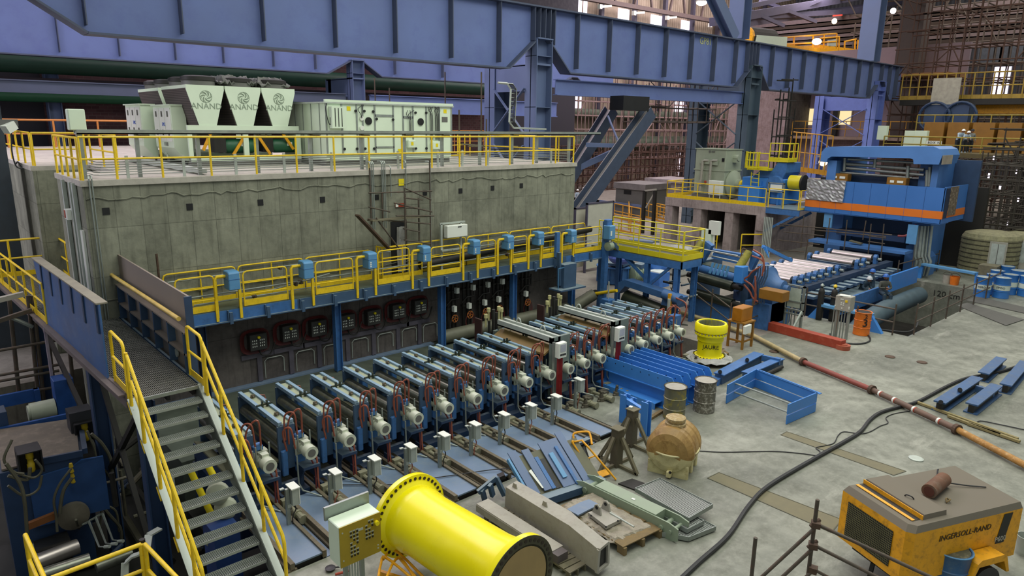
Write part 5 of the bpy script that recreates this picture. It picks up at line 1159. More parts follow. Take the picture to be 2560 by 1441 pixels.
# leaning blue frames
t = thing('slatted_guard', 'blue-grey steel frame leaning with open slots beside the channel plates', 'steel frame', G(1370, 1240))
q = [G(1270, 1150, .75), G(1440, 1095, .75), G(1508, 1205, .12), G(1335, 1262, .12)]
put('back_panel', MB().prism(q, (0, .02, -.03)), paint('panel_olive_grey', '#6a6a55', .7, var=.2), t)
def onq(u_, v_, e=.02): return q[0].lerp(q[1], u_).lerp(q[3].lerp(q[2], u_), v_)+V((0, -.01, e))
sl = paint('slate_panel', '#5f7396', .5, var=.12)
for u0, u1, v0, v1, m_, e in ((.03, .14, -.12, .85, sl, .03), (.2, .3, -.06, .85, sl, .05), (.31, .36, .15, .85, blue, .04), (.45, .72, -.1, .9, sl, .05), (.5, .56, .2, .75, sky, .09), (.62, .66, .1, .95, blue, .09), (.74, .84, -.2, .9, sl, .04)):
    put('slat', MB().prism([onq(u0, v0, e), onq(u1, v0, e), onq(u1, v1, e), onq(u0, v1, e)], (0, .01, -.02)), m_, t)
put('tape', MB().prism([onq(.14, .4, .065), onq(.18, .38, .065), onq(.2, .8, .065), onq(.18, .8, .065)], (0, 0, .004)), white, t)
put('slot', MB().prism([onq(.37, .2, .01), onq(.43, .2, .01), onq(.43, .85, .01), onq(.37, .85, .01)], (0, 0, .004)), black, t)
put('bottom_rail', MB().bar(q[3]+V((0, 0, .02)), q[2]+V((0, 0, .02)), .2, .16), steelblue, t)
put('side_rail', MB().bar(q[0], q[3], .05, .08), sky, t)
put('foot', MB().bar(G(1330, 1270, .1), G(1345, 1245, .1), .18, .16), sky, t)
t = thing('clamp_bracket', 'small blue bent bracket frame at the end of the channel plates', 'bracket', G(1225, 1240))
for a, b in ((((1195, 1232), .25), ((1240, 1195), .45)), (((1240, 1195), .45), ((1262, 1240), .1)), (((1205, 1225), .3), ((1212, 1250), .02)), (((1225, 1212), .4), ((1232, 1240), .1))):
    put('bar', MB().bar(G(*a[0], a[1]), G(*b[0], b[1]), .07, .1), steelblue, t)
put('pad', MB().bar(G(1245, 1195, .4), G(1262, 1188, .45), .16, .08), dark, t)
t = thing('open_box', 'brown-grey open box frame leaning behind the yellow ladder', 'steel frame', G(1440, 1190))
put('side', MB().prism([G(1403, 1128, .6), G(1440, 1110, .6), G(1475, 1190, .1), G(1450, 1200, .1)], (0, .03, -.02)), paint('box_brown', '#6a6350', .7), t)
put('inside', MB().prism([G(1440, 1112, .58), G(1460, 1105, .58), G(1485, 1180, .1), G(1475, 1190, .1)], (0, .03, -.02)), black, t)
put('top_bar', MB().bar(G(1425, 1118, .62), G(1472, 1098, .62), .12, .06), steelblue, t)
for px in (1432, 1466): put('upright', MB().bar(G(px, 1115, .5), G(px+3, 1092, .62), .1, .05), paint('slate_post%d' % px, '#3f4a5c', .6), t)
t = thing('hook_ladder', 'yellow tubular ladder frame leaning against the dark box frame', 'ladder', G(1480, 1190))
put('rail', MB().tube(arc([G(1437, 1105, .72), G(1434, 1112, .7), G(1492, 1195, .05), G(1497, 1200, .02)], 4), .022, 8), orangeY, t, smooth=True)
put('rail', MB().tube([G(1455, 1102, .72), G(1470, 1118, .66), G(1540, 1200, .02)], .022, 8), orangeY, t, smooth=True)
put('rung', MB().cyl(G(1462, 1150, .42), G(1488, 1140, .42), .018, n=8), orangeY, t); put('top_rung', MB().cyl(G(1437, 1105, .72), G(1457, 1101, .72), .02, n=8), orangeY, t)
put('hoop', MB().tube(arc([G(1434, 1098, .7), G(1436, 1084, .8), G(1468, 1080, .85), G(1476, 1090, .8), G(1480, 1112, .7)], 4), .024, 8), orangeY, t, smooth=True)
put('step_plate', MB().prism([G(1495, 1198, .03), G(1530, 1185, .06), G(1520, 1172, .1), G(1490, 1182, .08)], (0, 0, .01)), orangeY, t)
tag(put('floor_cable', MB().tube(arc([G(850, 1213, .14), G(1000, 1211, .14), G(1090, 1195, .14), G(1160, 1185, .14), G(1230, 1175, .16), G(1275, 1172, .2)], 5), .012, 6), rubber, smooth=True), 'thin black cable trailing across the channel plates to the blue frame', 'cable')
# trestle posts
def trestle(px, pb, pt, label):
    b = G(px, pb); X, Y = b.x, b.y; zt = P(px, pt, x=X).z; t = thing('trestle_post', label, 'trestle', (X, Y, 0), group='braced trestle posts')
    sm = MATS.get('trestle_olive') or paint('trestle_olive', '#5b5646', .7, var=.25)
    put('post', MB().bb(X-.1, X+.1, Y-.1, Y+.1, 0, zt), sm, t); put('cap', MB().bb(X-.13, X+.13, Y-.13, Y+.13, zt, zt+.02), woodg, t)
    for dx, dy in ((.55, 0), (-.55, 0), (0, -.6), (0, .5)):
        n = V((X+dx, Y+dy, .03)); put('brace', MB().bar((X+dx*.2, Y+dy*.2, zt*.8), n, .07, .07), woodg, t); put('foot', MB().bar((X+dx*.1, Y+dy*.1, .04), n, .07, .07), woodg, t)
    return t
trestle(1540, 1165, 1070, 'nearer olive trestle post with four wooden-looking braces'); trestle(1577, 1115, 1022, 'farther olive trestle post between the blue legs')
tag(put('paper_wad', MB().box(P(1577, 1019, x=G(1577, 1115).x)+V((0, 0, .01)), (.1, .08, .03), .4), white), 'scrap of white paper on top of the farther trestle post', 'paper')
# water tank
p = G(1684, 1178); cx, cy = p.x, p.y-.0
t = thing('water_tank', 'dirty cream horizontal plastic water tank with ribs and a screw lid', 'tank', (cx, cy, 0))
tm = paint('dirty_tank', '#a8874e', .5, var=.3, dirt='#7a5a2c', dirtamt=.9, scale=2.2)
tb = paint('tank_lower', '#d2ca98', .5, var=.2, dirt='#8a7a3c', dirtamt=.5, scale=3)
AX = V((.94, .34, 0)).normalized(); o = V((cx+.12, cy+.12, .55))-AX*.5
prof = [(.01, -.02), (.3, -.01), (.44, .03), (.52, .12), (.5, .15), (.535, .19), (.535, .3), (.505, .33), (.535, .37), (.535, .6), (.505, .64), (.535, .68), (.535, .8), (.5, .84), (.52, .88), (.44, .96), (.3, 1.0), (.01, 1.02)]
sh = MB().lathe(prof, o, AX, 36)
lo, hi = MB(), MB()
for f_ in sh.f:
    zc = sum(sh.v[i][2] for i in f_)/len(f_); (hi if zc > .5 else lo).add([sh.v[i] for i in f_], [tuple(range(len(f_)))])
put('upper_shell', hi, tm, t, smooth=False); put('lower_shell', lo, tb, t, smooth=False)
put('seam', MB().tube([o+AX*.5+AX*(.56*math.cos(a))+V((-AX.y, AX.x, 0))*.54*math.sin(a)+V((0, 0, -.02)) for a in [2*PI*j/40 for j in range(41)]], .025, 6), tb, t, smooth=True)
for f in (.12, .5, .88): c = o+AX*f; put('cradle', MB().box((c.x, c.y, .14), (.12, .9, .34), math.atan2(AX.y, AX.x)), tb, t, bevel=.02)
put('manhole', MB().lathe([(.23, 0), (.23, .05), (.19, .07), (.19, .1), (.22, .11), (.22, .17), (.17, .19), (.01, .19)], o+AX*.5+V((0, 0, .5)), n=20), paint('tank_lid', '#a08a5a', .6, dirt='#d0c8a8', dirtamt=.6, scale=8), t, smooth=True)
c = o+AX*.02+V((0, 0, -.4)); put('outlet', MB().box((c.x-.02, c.y-.08, .1), (.14, .1, .14), math.atan2(AX.y, AX.x)), tb, t, bevel=.01); put('outlet_hole', MB().cyl(c+V((-.06, -.12, .02)), c+V((-.07, -.15, .02)), .03, n=10), black, t)
# drums
def drum(px, py, mat, label, lidm, z0=0, group='steel drums', r=.29, h=.88, lid=True, band=None, rim=None):
    p = G(px, py, z0); t = thing('steel_drum', label, 'drum', (p.x, p.y, z0), group=group)
    put('body', MB().lathe([(r-.01, 0), (r, .015), (r-.005, .03), (r-.008, h*.32), (r+.008, h*.335), (r-.008, h*.35), (r-.008, h*.65), (r+.008, h*.665), (r-.008, h*.68), (r-.006, h-.03), (r+.006, h-.01), (r+.006, h), (r-.02, h), (r-.02, h-.02), (.001, h-.02)], (p.x, p.y, z0), n=32), mat, t, smooth=True)
    if lid: put('lid', MB().lathe([(r-.025, 0), (r-.03, .012), (.001, .016)], (p.x, p.y, z0+h-.02), n=32), lidm, t, smooth=True)
    if rim: put('lock_ring', MB().tube([V((p.x+(r+.006)*math.cos(a), p.y+(r+.006)*math.sin(a), z0+h-.004)) for a in [2*PI*j/28 for j in range(29)]], .012, 6), rim, t, smooth=True)
    if band: put('label_band', MB().lathe([(r-.002, h*.4), (r-.001, h*.64)], (p.x, p.y, z0), n=32), band, t, smooth=True)
    return t
drum(1684, 1044, paint('drum_grey_yellow', '#77765f', .45, .3, var=.2, dirt='#a8981c', dirtamt=.8, scale=2.2), 'grey steel drum with yellow paint stains and a closed lid', greyp, rim=dark)
drum(1759, 1026, paint('drum_white_scuffed', '#6d6a5e', .5, .3, var=.3, dirt='#c0beb4', dirtamt=.9, scale=5), 'scuffed drum streaked with white paint, right of the grey and yellow one', greyp, rim=dark)
t = drum(2152, 836, paint('orange_drum', '#d8701a', .45, var=.1, dirt='#8a4a18', dirtamt=.4, scale=4), 'orange drum with a painted black number three', dark, rim=orange)
p = G(2152, 836); vd = (CAM-p); vd.z = 0; vd.normalize(); rt = V((-vd.y, vd.x, 0))
def wrapM(p, r, ang, z):
    d = Matrix.Rotation(ang, 3, 'Z') @ vd; return plane_M(V((p.x, p.y, z))+d*(r+.002), V((-d.y, d.x, 0)), (0, 0, 1))
text_mesh('painted_number', '3', .42, wrapM(p, .29, .35, .5), black, t, .012)
text_mesh('painted_mark', '2', .2, wrapM(p, .29, .4, .75), black, t, .012)
put('outlet_pipe', MB().cyl((p.x-.2, p.y+.15, .86), (p.x-.2, p.y+.15, 1.1), .03, n=8), rust, t)
# comb plates in fresh blue
plm = bright
bx = [14.89, 15.22, 15.53, 15.83, 16.12, 16.4]
CL = 2.5
for k, x in enumerate(bx):
    y1 = 12.65-.03*k; y0 = y1-CL; t = thing('comb_beam', 'bright blue perforated beam plate standing on edge, %s from the near side' % (ORD[k] if k else 'first'), 'steel beam', (x, y0, 0), group='bright blue perforated beams')
    zt = .95
    put('web', MB().prism([(x, y1, .55), (x, y1, zt-.05), (x, y1-.06, zt), (x, y0+.1, zt), (x, y0, zt-.14), (x, y0, .55)], (.025, 0, 0)), plm, t)
    put('flange', MB().bb(x-.03, x+.16, y0+.05, y1-.02, .53, .555), plm, t)
    put('lower_web', MB().bb(x+.08, x+.1, y0+.1, y1-.15, .02, .53), plm, t)
    put('foot_flange', MB().bb(x-.02, x+.2, y0+.1, y1-.15, 0, .02), plm, t)
    h = MB()
    for j in range(8): h.cyl((x-.004, y0+.25+j*.3, zt-.12), (x+.03, y0+.25+j*.3, zt-.12), .016, n=8)
    put('bolt_holes', h, black, t)
t = thing('base_beam', 'bright blue flat base beam with upright flange in front of the perforated beams', 'steel beam', (14.8, 11.7, 0))
a, b = G(1490, 955, .16), G(1637, 1012, .16); d = (b-a).normalized(); e = V((d.y, -d.x, 0))*-1
put('top_flange', MB().prism([a, b, b+V((.36, 0, 0)), a+V((.36, 0, 0))], (0, 0, .02)), plm, t); put('side', MB().prism([a+V((0, 0, -.16)), b+V((0, 0, -.16)), b, a], (.02, 0, 0)), plm, t); put('back', MB().prism([a+V((.36, 0, -.16)), b+V((.36, 0, -.16)), b+V((.36, 0, .3)), a+V((.36, 0, .3))], (.02, 0, 0)), plm, t)
t = thing('portal_stand', 'pair of bright blue upright legs joined by a crosspiece beside the trestle posts', 'steel leg', (14, 10.4, 0))
for px, pb, pt in ((1560, 1056, 985), (1577, 1050, 995), (1612, 1092, 1003)):
    b = G(px, pb); zt = P(px, pt, x=b.x).z; put('leg', MB().ibeam((b.x, b.y, 0), (b.x, b.y, zt), .2, .18, .025, V((1, 0, 0))), plm, t)
b = G(1560, 1056); c = G(1612, 1092); put('crosspiece', MB().bar((b.x, b.y, .62), (c.x, c.y, .62), .1, .14), plm, t)
tag(put('timber', MB().bar(G(1600, 1062, .04), G(1655, 1028, .04), .1, .07), wood), 'timber batten lying beside the bright blue legs', 'timber')
# blue frame with rods
t = thing('rod_cradle', 'blue U-shaped side frame joined by two long grey rods on the floor', 'steel frame', (17.5, 9, 0))
fb = [G(1815, 1010), G(1886, 968), G(2037, 1030), G(1965, 1062)]; hh = .5
gapm = paint('frame_sky', '#3f7fc8', .45, var=.08)
for a, b, nm in ((fb[0], fb[1], 'left_side'), (fb[1], fb[2], 'back_side'), (fb[2], fb[3], 'right_side')):
    put(nm, MB().bar(a+V((0, 0, .13)), b+V((0, 0, .13)), .03, .24), gapm, t); put(nm, MB().bar(a+V((0, 0, .42)), b+V((0, 0, .42)), .03, .28), gapm, t)
put('shelf', MB().bar(fb[1]+V((0, -.1, .55)), fb[2]+V((0, -.1, .55)), .1, .02), gapm, t)
for z_ in (.48, .22): put('rod', MB().cyl(fb[0].lerp(fb[1], .25)+V((0, 0, z_)), fb[3].lerp(fb[2], .2)+V((0, 0, z_)), .026, n=8), galv, t, smooth=True)
# lying blue beams beside the coupling
def ubeam(a, b, w_, h_, label, mat=None, web=None, group='dusty blue beams'):
    t = thing('guide_beam', label, 'steel beam', (a+b)/2, group=group); mat = mat or blue
    put('top_plate', MB().bar(a+V((0, 0, h_)), b+V((0, 0, h_)), w_, .03), mat, t); put('body', MB().bar(a+V((0, 0, h_/2)), b+V((0, 0, h_/2)), w_*.7, h_), web or steelblue, t); return t
t = ubeam(G(1795, 960), G(1895, 905), .34, .3, 'left long blue-grey guide beam with two black bolts beside the yellow coupling'); 
for px, py in ((1800, 930), (1868, 900)): put('bolt', MB().cyl(G(px, py, .33), G(px, py, .42), .06, n=8), black, t)
t = ubeam(G(1862, 950), G(1950, 912), .28, .22, 'right blue guide beam with a rounded edge beside the yellow coupling'); put('cross_end', MB().bar(G(1905, 895, .2), G(1950, 905, .2), .1, .2), blue, t); put('round_bar', MB().cyl(G(1870, 958, .08), G(1955, 918, .08), .06, n=10), dark, t)
tag(put('end_block', MB().bar(G(1770, 948, .1), G(1800, 955, .1), .3, .2), blue), 'blue end block between the perforated beams and the long guide beam', 'steel block')
# JAURE coupling on its pallet
c = G(1772, 893, .14); t = pallet('pallet', 'pallet with crumpled wrap under the yellow coupling', G(1732, 893), G(1770, 920), G(1822, 893), G(1785, 868), h=.14, n=5)
t = thing('gear_coupling', 'upright yellow gear coupling with a toothed open top and bolted flange', 'coupling', (c.x, c.y, .14))
r = .45; hz = 1.18
put('body', MB().lathe([(r+.1, 0), (r+.1, .07), (r-.04, .1), (r-.06, .16), (r-.06, .72), (r-.02, .78), (r+.06, .8), (r+.06, .86), (r+.02, .88), (r+.07, .92), (r+.07, 1.12), (r+.03, 1.18), (r-.03, 1.18), (r-.03, .6), (.01, .6)], c, n=48), spoolm, t, smooth=True)
m = MB(); m2 = MB()
for j in range(28): a = 2*PI*j/28; m.cyl(c+V(((r+.055)*math.cos(a), (r+.055)*math.sin(a), .865)), c+V(((r+.055)*math.cos(a), (r+.055)*math.sin(a), .9)), .022, n=8); q = c+V(((r+.04)*math.cos(a), (r+.04)*math.sin(a), .07)); m2.cyl(q, q+V((0, 0, .03)), .024, n=8)
put('flange_bolts', m, steel, t); put('base_bolts', m2, black, t); m = MB()
for j in range(60): a = 2*PI*j/60; m.bar(c+V(((r-.05)*math.cos(a), (r-.05)*math.sin(a), .62)), c+V(((r-.05)*math.cos(a), (r-.05)*math.sin(a), 1.16)), .012, .03)
put('gear_teeth', m, galv, t, kind='stuff')
vd = (CAM-c); vd.z = 0; vd.normalize(); text_mesh('lettering', 'JAURE', .19, wrapM(c, r-.055, .1, .14+.45), black, t, .006)
def wrapp(u_, v_):
    a = 2*PI*u_; R_ = .5+.22*v_; return c+V((R_*math.cos(a)*1.05, R_*math.sin(a)*1.05, .1*(1-v_)+rr.uniform(-.03, .03)))
tag(put('wrapping', lump(wrapp, 28, 4, .01), tarp), 'crumpled plastic wrapping around the foot of the yellow coupling', 'plastic sheet')
# brown box on stand
b0 = G(1848, 866); t = thing('box_stand', 'ochre four-legged steel stand', 'stand', (b0.x, b0.y, 0)); t['label'] = 'ochre four-legged steel stand behind the yellow coupling'
om = paint('ochre_steel', '#93671f', .55, var=.2)
for dx in (-.3, .3):
    for dy in (-.28, .28): put('leg', MB().bb(b0.x+dx-.035, b0.x+dx+.035, b0.y+dy-.035, b0.y+dy+.035, 0, .92), om, t)
put('top', MB().bb(b0.x-.36, b0.x+.36, b0.y-.34, b0.y+.34, .92, .97), om, t)
for z_ in (.25,): put('brace', MB().bb(b0.x-.32, b0.x+.32, b0.y-.3, b0.y-.26, z_, z_+.06).bb(b0.x-.32, b0.x-.28, b0.y-.3, b0.y+.3, z_, z_+.06), om, t)
tag(put('ochre_box', MB().bb(b0.x-.34, b0.x+.34, b0.y-.2, b0.y+.2, .97, 1.45), paint('ochre_box', '#a86c10', .45), bevel=.02), 'ochre sheet steel box on top of the ochre stand', 'box')
tag(put('isolator_box', MB().bb(b0.x-.5, b0.x-.1, b0.y-.46, b0.y-.36, .62, .92), white, bevel=.015), 'small white electrical box on the side of the ochre stand', 'switch box')
# red beam
t = thing('red_beam', 'long red spreader beam with round ends lying on the floor', 'steel beam', (24, 11, 0)); a, b = G(1893, 806, .16), G(2108, 862, .16); rd = redp
put('beam', MB().bar(a, b, .34, .3), rd, t)
for q in (a, b): put('round_end', MB().cyl(q-V((0, 0, .16)), q-V((0, 0, .0)), .24, n=20).cyl(q+V((0, 0, -.01)), q+V((0, 0, .02)), .14, n=16), paint('red_end%d' % int(q.y*10), '#a8553c', .6), t)
# long pipe in four coloured lengths
pts = [G(1705, 782, .12), G(1880, 838, .12), G(2008, 905, .12), G(2180, 975, .12), G(2392, 1074, .12), G(2575, 1170, .12)]
t = thing('long_pipe', 'long jointed hose pipe in cream, red, brown and orange lengths across the floor', 'pipe', pts[2]); pc_ = [paint('pipe_cream', '#b5a477', .6, dirt='#8a7a50', dirtamt=.4, scale=4)]*2+[paint('pipe_red', '#8a4438', .6), paint('pipe_brown', '#6e5648', .65), paint('pipe_orange', '#a87a3a', .7, dirt='#c0a070', dirtamt=.7, scale=5)]
for k in range(5): put('length', MB().cyl(pts[k], pts[k+1], .08, n=12), pc_[k], t, smooth=True)
for k in (2, 3, 4): d = (pts[k+1]-pts[k-1]).normalized(); put('coupling_ring', MB().cyl(pts[k]-d*.05, pts[k]+d*.05, .14, n=14), rust, t)
for f in (.1, .28, .52, .8): q = pts[3].lerp(pts[4], f); d = (pts[4]-pts[3]).normalized(); put('white_mark', MB().cyl(q, q+d*.06, .083, n=12), white, t); put('red_mark', MB().cyl(q+d*.06, q+d*.1, .084, n=12), redp, t)
# cables
tag(put('thick_cable', MB().tube(arc([G(x, y, .05) for x, y in ((1690, 1460), (1745, 1408), (1820, 1340), (1872, 1265), (1922, 1215), (2030, 1150), (2105, 1108), (2150, 1080), (2175, 1050), (2205, 1030), (2262, 1014), (2300, 1002), (2370, 965), (2420, 945), (2500, 930), (2575, 905))], 6), .045, 8), rubber, smooth=True), 'thick black cable winding across the concrete floor', 'cable')
tag(put('thin_cable', MB().tube(arc([G(x, y, .015) for x, y in ((1748, 1128), (1810, 1131), (1930, 1129), (2000, 1134), (2042, 1139), (2050, 1130), (2040, 1120), (2062, 1115), (2085, 1108), (2095, 1090), (2110, 1080), (2150, 1085), (2175, 1080), (2200, 1066), (2220, 1058), (2215, 1045), (2235, 1035), (2275, 1028))], 5), .012, 6), rubber, smooth=True), 'thin black cable looping from the water tank towards the long pipe', 'cable')
tag(put('right_cable', MB().tube(arc([G(x, y, .02) for x, y in ((2440, 1064), (2450, 1053), (2500, 1062), (2575, 1078))], 5), .014, 6), rubber, smooth=True), 'thin cable at the right edge beyond the long pipe', 'cable')
# floor strips and cover plates
sand = paint('sand_filled_slot', '#76715a', .9, var=.15, scale=5)
for i, pp in enumerate(([(1952, 1088), (1967, 1080), (2265, 1179), (2234, 1189)], [(1769, 1196), (1797, 1182), (2105, 1300), (2078, 1332)])):
    q = [G(x, y, .004) for x, y in pp]; t = thing('floor_slot', '%s long sand-filled slot set into the concrete floor' % ('upper' if i == 0 else 'lower'), 'floor slot', q[0], group='sand-filled floor slots')
    put('fill', MB().prism([p-V((0, 0, .003)) for p in q], (0, 0, .004)), sand, t); m = MB()
    for a, b in zip(q, q[1:]+q[:1]): m.bar(a, b, .02, .012)
    put('edging', m, paint('slot_edge%d' % i, '#5c5a4a', .8), t)
for i, pp in enumerate(([(2393, 765), (2418, 758), (2560, 800), (2515, 815)], [(2415, 752), (2440, 742), (2575, 772), (2570, 786)])):
    tag(put('cover_sheet', MB().prism([G(x, y, .01) for x, y in pp], (0, 0, .02)), paint('cover_dark%d' % i, '#5a5954', .8)), '%s dark cover sheet on the floor left of the blue drums' % ('nearer', 'farther')[i], 'cover plate', 'dark cover sheets on the floor')
for i, (x, y) in enumerate(((2225, 893), (2305, 907), (1935, 880), (2290, 1148))):
    tag(put('floor_cover', MB().lathe([(.16, 0), (.16, .02), (.12, .03), (.001, .03)], G(x, y), n=16), rust if i < 3 else galvl), '%s on the bare floor' % ('round rusty floor cap behind the red pipe length', 'small rusty floor cap right of the other one', 'low round floor cap near the brown stand', 'pale worn spot cover')[i], 'floor cap')
# yellow poles by the pipe and the dark blue beams at right
for i, (a, b) in enumerate((((2290, 1005), (2545, 1098)), ((2370, 1040), (2500, 1088)), ((2420, 1060), (2550, 1105)))):
    tag(put('timber_pole', MB().bar(G(*a, .05), G(*b, .05), .08, .06), paint('pole_wood%d' % i, '#8f8358', .8)), '%s pale wooden pole lying right of the long pipe' % ('longest', 'shortest', 'lower')[i], 'pole', 'wooden poles beside the long pipe')
dsb = paint('dusk_blue', '#3a5c88', .55, dirt='#5c6c78', dirtamt=.5)
def rb(pts, lab, extra=None):
    q = [G(x, y, .0) for x, y in pts]; t = thing('rail_beam', lab, 'steel beam', q[0], group='dark blue rail beams at the right')
    for a, b in zip(q[::2], q[1::2]): put('web', MB().bar(a+V((0, 0, .14)), b+V((0, 0, .14)), .14, .22), dark, t); put('top_plate', MB().bar(a+V((0, 0, .27)), b+V((0, 0, .27)), .3, .04), dsb, t); put('base_flange', MB().bar(a+V((0, 0, .02)), b+V((0, 0, .02)), .34, .04), dsb, t)
    return t
t = rb([(2345, 1030), (2440, 965)], 'left dark blue rail beam with two round bolts'); 
for x, y in ((2352, 1006), (2400, 975)): put('bolt', MB().cyl(G(x, y, .29), G(x, y, .38), .06, n=10), black, t)
t = rb([(2425, 1035), (2488, 985)], 'short dark blue rail beam at the right of the left one'); put('cross_bar', MB().bar(G(2440, 972, .15), G(2485, 985, .15), .12, .2), dsb, t)
rb([(2455, 955), (2500, 915), (2510, 985), (2560, 925)], 'pair of dark blue rail beams at the right edge with a cross bar')
# compressor
T = 1.5; A, B_, C_, D_ = V((11.6, 4.33, T)), V((11.03, 3.04, T)), V((13.33, 2.12, T)), V((13.95, 3.34, T)); zb = .52
t = thing('air_compressor', 'dusty yellow mobile air compressor with a grey dust-covered hood', 'compressor', (12.5, 3.2, 0))
dn = V((0, 0, zb-T)); gd = paint('grey_dust_hood', '#6f685b', .9, var=.08, scale=2)
def lerp4(u_, v_, z_=0): return A.lerp(B_, v_).lerp(D_.lerp(C_, v_), u_)+V((0, 0, z_))
body = [lerp4(.0, .0), lerp4(0, .93), lerp4(.04, 1), lerp4(1, 1), lerp4(1, 0)]
put('body', MB().prism([p+V((0, 0, -.1)) for p in body], dn+V((0, 0, .1))), orangeY, t)
put('hood', MB().hexa([p+V((0, 0, -.1)) for p in body], [lerp4(.03, .03), lerp4(.03, .9), lerp4(.07, .97), lerp4(.99, .97), lerp4(.99, .03)]), gd, t)
put('raised_hood', MB().hexa([lerp4(.16, .03), lerp4(.16, .9), lerp4(.36, .9), lerp4(.36, .03)], [lerp4(.17, .04, .08), lerp4(.17, .89, .08), lerp4(.36, .89, .08), lerp4(.36, .04, .08)]), gd, t)
put('hood_lip', MB().prism([lerp4(.155, .03, .002), lerp4(.155, .9, .002), lerp4(.155, .9, .075), lerp4(.155, .03, .075)], (-.012, .004, 0)), orangeY, t)
put('vent_slot', MB().prism([lerp4(.1, .05, .003), lerp4(.1, .88, .003), lerp4(.145, .88, .003), lerp4(.145, .05, .003)], (0, 0, .004)), black, t)
put('vent_strip', MB().prism([lerp4(.075, .05, .012), lerp4(.075, .88, .012), lerp4(.1, .88, .012), lerp4(.1, .05, .012)], (0, 0, .006)), orangeY, t)
nf = (lerp4(0, .5)-lerp4(.1, .5)).normalized(); nf.z = 0
def face(u_, v_): p = A.lerp(B_, u_*.93); return V((p.x, p.y, zb+(T-.1-zb)*v_))+nf*.006
put('grille', MB().prism([face(.12, .14), face(.84, .14), face(.84, .86), face(.12, .86)], nf*.004), paint('dark_grille', '#26261e', .6), t)
m = MB()
for k in range(1, 26): m.bar(face(.12+.72*k/26, .14)+nf*.008, face(.12+.72*k/26, .86)+nf*.008, .006, .006)
for k in range(1, 17): m.bar(face(.12, .14+.72*k/17)+nf*.008, face(.84, .14+.72*k/17)+nf*.008, .006, .006)
put('grille_mesh', m, paint('mesh_wire', '#6f6c4c', .6), t, kind='stuff')
s0 = B_; s1 = C_; sd = (s1-s0).normalized(); sn = V((sd.y, -sd.x, 0)); sn = sn if sn.dot(V((0, -1, 0))) > 0 else -sn
text_mesh('lettering', 'INGERSOLL-RAND', .14, plane_M(s0+sd*1.2+V((0, 0, -.3))+sn*.006, sd, (0, 0, 1)), paint('faded_print', '#3a2c18', .6), t, .003, shear=.15)
p = s0+sd*2.05+sn*.004; st = [p+V((0, 0, -.13)), p+sd*.2+V((0, 0, -.13)), p+sd*.1+V((0, 0, -.66)), p-sd*.1+V((0, 0, -.66))]
put('stripe', MB().prism(st, sn*.003), MATS['dark_grille'], t)
text_mesh('model_number', 'P600', .13, plane_M(p+sd*.0+V((0, 0, -.58))+sn*.006, sd, (0, 0, 1)), paint('number_white', '#b0b0a4', .5), t, .003)
c0, c1 = lerp4(.5, .45, .17), lerp4(.68, .3, .17); put('exhaust', MB().cyl(lerp4(.42, .55, .12), lerp4(.66, .38, .12), .12, n=20), paint('rusty_exhaust', '#6e4c38', .8, dirt='#756a5c', dirtamt=.6), t, smooth=True)
put('exhaust_mouth', MB().cyl(lerp4(.419, .551, .12), lerp4(.417, .552, .12), .085, n=16), paint('rust_hole', '#5a3022', .8), t)
put('lifting_ring', MB().tube([lerp4(.5, .7, .02)+V((.05*math.cos(a), .03*math.sin(a), .04*abs(math.sin(a)))) for a in [2*PI*j/12 for j in range(13)]], .012, 6), wood, t)
put('hood_handle', MB().tube(arc([lerp4(.24, .5, .085), lerp4(.24, .53, .12), lerp4(.25, .58, .12), lerp4(.26, .6, .085)], 4), .01, 6), black, t)
put('wire', MB().tube(arc([lerp4(.62, .35, .05), lerp4(.78, .1, .04), lerp4(.8, .08, .02)], 4), .012, 5), rubber, t); put('wire', MB().tube(arc([lerp4(.68, .4, .06), lerp4(.8, .5, .03), lerp4(.92, .6, .02)], 4), .012, 5), rubber, t)
fm = lerp4(.62, 1)+sn*.02; put('fender', MB().prism([fm+sd*x_+V((0, 0, z_-T)) for x_, z_ in ((-.42, .5), (-.3, .78), (-.22, .84), (.28, .84), (.36, .78), (.46, .5), (.4, .5), (.3, .72), (-.26, .72), (-.36, .5))], sn*.25), MATS['machine_yellow'], t)
put('wheel', MB().cyl(fm+V((0, 0, .32-T))+sn*.03, fm+V((0, 0, .32-T))+sn*.22, .32, n=28), rubber, t, smooth=True); put('hub', MB().cyl(fm+V((0, 0, .32-T))+sn*.22, fm+V((0, 0, .32-T))+sn*.24, .14, n=16), dark, t)
fm2 = lerp4(.62, 0)-sn*.02; put('wheel', MB().cyl(fm2+V((0, 0, .32-T))-sn*.03, fm2+V((0, 0, .32-T))-sn*.22, .32, n=28), rubber, t, smooth=True)
put('chassis', MB().bar(lerp4(.05, .5, zb-T-.06), lerp4(.97, .5, zb-T-.06), .9, .12), dark, t); put('prop_leg', MB().bar(lerp4(.05, .5, zb-T-.1), lerp4(.03, .5, -T+.01), .06, .06), dark, t)
drum(2360, 1490, paint('blue_drum_near', '#33608f', .45, dirt='#6a7a80', dirtamt=.3), 'blue drum with a muddy top at the bottom right corner by the compressor', paint('muddy_lid', '#5a5a48', .7, dirt='#8a8468', dirtamt=.6, scale=5), group=None, rim=sky)
p = G(2560, 1385); t = thing('paint_pail', 'pale metal pail cut by the right edge behind the compressor', 'pail', p); put('body', MB().lathe([(.13, 0), (.16, .36), (.15, .36), (.14, .05), (.001, .05)], p, n=20), galvl, t, smooth=True)
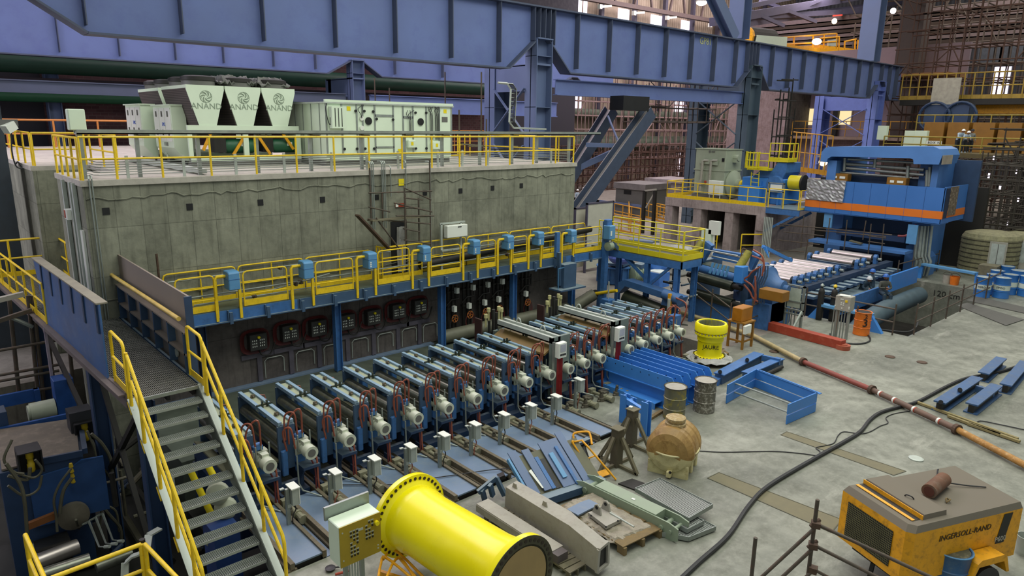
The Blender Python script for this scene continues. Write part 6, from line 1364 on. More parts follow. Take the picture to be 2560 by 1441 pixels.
# scaffold handrail at the bottom edge
t = thing('scaffold_rail', 'brown scaffold tube handrail crossing the bottom right corner', 'scaffold', (10.9, 4.4, 0))
x, y = 10.0, 4.05; pa = P(2044, 1250, x=x)
X_, Y_ = 10.0, pa.y
put('upright', MB().cyl((X_, Y_, 0), (X_, Y_, pa.z), .03, n=10), scafm, t, smooth=True)
def zat(py): return P(2040, py, x=X_).z
z1, z2 = zat(1312), zat(1368)
for z_ in (z1, z2):
    put('ledger', MB().cyl((X_+.02, Y_, z_), P(2345, 1452 if z_ == z1 else 1520, x=X_+.6), .028, n=10), scafm, t, smooth=True)
    put('ledger', MB().cyl((X_, Y_-.04, z_-.02), P(1895, 1452 if z_ == z1 else 1500, x=X_-.6), .028, n=10), scafm, t, smooth=True)
    put('coupler', MB().box((X_, Y_-.02, z_), (.13, .13, .09), .5).cyl((X_-.07, Y_+.03, z_-.03), (X_+.08, Y_-.04, z_+.06), .03, n=8), rust, t)
put('ledger', MB().cyl(P(2035, 1425, x=X_), P(2100, 1460, x=X_+.3), .026, n=8), scafm, t, smooth=True); put('coupler', MB().box(P(2033, 1425, x=X_), (.12, .12, .1), .3), rust, t)
put('ledger', MB().cyl(P(2035, 1425, x=X_), P(1995, 1462, x=X_-.2), .026, n=8), scafm, t, smooth=True)
pa = P(1889, 1345, x=8.4); t = thing('scaffold_stub', 'single upright scaffold tube at the bottom edge left of the handrail', 'scaffold tube', (8.4, pa.y, 0)); put('tube', MB().cyl((8.4, pa.y, 0), (8.4, pa.y, pa.z), .028, n=10), scafm, t, smooth=True)
# ---------------- lemon platform at the right end of the catwalk ----------------
XA_, XB_, YA_, YB_ = 21.7, 23.05, 14.85, 19.4
lem = paint('lemon_rail', '#d6c81e', .45, var=.1)
t = thing('service_platform', 'blue raised service platform with lemon yellow toe boards', 'platform', (22.3, 17, 0))
put('deck', MB().bb(XA_, XB_, YA_, YB_, ZC-.04, ZC), paint('platform_deck', '#5a5f52', .6), t)
put('edge_beam', MB().bb(XA_, XA_+.05, YA_, YB_, ZC-.32, ZC-.04), blue, t); put('edge_beam', MB().bb(XB_-.05, XB_, YA_, YB_, ZC-.32, ZC-.04), blue, t); put('edge_beam', MB().bb(XA_, XB_, YA_, YA_+.05, ZC-.32, ZC-.04), blue, t)
for x, y in ((XA_+.1, 15.1), (XA_+.1, 16.5), (XB_-.1, 15.1), (XA_+.1, 18.9), (XB_-.1, 18.9)): put('leg', MB().ibeam((x, y, 0), (x, y, ZC-.3), .18, .18, .02, V((1, 0, 0))), blue, t)
put('brace', MB().bar((XA_+.1, 16.5, 1.3), (XA_+.1, 15.4, ZC-.3), .1, .1), blue, t); put('brace', MB().bar((XA_+.1, 16.5, 1.6), (XA_+.1, 17.6, ZC-.3), .1, .1), blue, t)
for nm, pts in (('facing the hall floor', [(XA_, YB_-.4, ZC), (XA_, YA_, ZC)]), ('across the near end', [(XA_+.05, YA_, ZC), (XB_, YA_, ZC)]), ('on the far long side', [(XB_, YA_, ZC), (XB_, YB_, ZC)])):
    guardrail('lemon yellow guardrail of the service platform '+nm, pts, 1.1, 4 if nm[0] != 'a' else 1, mat=lem, kick=.2, mids=2, group='lemon yellow guardrails')
# swing tower with housing at the junction
p = P(1505, 690, y=17.8)
t = thing('jib_tower', 'blue post with a swivelling head and housing at the end of the catwalk', 'tower', (21.3, 18.3, 0))
put('post', MB().bb(21.22, 21.42, 18.2, 18.4, 0, 3.75), blue, t); put('head', MB().bb(21.15, 21.45, 18.1, 18.3, 3.0, 3.85), blue, t, bevel=.02)
q = P(1526, 580, y=18); put('housing', MB().bb(q.x-.15, q.x+.2, 17.9, 18.25, q.z-.3, q.z+.25), sky, t, bevel=.02); put('gear_unit', MB().lathe([(.05, 0), (.18, .03), (.18, .25), (.05, .3)], (q.x-.1, 18.05, q.z-.6), (1, 0, 0), 14), greyg, t, smooth=True); put('sticker', MB().bb(q.x-.1, q.x-.02, 17.89, 17.9, q.z-.15, q.z+.05), white, t)
put('arm', MB().bar((21.5, 18.1, 2.9), (22.3, 17.6, 2.0), .12, .14), steelblue, t)
t = thing('hanging_cabinet', 'grey-blue cabinet hanging on a tray below the end of the catwalk', 'cabinet', P(1428, 700, y=18))
a, b = P(1411, 663, y=18), P(1440, 716, y=18); put('body', MB().bb(a.x, b.x, 18, 18.35, b.z, a.z), steelblue, t, bevel=.01)
put('tray', MB().bb(a.x-.35, b.x+.35, 17.8, 18.45, b.z-.06, b.z), steelblue, t); c0 = P(1400, 640, y=18.2)
put('hanger', MB().bar((c0.x, 18.2, b.z+.1), (c0.x-.05, 18.2, ZC+.2), .1, .14), steelblue, t); put('upright', MB().bb(c0.x-.1, c0.x+.08, 18.3, 18.42, ZC, ZC+.95), blue, t)
put('cage', MB().bar((a.x-.3, 18.0, b.z), (a.x-.3, 18.0, a.z-.1), .02, .02).bar((a.x-.3, 18.0, a.z-.1), (a.x, 18.0, a.z-.1), .02, .02), sky, t)
# stuff beneath and behind the platform
t = thing('blue_tub', 'ribbed blue steel tub on the floor behind the jib tower', 'tub', P(1535, 705, z=0)); p = P(1535, 705, z=0)
m = MB().lathe([(.75, 0), (.8, .05), (.8, .75), (.9, .8), (.9, .85), (.75, .85)], p, n=24)
for k in range(16): a = 2*PI*k/16; m.box(p+V((.83*math.cos(a), .83*math.sin(a), .4)), (.08, .05, .75), a)
put('wall', m, blue, t); put('cover', MB().box(p+V((0, -.3, 1.0)), (1.3, .9, .12), .3).box(p+V((.9, -1, .9)), (1.0, .5, .2), .1), steelblue, t)
for i, (px, py, s_) in enumerate(((1550, 655, .55), (1600, 690, .3))):
    p = P(px, py, z=1.3 if i == 0 else 0); tag(put('cloth_bundle', MB().sphere(p+V((0, 0, .2)), s_, 14, 8, .6), paint('blue_sheet%d' % i, '#5568b8', .5, var=.25)), ('large shiny blue sheet bundle on the tub behind the jib tower', 'small blue bundle below the service platform')[i], 'bundle')
p = P(1640, 680, z=.5); tag(put('round_tank', MB().sphere(p+V((0, 0, .4)), .62, 18, 12), paint('tank_blue', '#3f78cc', .35), smooth=True), 'round bright blue tank under the service platform', 'tank')
p = P(1643, 715, z=0); t = thing('blue_crate', 'blue plastic crate with white edges below the service platform', 'crate', p); put('body', MB().box(p+V((0, 0, .35)), (.8, .8, .7)), MATS['tank_blue'], t); put('rim', MB().box(p+V((0, 0, .72)), (.7, .7, .06)), white, t)
p = P(1590, 700, z=.2); t = thing('grey_gearbox', 'grey-green rounded gear unit between the tub and the service platform', 'gear unit', p); put('case', MB().lathe([(.1, -.4), (.4, -.36), (.4, .3), (.1, .34)], p+V((0, 0, .3)), (1, -.2, 0), 18), greyg, t, smooth=True); put('ribs', MB().lathe([(.44, -.3), (.44, -.25)], p+V((0, 0, .3)), (1, -.2, 0), 18).lathe([(.44, .1), (.44, .15)], p+V((0, 0, .3)), (1, -.2, 0), 18), greyg, t)
# hold-down roll unit
t = thing('holddown_roll', 'blue arched hold-down unit over a dark green roll at the end of the roller stands', 'roll unit', (21.3, 16, 0))
X = 21.3
gr = [P(1545, 735, x=X), P(1545, 706, x=X), P(1562, 700, x=X), P(1702, 746, x=X), P(1690, 772, x=X), P(1652, 762, x=X), P(1656, 747, x=X), P(1562, 716, x=X)]
put('arch', MB().prism(gr, (.5, 0, 0)), paint('dull_blue', '#3c6496', .5, var=.15), t)
put('roll', MB().cyl(P(1566, 747, x=X+.3), P(1658, 782, x=X+.3), .36, n=24), darkroll, t, smooth=True)
put('apron', MB().prism([(20.2, 15.0, .55), (21.4, 14.2, .35), (21.4, 17.2, .35), (20.2, 17.2, .6)], (0, 0, -.05)), paint('dusty_apron', '#50534c', .6), t)
put('shaft', MB().cyl(P(1660, 735, x=X), P(1700, 752, x=X), .2, n=14), MATS['dull_blue'], t, smooth=True)
put('yellow_arm', MB().bar(P(1675, 735, x=X-.2), P(1672, 800, x=X-.2), .12, .1), orangeY, t); put('cylinder', MB().cyl(P(1673, 748, x=X-.3), P(1668, 805, x=X-.3), .06, n=10), galvl, t)
put('hoses', MB().tube(arc([P(1690, 745, x=X-.2), P(1715, 760, x=X-.2), P(1712, 790, x=X-.3), P(1700, 815, x=X-.3)], 5), .03, 6).tube(arc([P(1680, 762, x=X-.2), P(1700, 775, x=X-.2), P(1690, 800, x=X-.3)], 5), .03, 6), copper, t, smooth=True)
put('yellow_strut', MB().cyl(P(1487, 735, x=21.2), P(1542, 727, x=21.2), .07, n=10), yellow, t, smooth=True); put('strut_motor', MB().cyl(P(1470, 738, x=21.2), P(1490, 734, x=21.2), .16, n=12), dark, t, smooth=True)
put('blue_stand', MB().bb(20.5, 20.9, 17.3, 17.7, 0, .8), blue, t, bevel=.02); put('rod', MB().cyl((20.7, 17.5, .8), (20.7, 17.5, 1.5), .03, n=8), galvl, t)
put('front_stand', MB().bb(20.3, 20.65, 14.0, 14.3, 0, .9), blue, t)
# ---------------- tension leveller ----------------
X = 24.0
t = thing('leveller', 'blue levelling machine with two dark green rolls and yellow-capped cylinders', 'rolling machine', (24.6, 14.8, 0))
for py0, py1 in ((690, 717), (733, 760)):
    a, b = P(1738, py0, x=X), P(1832, py1, x=X); put('roll', MB().cyl(a, b, .2, n=24), darkroll, t, smooth=True); put('journal', MB().cyl(a+V((0, .35, 0)), b-V((0, .4, 0)), .11, n=12), dark, t, smooth=True)
fr = [P(1735, 743, x=X), P(1842, 770, x=X), P(1835, 855, x=X), P(1733, 828, x=X)]
put('front_plate', MB().prism(fr, (.05, 0, 0)), blue, t); zl = 0
put('housing', MB().bb(24.35, 26.2, 13.55, 13.85, 0, 2.1).bb(24.35, 26.2, 15.9, 16.2, 0, 2.1), steelblue, t)
put('side_stand', MB().bb(24.1, 25.8, 12.5, 13.5, 0, 1.0), blue, t)
put('crossbeam', MB().cyl(P(1738, 668, x=X+.5), P(1838, 695, x=X+.5), .17, n=20), blue, t, smooth=True)
put('top_cover', MB().bar(P(1745, 655, x=X+.9), P(1850, 682, x=X+.9), .7, .1), paint('green_dust', '#4f5a50', .7), t)
for k in range(5): a = P(1783+9.7*k, 657+2.2*k, x=X+.3); b = P(1774+9.7*k, 684+2.2*k, x=X+.2); put('rib', MB().bar(a, b, .03, .1), sky, t)
for (a0, b0, c0, d0) in (((1726, 668), (1724, 650), (1755, 605), (1768, 612)), ((1846, 696), (1846, 672), (1872, 630), (1890, 636))):
    a = P(*a0, x=X-.05); put('bracket', MB().bb(X-.25, X+.15, a.y-.28, a.y+.1, a.z-.15, a.z+.5), bright, t, bevel=.02)
    p1, p2 = P(*b0, x=X), P(*c0, x=X+.5); put('cylinder', MB().cyl(p1, p2, .17, .14, n=14), paint('olive_yellow%d' % a0[0], '#8f8a2a', .6, var=.4, scale=10, bump=.6), t, smooth=True)
    put('cap', MB().cyl(p1-V((0, 0, .12)), p1, .05, n=8), galv, t)
    put('hose', MB().tube(arc([p2, P(c0[0]-15, c0[1]-8, x=X+.4), P(c0[0]-20, c0[1]+15, x=X+.3), P(b0[0]-6, b0[1], x=X)], 5), .03, 6), rust, t, smooth=True)
    put('side_panel', MB().prism([P(c0[0]+8, c0[1]-2, x=X+.6), P(c0[0]+24, c0[1]+10, x=X+.6), P(b0[0]+30, b0[1]+8, x=X+.6), P(b0[0]+25, b0[1]-8, x=X+.6)], (.25, 0, 0)), blue, t)
put('back_frame', MB().prism([P(1783, 632, x=X+1.2), P(1860, 648, x=X+1.2), P(1852, 662, x=X+1.2), P(1778, 646, x=X+1.2)], (.1, 0, 0)).bar(P(1780, 625, x=X+1.3), P(1870, 640, x=X+1.3), .25, .1), blue, t)
put('rods', MB().cyl(P(1745, 621, x=X+.4), P(1845, 640, x=X+.4), .03, n=6).cyl(P(1778, 640, x=X+.8), P(1850, 656, x=X+.8), .03, n=6), galv, t)
for pts in ([(1883, 625), (1905, 640), (1910, 665), (1908, 680)], [(1880, 640), (1900, 648), (1910, 660), (1905, 690)], [(1860, 712), (1875, 730), (1882, 745), (1895, 755)], [(1860, 700), (1880, 715), (1890, 740), (1885, 760)], [(1900, 668), (1880, 680), (1870, 692), (1850, 702)], [(1888, 690), (1889, 730), (1885, 760), (1875, 775)]):
    put('hose', MB().tube(arc([P(x, y, x=X-.1) for x, y in pts], 5), .035, 6), copper, t, smooth=True)
for k in range(5): x = 1878+k*6; put('pipe', MB().tube([P(x+18, 665, x=X), P(x+16, 690, x=X), P(x+6, 712, x=X), P(x+8, 760, x=X)], .03, 6), steelblue, t)
gc = P(1935, 690, x=24.4); put('gear_case', MB().lathe([(.75, 0), (.75, .3), (.62, .36), (.32, .7), (.3, .9), (.15, .92), (.15, 1.1)], (24.9, 13.3, 1.55), (0, -1, 0), 24), MATS['dull_blue'], t, smooth=True); put('gear_base', MB().bb(24.3, 25.5, 12.5, 13.3, .2, 1.5), MATS['dull_blue'], t)
put('diagonal_beam', MB().bar(P(1908, 617, x=24.5), P(1978, 652, x=27), .12, .12), bright, t); put('gusset', MB().prism([P(1905, 616, x=24.4), P(1915, 618, x=24.4), P(1922, 645, x=24.4)], (.05, 0, 0)), bright, t)
tag(put('ochre_case', MB().box(P(1935, 737, x=23.9), (.5, .95, .38)), brownbox, bevel=.02), 'ochre rounded case beside the leveller gear housing', 'box')
t = thing('oily_pipework', 'greasy mixed pipes and valves in front of the leveller', 'pipes', P(1720, 790, z=0)); rr = random.Random(8)
for k in range(22):
    a = P(rr.uniform(1660, 1735), rr.uniform(700, 800), x=rr.uniform(22.5, 23.8)); d = rr.choice([(.5, 0, 0), (0, .6, 0), (0, 0, .5), (.2, .3, .2)]); put('pipe', MB().cyl(a, a+V(d), rr.uniform(.02, .06), n=7), rr.choice([dark, steelblue, galv, darkblue]), t)
# ---------------- roller table ----------------
rx = [28.5, 29.1, 29.75, 30.35, 31.0, 31.75, 32.55, 34.7, 35.45, 36.9]
def troll():
    t = thing('table_roller', 'x', 'roller', (0, 0, 0), group='shiny rollers of the roller table'); L = lambda n, m, mat, **k: put(n, m, mat, t, local=True, **k)
    L('barrel', MB().cyl((0, -1, 0), (0, 1, 0), .2, n=24), steel, smooth=True); L('neck', MB().cyl((0, -1.25, 0), (0, 1.2, 0), .09, n=12), dark, smooth=True)
    for y in (-1.25, 1.12): L('bearing', MB().prism([(-.13, y, -.25), (.13, y, -.25), (.16, y, .1), (.08, y, .22), (-.08, y, .22), (-.16, y, .1)], (0, .16, 0)), blue, bevel=.01)
    L('coupling', MB().cyl((0, -1.45, 0), (0, -1.28, 0), .07, n=10), galv); return t
r0 = troll()
for k, x in enumerate(rx):
    o = r0 if k == 0 else copy_tree(r0); o.location = (x, 14.88, 1.1); o['label'] = 'polished steel table roller between blue bearings, %s counted from the leveller' % ORD[k]
t = thing('roller_table', 'blue frame of the roller table leading to the mill', 'roller table', (32, 14.9, -2.2))
put('frame', MB().bb(27.6, 38.4, 13.4, 13.75, .35, .85), darkblue, t); put('frame', MB().bb(27.6, 38.4, 15.95, 16.25, .35, .85), darkblue, t)
for k in range(8): x = 28+k*1.35; put('cross_member', MB().bb(x, x+.25, 13.75, 15.95, .3, .6), darkblue, t)
for k in range(6): x = 28+k*1.9; put('leg', MB().bb(x, x+.4, 13.35, 13.8, -2.3, .35), darkblue, t); put('leg', MB().bb(x, x+.4, 15.9, 16.3, -2.3, .35), darkblue, t)
for k in range(14): x = 28.3+k*.7; put('drive_foot', MB().bb(x, x+.35, 12.75, 13.35, .5, .62), steelblue, t)
put('side_wall', MB().bb(29.5, 34.5, 12.2, 12.3, -.3, .35), blue, t); put('side_wall', MB().bb(34.2, 37.6, 11.9, 12.0, .1, .9), bright, t)
for x in (33.6, 34.1): put('cross_bar', MB().bb(x, x+.18, 13.8, 15.9, .95, 1.1), navy, t)
put('walkway', MB().bb(30.5, 36, 12.3, 13.3, .1, .15), steelblue, t)
# big pipe in the pit
tag(put('pit_pipe', MB().tube(arc([(29.0, 11.3, -.9), (30.5, 11.4, -.6), (32.5, 11.5, -.45), (35, 11.6, -.45), (37.5, 11.7, -.5)], 4), .42, 16), paint('pit_pipe_blue', '#4a5d66', .6, var=.2), smooth=True), 'wide grey-blue pipe along the near side of the roller table in the pit', 'pipe')
t = thing('pit_motor', 'dark blue motor lying deep in the pit behind the scaffold rails', 'motor', (31.5, 9.6, -1.8)); put('barrel', MB().cyl((31.0, 9.7, -1.2), (32.2, 9.7, -1.2), .3, n=18), MATS['dull_blue'], t, smooth=True); put('base', MB().bb(31.0, 32.2, 9.3, 10.1, -2.3, -1.4), dark, t)
text_mesh('wall_writing', '120 cm', .42, plane_M(P(2365, 738, x=38.58), (0, -1, 0), (0, 0, 1)), dark, None, .003)
for o in COL.objects:
    if o.name == 'wall_writing': tag(o, 'handwritten black height mark on the concrete pit wall', 'writing')
# blue gantry supports
def gantry(a, b, h, label):
    a, b = V(a), V(b); t = thing('pipe_gantry', label, 'gantry', a, group='low blue gantries beside the pit'); u = V((0, 0, h))
    put('top_beam', MB().bar(a+u, b+u, .35, .1), sky, t)
    for p, s_ in ((a, 1), (b, -1)): d = (a-b).normalized()*s_; put('foot', MB().prism([p+V((.12, 0, 0)), p+d*.45+V((.12, 0, 0)), p+u+V((.12, 0, 0)), p-d*.05+u+V((.12, 0, 0))], (-.2, 0, 0)), bright, t)
    return t
gantry((27.2, 9.95, 0), (27.3, 12.0, 0), .62, 'low blue gantry with triangular feet at the near end of the pit')
gantry((39.4, 12.3, 0), (38.9, 9.75, 0), .75, 'low blue gantry with triangular feet on the concrete beyond the pit')
for px, py, m_, lab, w_ in ((2366, 708, greyp, 'grey bucket on the concrete ledge beyond the pit', .2), (2385, 712, orange, 'orange-brown bucket on the ledge beside the grey one', .22)):
    p = P(px, py, z=0); t = thing('bucket', lab, 'bucket', p); put('body', MB().lathe([(w_*.85, 0), (w_, .42), (w_-.02, .42), (w_*.82, .03), (.001, .03)], p, n=18), m_, t, smooth=True); put('handle', MB().tube([p+V((0, w_*math.cos(a), .42+.15*math.sin(a))) for a in [PI*j/8 for j in range(9)]], .01, 5), rust, t)
# blue drums by the pit
for i, (px, py, r_, lab) in enumerate(((2453, 742, .33, 'front left blue drum with a white label band'), (2500, 744, .33, 'front right blue drum with a white label band'), (2478, 735, .31, 'blue drum in the second row at left, behind the front two'), (2520, 735, .31, 'blue drum in the second row at right'), (2487, 724, .3, 'blue drum in the third row of the cluster'), (2540, 724, .35, 'tall blue drum at the right edge behind the cluster'), (2512, 712, .3, 'blue drum farthest back beside the cabin'), (2562, 740, .33, 'blue drum cut by the right edge of the photo'))):
    drum(px, py, MATS.get('drum_blue') or paint('drum_blue', '#2f6fb8', .4, var=.15), lab, MATS.get('drum_top') or paint('drum_top', '#8d9a9a', .4, dirt='#d8dcd8', dirtamt=.6, scale=2), group='blue drums beside the pit', r=r_, h=.95, band=MATS.get('drum_band') or paint('drum_band', '#c4cec4', .5, var=.05))
    if i < 2:
        p = G(px, py); vd = (CAM-p); vd.z = 0; vd.normalize(); text_mesh('drum_lettering', 'PPOO' if i else 'FERO', .13, wrapM(p, r_+.004, -.1, .5), black, [o for o in PK if o.get('label') == lab][0], .003)
# scaffold rails around the pit
def srail(pts, label, h=1.0, n=3):
    pts = [V(p) for p in pts]; t = thing('scaffold_rail', label, 'scaffold rail', pts[0], group='scaffold tube rails around the pit')
    for z_ in (h, h*.5): put('ledger', MB().tube([p+V((0, 0, z_)) for p in pts], .03, 6), scafm, t)
    for a, b in zip(pts, pts[1:]):
        for k in range(n+1): p = a.lerp(b, k/n); put('upright', MB().cyl(p, p+V((0, 0, h+.2)), .03, n=6), scafm, t)
srail([(28.0, 8.7, 0), (38.5, 8.7, 0)], 'brown scaffold rail along the near edge of the pit', n=6)
srail([(27.3, 9.2, 0), (27.3, 12.6, 0)], 'brown scaffold rail at the near end of the pit', n=2)
srail([(23.6, 12.9, 0), (25.2, 13.0, 0)], 'short brown scaffold rail in front of the leveller', n=1)
srail([(26.0, 12.6, 0), (27.2, 12.9, 0)], 'short brown scaffold rail behind the grey cabinets', n=1)
srail([(36.9, 12.6, 0), (42, 12.4, 0)], 'brown scaffold rail at the far side of the pit near the mill', n=3)
srail([(23.5, 15.4, .5), (22.6, 13.2, 0)], 'brown scaffold rail beside the oily pipework before the leveller', n=2)
# cabinets on galvanised frames
a, b = P(1985, 700, x=25.3), P(1985, 815, x=25.3)
t = thing('panel_stand', 'empty galvanised frame with a pale square panel on a tall stand', 'panel stand', (25.3, 12.1, 0)); Y1_, Y2_ = P(1962, 720, x=25.3).y, P(2012, 725, x=25.3).y; zt = P(1985, 713, x=25.3).z
put('frame', MB().bb(25.3, 25.4, Y2_, Y1_, zt-1.0, zt-.94).bb(25.3, 25.4, Y2_, Y1_, zt-.06, zt).bb(25.3, 25.4, Y2_, Y2_+.08, 0, zt).bb(25.3, 25.4, Y1_-.08, Y1_, 0, zt), galv, t)
put('panel', MB().bb(25.33, 25.37, Y2_+.14, Y1_-.14, zt-.88, zt-.12), paint('pale_panel', '#b9c4b4', .4), t); put('brace', MB().bar((25.3, Y2_+.02, .7), (24.6, Y2_+.02, 0), .06, .08), galvl, t); put('brace', MB().bar((25.3, Y1_-.02, .7), (24.6, Y1_-.02, 0), .06, .08), galvl, t)
for k in range(4): y = Y2_+.3+k*.13; put('conduit', MB().cyl((25.35, y, 0), (25.35, y, zt-1.0), .025, n=6), galv, t)
put('shelf', MB().bb(25.3, 25.4, Y2_, Y1_, .5, .55).bb(25.3, 25.4, Y2_, Y1_, 1.0, 1.05), galv, t)
X = 25.2; Y1_, Y2_ = P(2087, 760, x=X).y, P(2125, 765, x=X).y; zt = P(2105, 741, x=X).z; zb = P(2105, 778, x=X).z
t = thing('control_cabinet', 'grey control cabinet with push buttons on a galvanised stand beside the orange drum', 'control cabinet', (X, 10.3, 0))
put('housing', MB().bb(X, X+.4, Y2_, Y1_, zb, zt), greyp, t, bevel=.015)
m = MB(); yy = (Y1_+Y2_)/2
for dy, dz in ((.0, .75), (.06, .75), (-.04, .5), (.04, .5), (-.04, .38), (.04, .38), (-.25, .3), (-.25, .2), (0, .15), (.25, .25)): m.bb(X-.012, X, yy+dy-.02, yy+dy+.02, zb+(zt-zb)*dz, zb+(zt-zb)*dz+.04)
put('buttons', m, white, t); put('yellow_switch', MB().bb(X-.02, X, Y2_+.1, Y2_+.18, zt-.2, zt-.12), yellow, t)
for y in (Y2_+.02, Y1_-.1): put('leg', MB().bb(X+.1, X+.2, y, y+.08, 0, zb), galv, t)
for k in range(5): y = Y2_+.2+k*.1; put('conduit', MB().cyl((X+.15, y, 0), (X+.15, y, zb), .022, n=6), galv, t)
tag(put('paper_sheet', MB().box((X+.15, yy, zt+.012), (.25, .35, .012), .4), white), 'sheet of white paper on top of the grey control cabinet', 'paper')
t = thing('gas_cylinders', 'x', 'gas cylinder', (27.5, 12.3, 0)); COL.objects.unlink(t); bpy.data.objects.remove(t)
for i, (px, py, lab) in enumerate(((2046, 800, 'dark gas cylinder standing behind the panel stand'), (2078, 803, 'dark gas cylinder with a yellow valve cap beside the grey cabinet'))):
    p = P(px, py, z=0); t = thing('gas_cylinder', lab, 'gas cylinder', p, group='gas cylinders'); put('body', MB().lathe([(.11, 0), (.12, .03), (.12, 1.15), (.09, 1.28), (.04, 1.32), (.04, 1.4)], p, n=14), dark, t, smooth=True); put('valve', MB().lathe([(.06, 0), (.08, .05), (.03, .12)], p+V((0, 0, 1.38)), n=10), yellow if i else galv, t)
tag(put('floor_hose', MB().tube(arc([G(x, y, .03) for x, y in ((2075, 835), (2078, 848), (2110, 858), (2150, 860), (2175, 852), (2170, 838), (2160, 832))], 5), .03, 6), rubber, smooth=True), 'black hose looped on the floor around the grey control cabinet', 'hose')
tag(put('floor_hose', MB().tube(arc([G(x, y, .03) for x, y in ((2170, 820), (2230, 828), (2270, 830), (2290, 818), (2295, 805))], 5), .03, 6), rubber, smooth=True), 'black hose running from the orange drum to the pit edge', 'hose')
# ---------------- people ----------------
def person(name, label, foot, face, pose, top, leg, hat, h=1.72, seat=None):
    """continuous skinned body; pose: joint offsets from the pelvis in the person's own frame (x right, y forward, z up)"""
    t = thing(name, label, 'person', foot, face)
    J = {'pel': (0, 0, .92), 'che': (0, .02, 1.28), 'nec': (0, .03, 1.45), 'hed': (0, .05, 1.56),
         'sr': (.19, .02, 1.38), 'er': (.26, .02, 1.12), 'wr': (.25, .12, .9), 'sl': (-.19, .02, 1.38), 'el': (-.26, .02, 1.12), 'wl': (-.25, .12, .9),
         'hr': (.09, 0, .88), 'kr': (.11, .02, .48), 'ar': (.11, -.02, .09), 'tr': (.12, .14, .04), 'hl': (-.09, 0, .88), 'kl': (-.11, .02, .48), 'al': (-.11, -.02, .09), 'tl': (-.12, .14, .04)}
    J.update(pose); s = h/1.72
    def skin_(nm, names, edges, rad, mat):
        me = bpy.data.meshes.new(nm); me.from_pydata([tuple(c*s for c in J[n]) for n in names], [(names.index(a), names.index(b)) for a, b in edges], []); me.materials.append(mat)
        o = bpy.data.objects.new(nm, me); COL.objects.link(o); o.parent = t; PK.setdefault(t, []).append(o)
        md = o.modifiers.new('skin', 'SKIN'); md.use_smooth_shade = True
        for i, n in enumerate(names): v = me.skin_vertices[0].data[i]; v.radius = (rad[n][0]*s, rad[n][1]*s); v.use_root = i == 0
        sd_ = o.modifiers.new('sub', 'SUBSURF'); sd_.levels = sd_.render_levels = 1; return o
    allj = ['pel', 'che', 'nec', 'sr', 'er', 'wr', 'sl', 'el', 'wl', 'hr', 'kr', 'ar', 'tr', 'hl', 'kl', 'al', 'tl']
    skin_('body', allj, [('pel', 'che'), ('che', 'nec'), ('che', 'sr'), ('sr', 'er'), ('er', 'wr'), ('che', 'sl'), ('sl', 'el'), ('el', 'wl'), ('pel', 'hr'), ('hr', 'kr'), ('kr', 'ar'), ('ar', 'tr'), ('pel', 'hl'), ('hl', 'kl'), ('kl', 'al'), ('al', 'tl')],
          {'pel': (.15, .12), 'che': (.17, .13), 'nec': (.06, .06), 'sr': (.075, .075), 'er': (.055, .055), 'wr': (.04, .04), 'sl': (.075, .075), 'el': (.055, .055), 'wl': (.04, .04), 'hr': (.1, .1), 'kr': (.07, .07), 'ar': (.055, .055), 'tr': (.045, .04), 'hl': (.1, .1), 'kl': (.07, .07), 'al': (.055, .055), 'tl': (.045, .04)}, leg if 0 else top)
    def S(n): return V(J[n])*s
    if leg is not top:
        m = MB()
        for a, b, r1, r2 in (('hr', 'kr', .115, .085), ('kr', 'ar', .085, .07), ('hl', 'kl', .115, .085), ('kl', 'al', .085, .07)): m.cyl(S(a), S(b), r1*s, r2*s, n=10)
        m.lathe([(.1, -.1), (.165, -.04), (.165, .06), (.15, .1)], S('pel'), n=14); put('trousers', m, leg, t, local=True, smooth=True)
    hd = S('hed'); put('head', MB().sphere(hd+V((0, 0, .05)), .095*s, 14, 10, 1.2).lathe([(.015, 0), (.02, .03), (.001, .06)], hd+V((0, .08, .02)), (0, .5, -1), 8), skin, t, local=True, smooth=True)
    put('ears', MB().sphere(hd+V((.095, 0, .04)), .02, 8, 6).sphere(hd+V((-.095, 0, .04)), .02, 8, 6), skin, t, local=True, smooth=True)
    put('helmet', MB().lathe([(.145, 0), (.135, .02), (.125, .02), (.12, .06), (.09, .115), (.04, .14), (.001, .145)], hd+V((0, .01, .07)), (0, -.05, 1), 18), hat, t, local=True, smooth=True)
    for w_, e_ in (('wr', 'er'), ('wl', 'el')):
        W = S(w_); d = (W-S(e_)).normalized(); f = MB().sphere(W+d*.05, .04, 8, 6, 1.2); _, a_, b_ = frame(d)
        for k in range(4): o_ = a_*(-.03+.02*k); f.tube([W+d*.07+o_, W+d*(.11+.008*(k % 3))+o_, W+d*.13+o_-b_*.02], .009, 5)
        f.tube([W+d*.03+a_*.035, W+d*.07+a_*.06], .011, 5); put('hand', f, skin, t, local=True, smooth=True)
    return t
zt_ = -.03
bent = {'che': (0, .18, 1.2), 'nec': (0, .3, 1.33), 'hed': (0, .38, 1.42), 'sr': (.19, .2, 1.3), 'er': (.24, .3, 1.06), 'wr': (.14, .5, 1.05), 'sl': (-.19, .2, 1.3), 'el': (-.24, .3, 1.06), 'wl': (-.12, .5, 1.02)}
fold = {'sr': (.2, .05, 1.36), 'er': (.27, .14, 1.12), 'wr': (.06, .28, 1.16), 'sl': (-.2, .05, 1.36), 'el': (-.27, .14, 1.12), 'wl': (-.06, .28, 1.1)}
sit = {'kr': (.14, .42, .86), 'ar': (.14, .46, .45), 'tr': (.14, .6, .42), 'kl': (-.14, .42, .86), 'al': (-.14, .46, .45), 'tl': (-.14, .6, .42)}
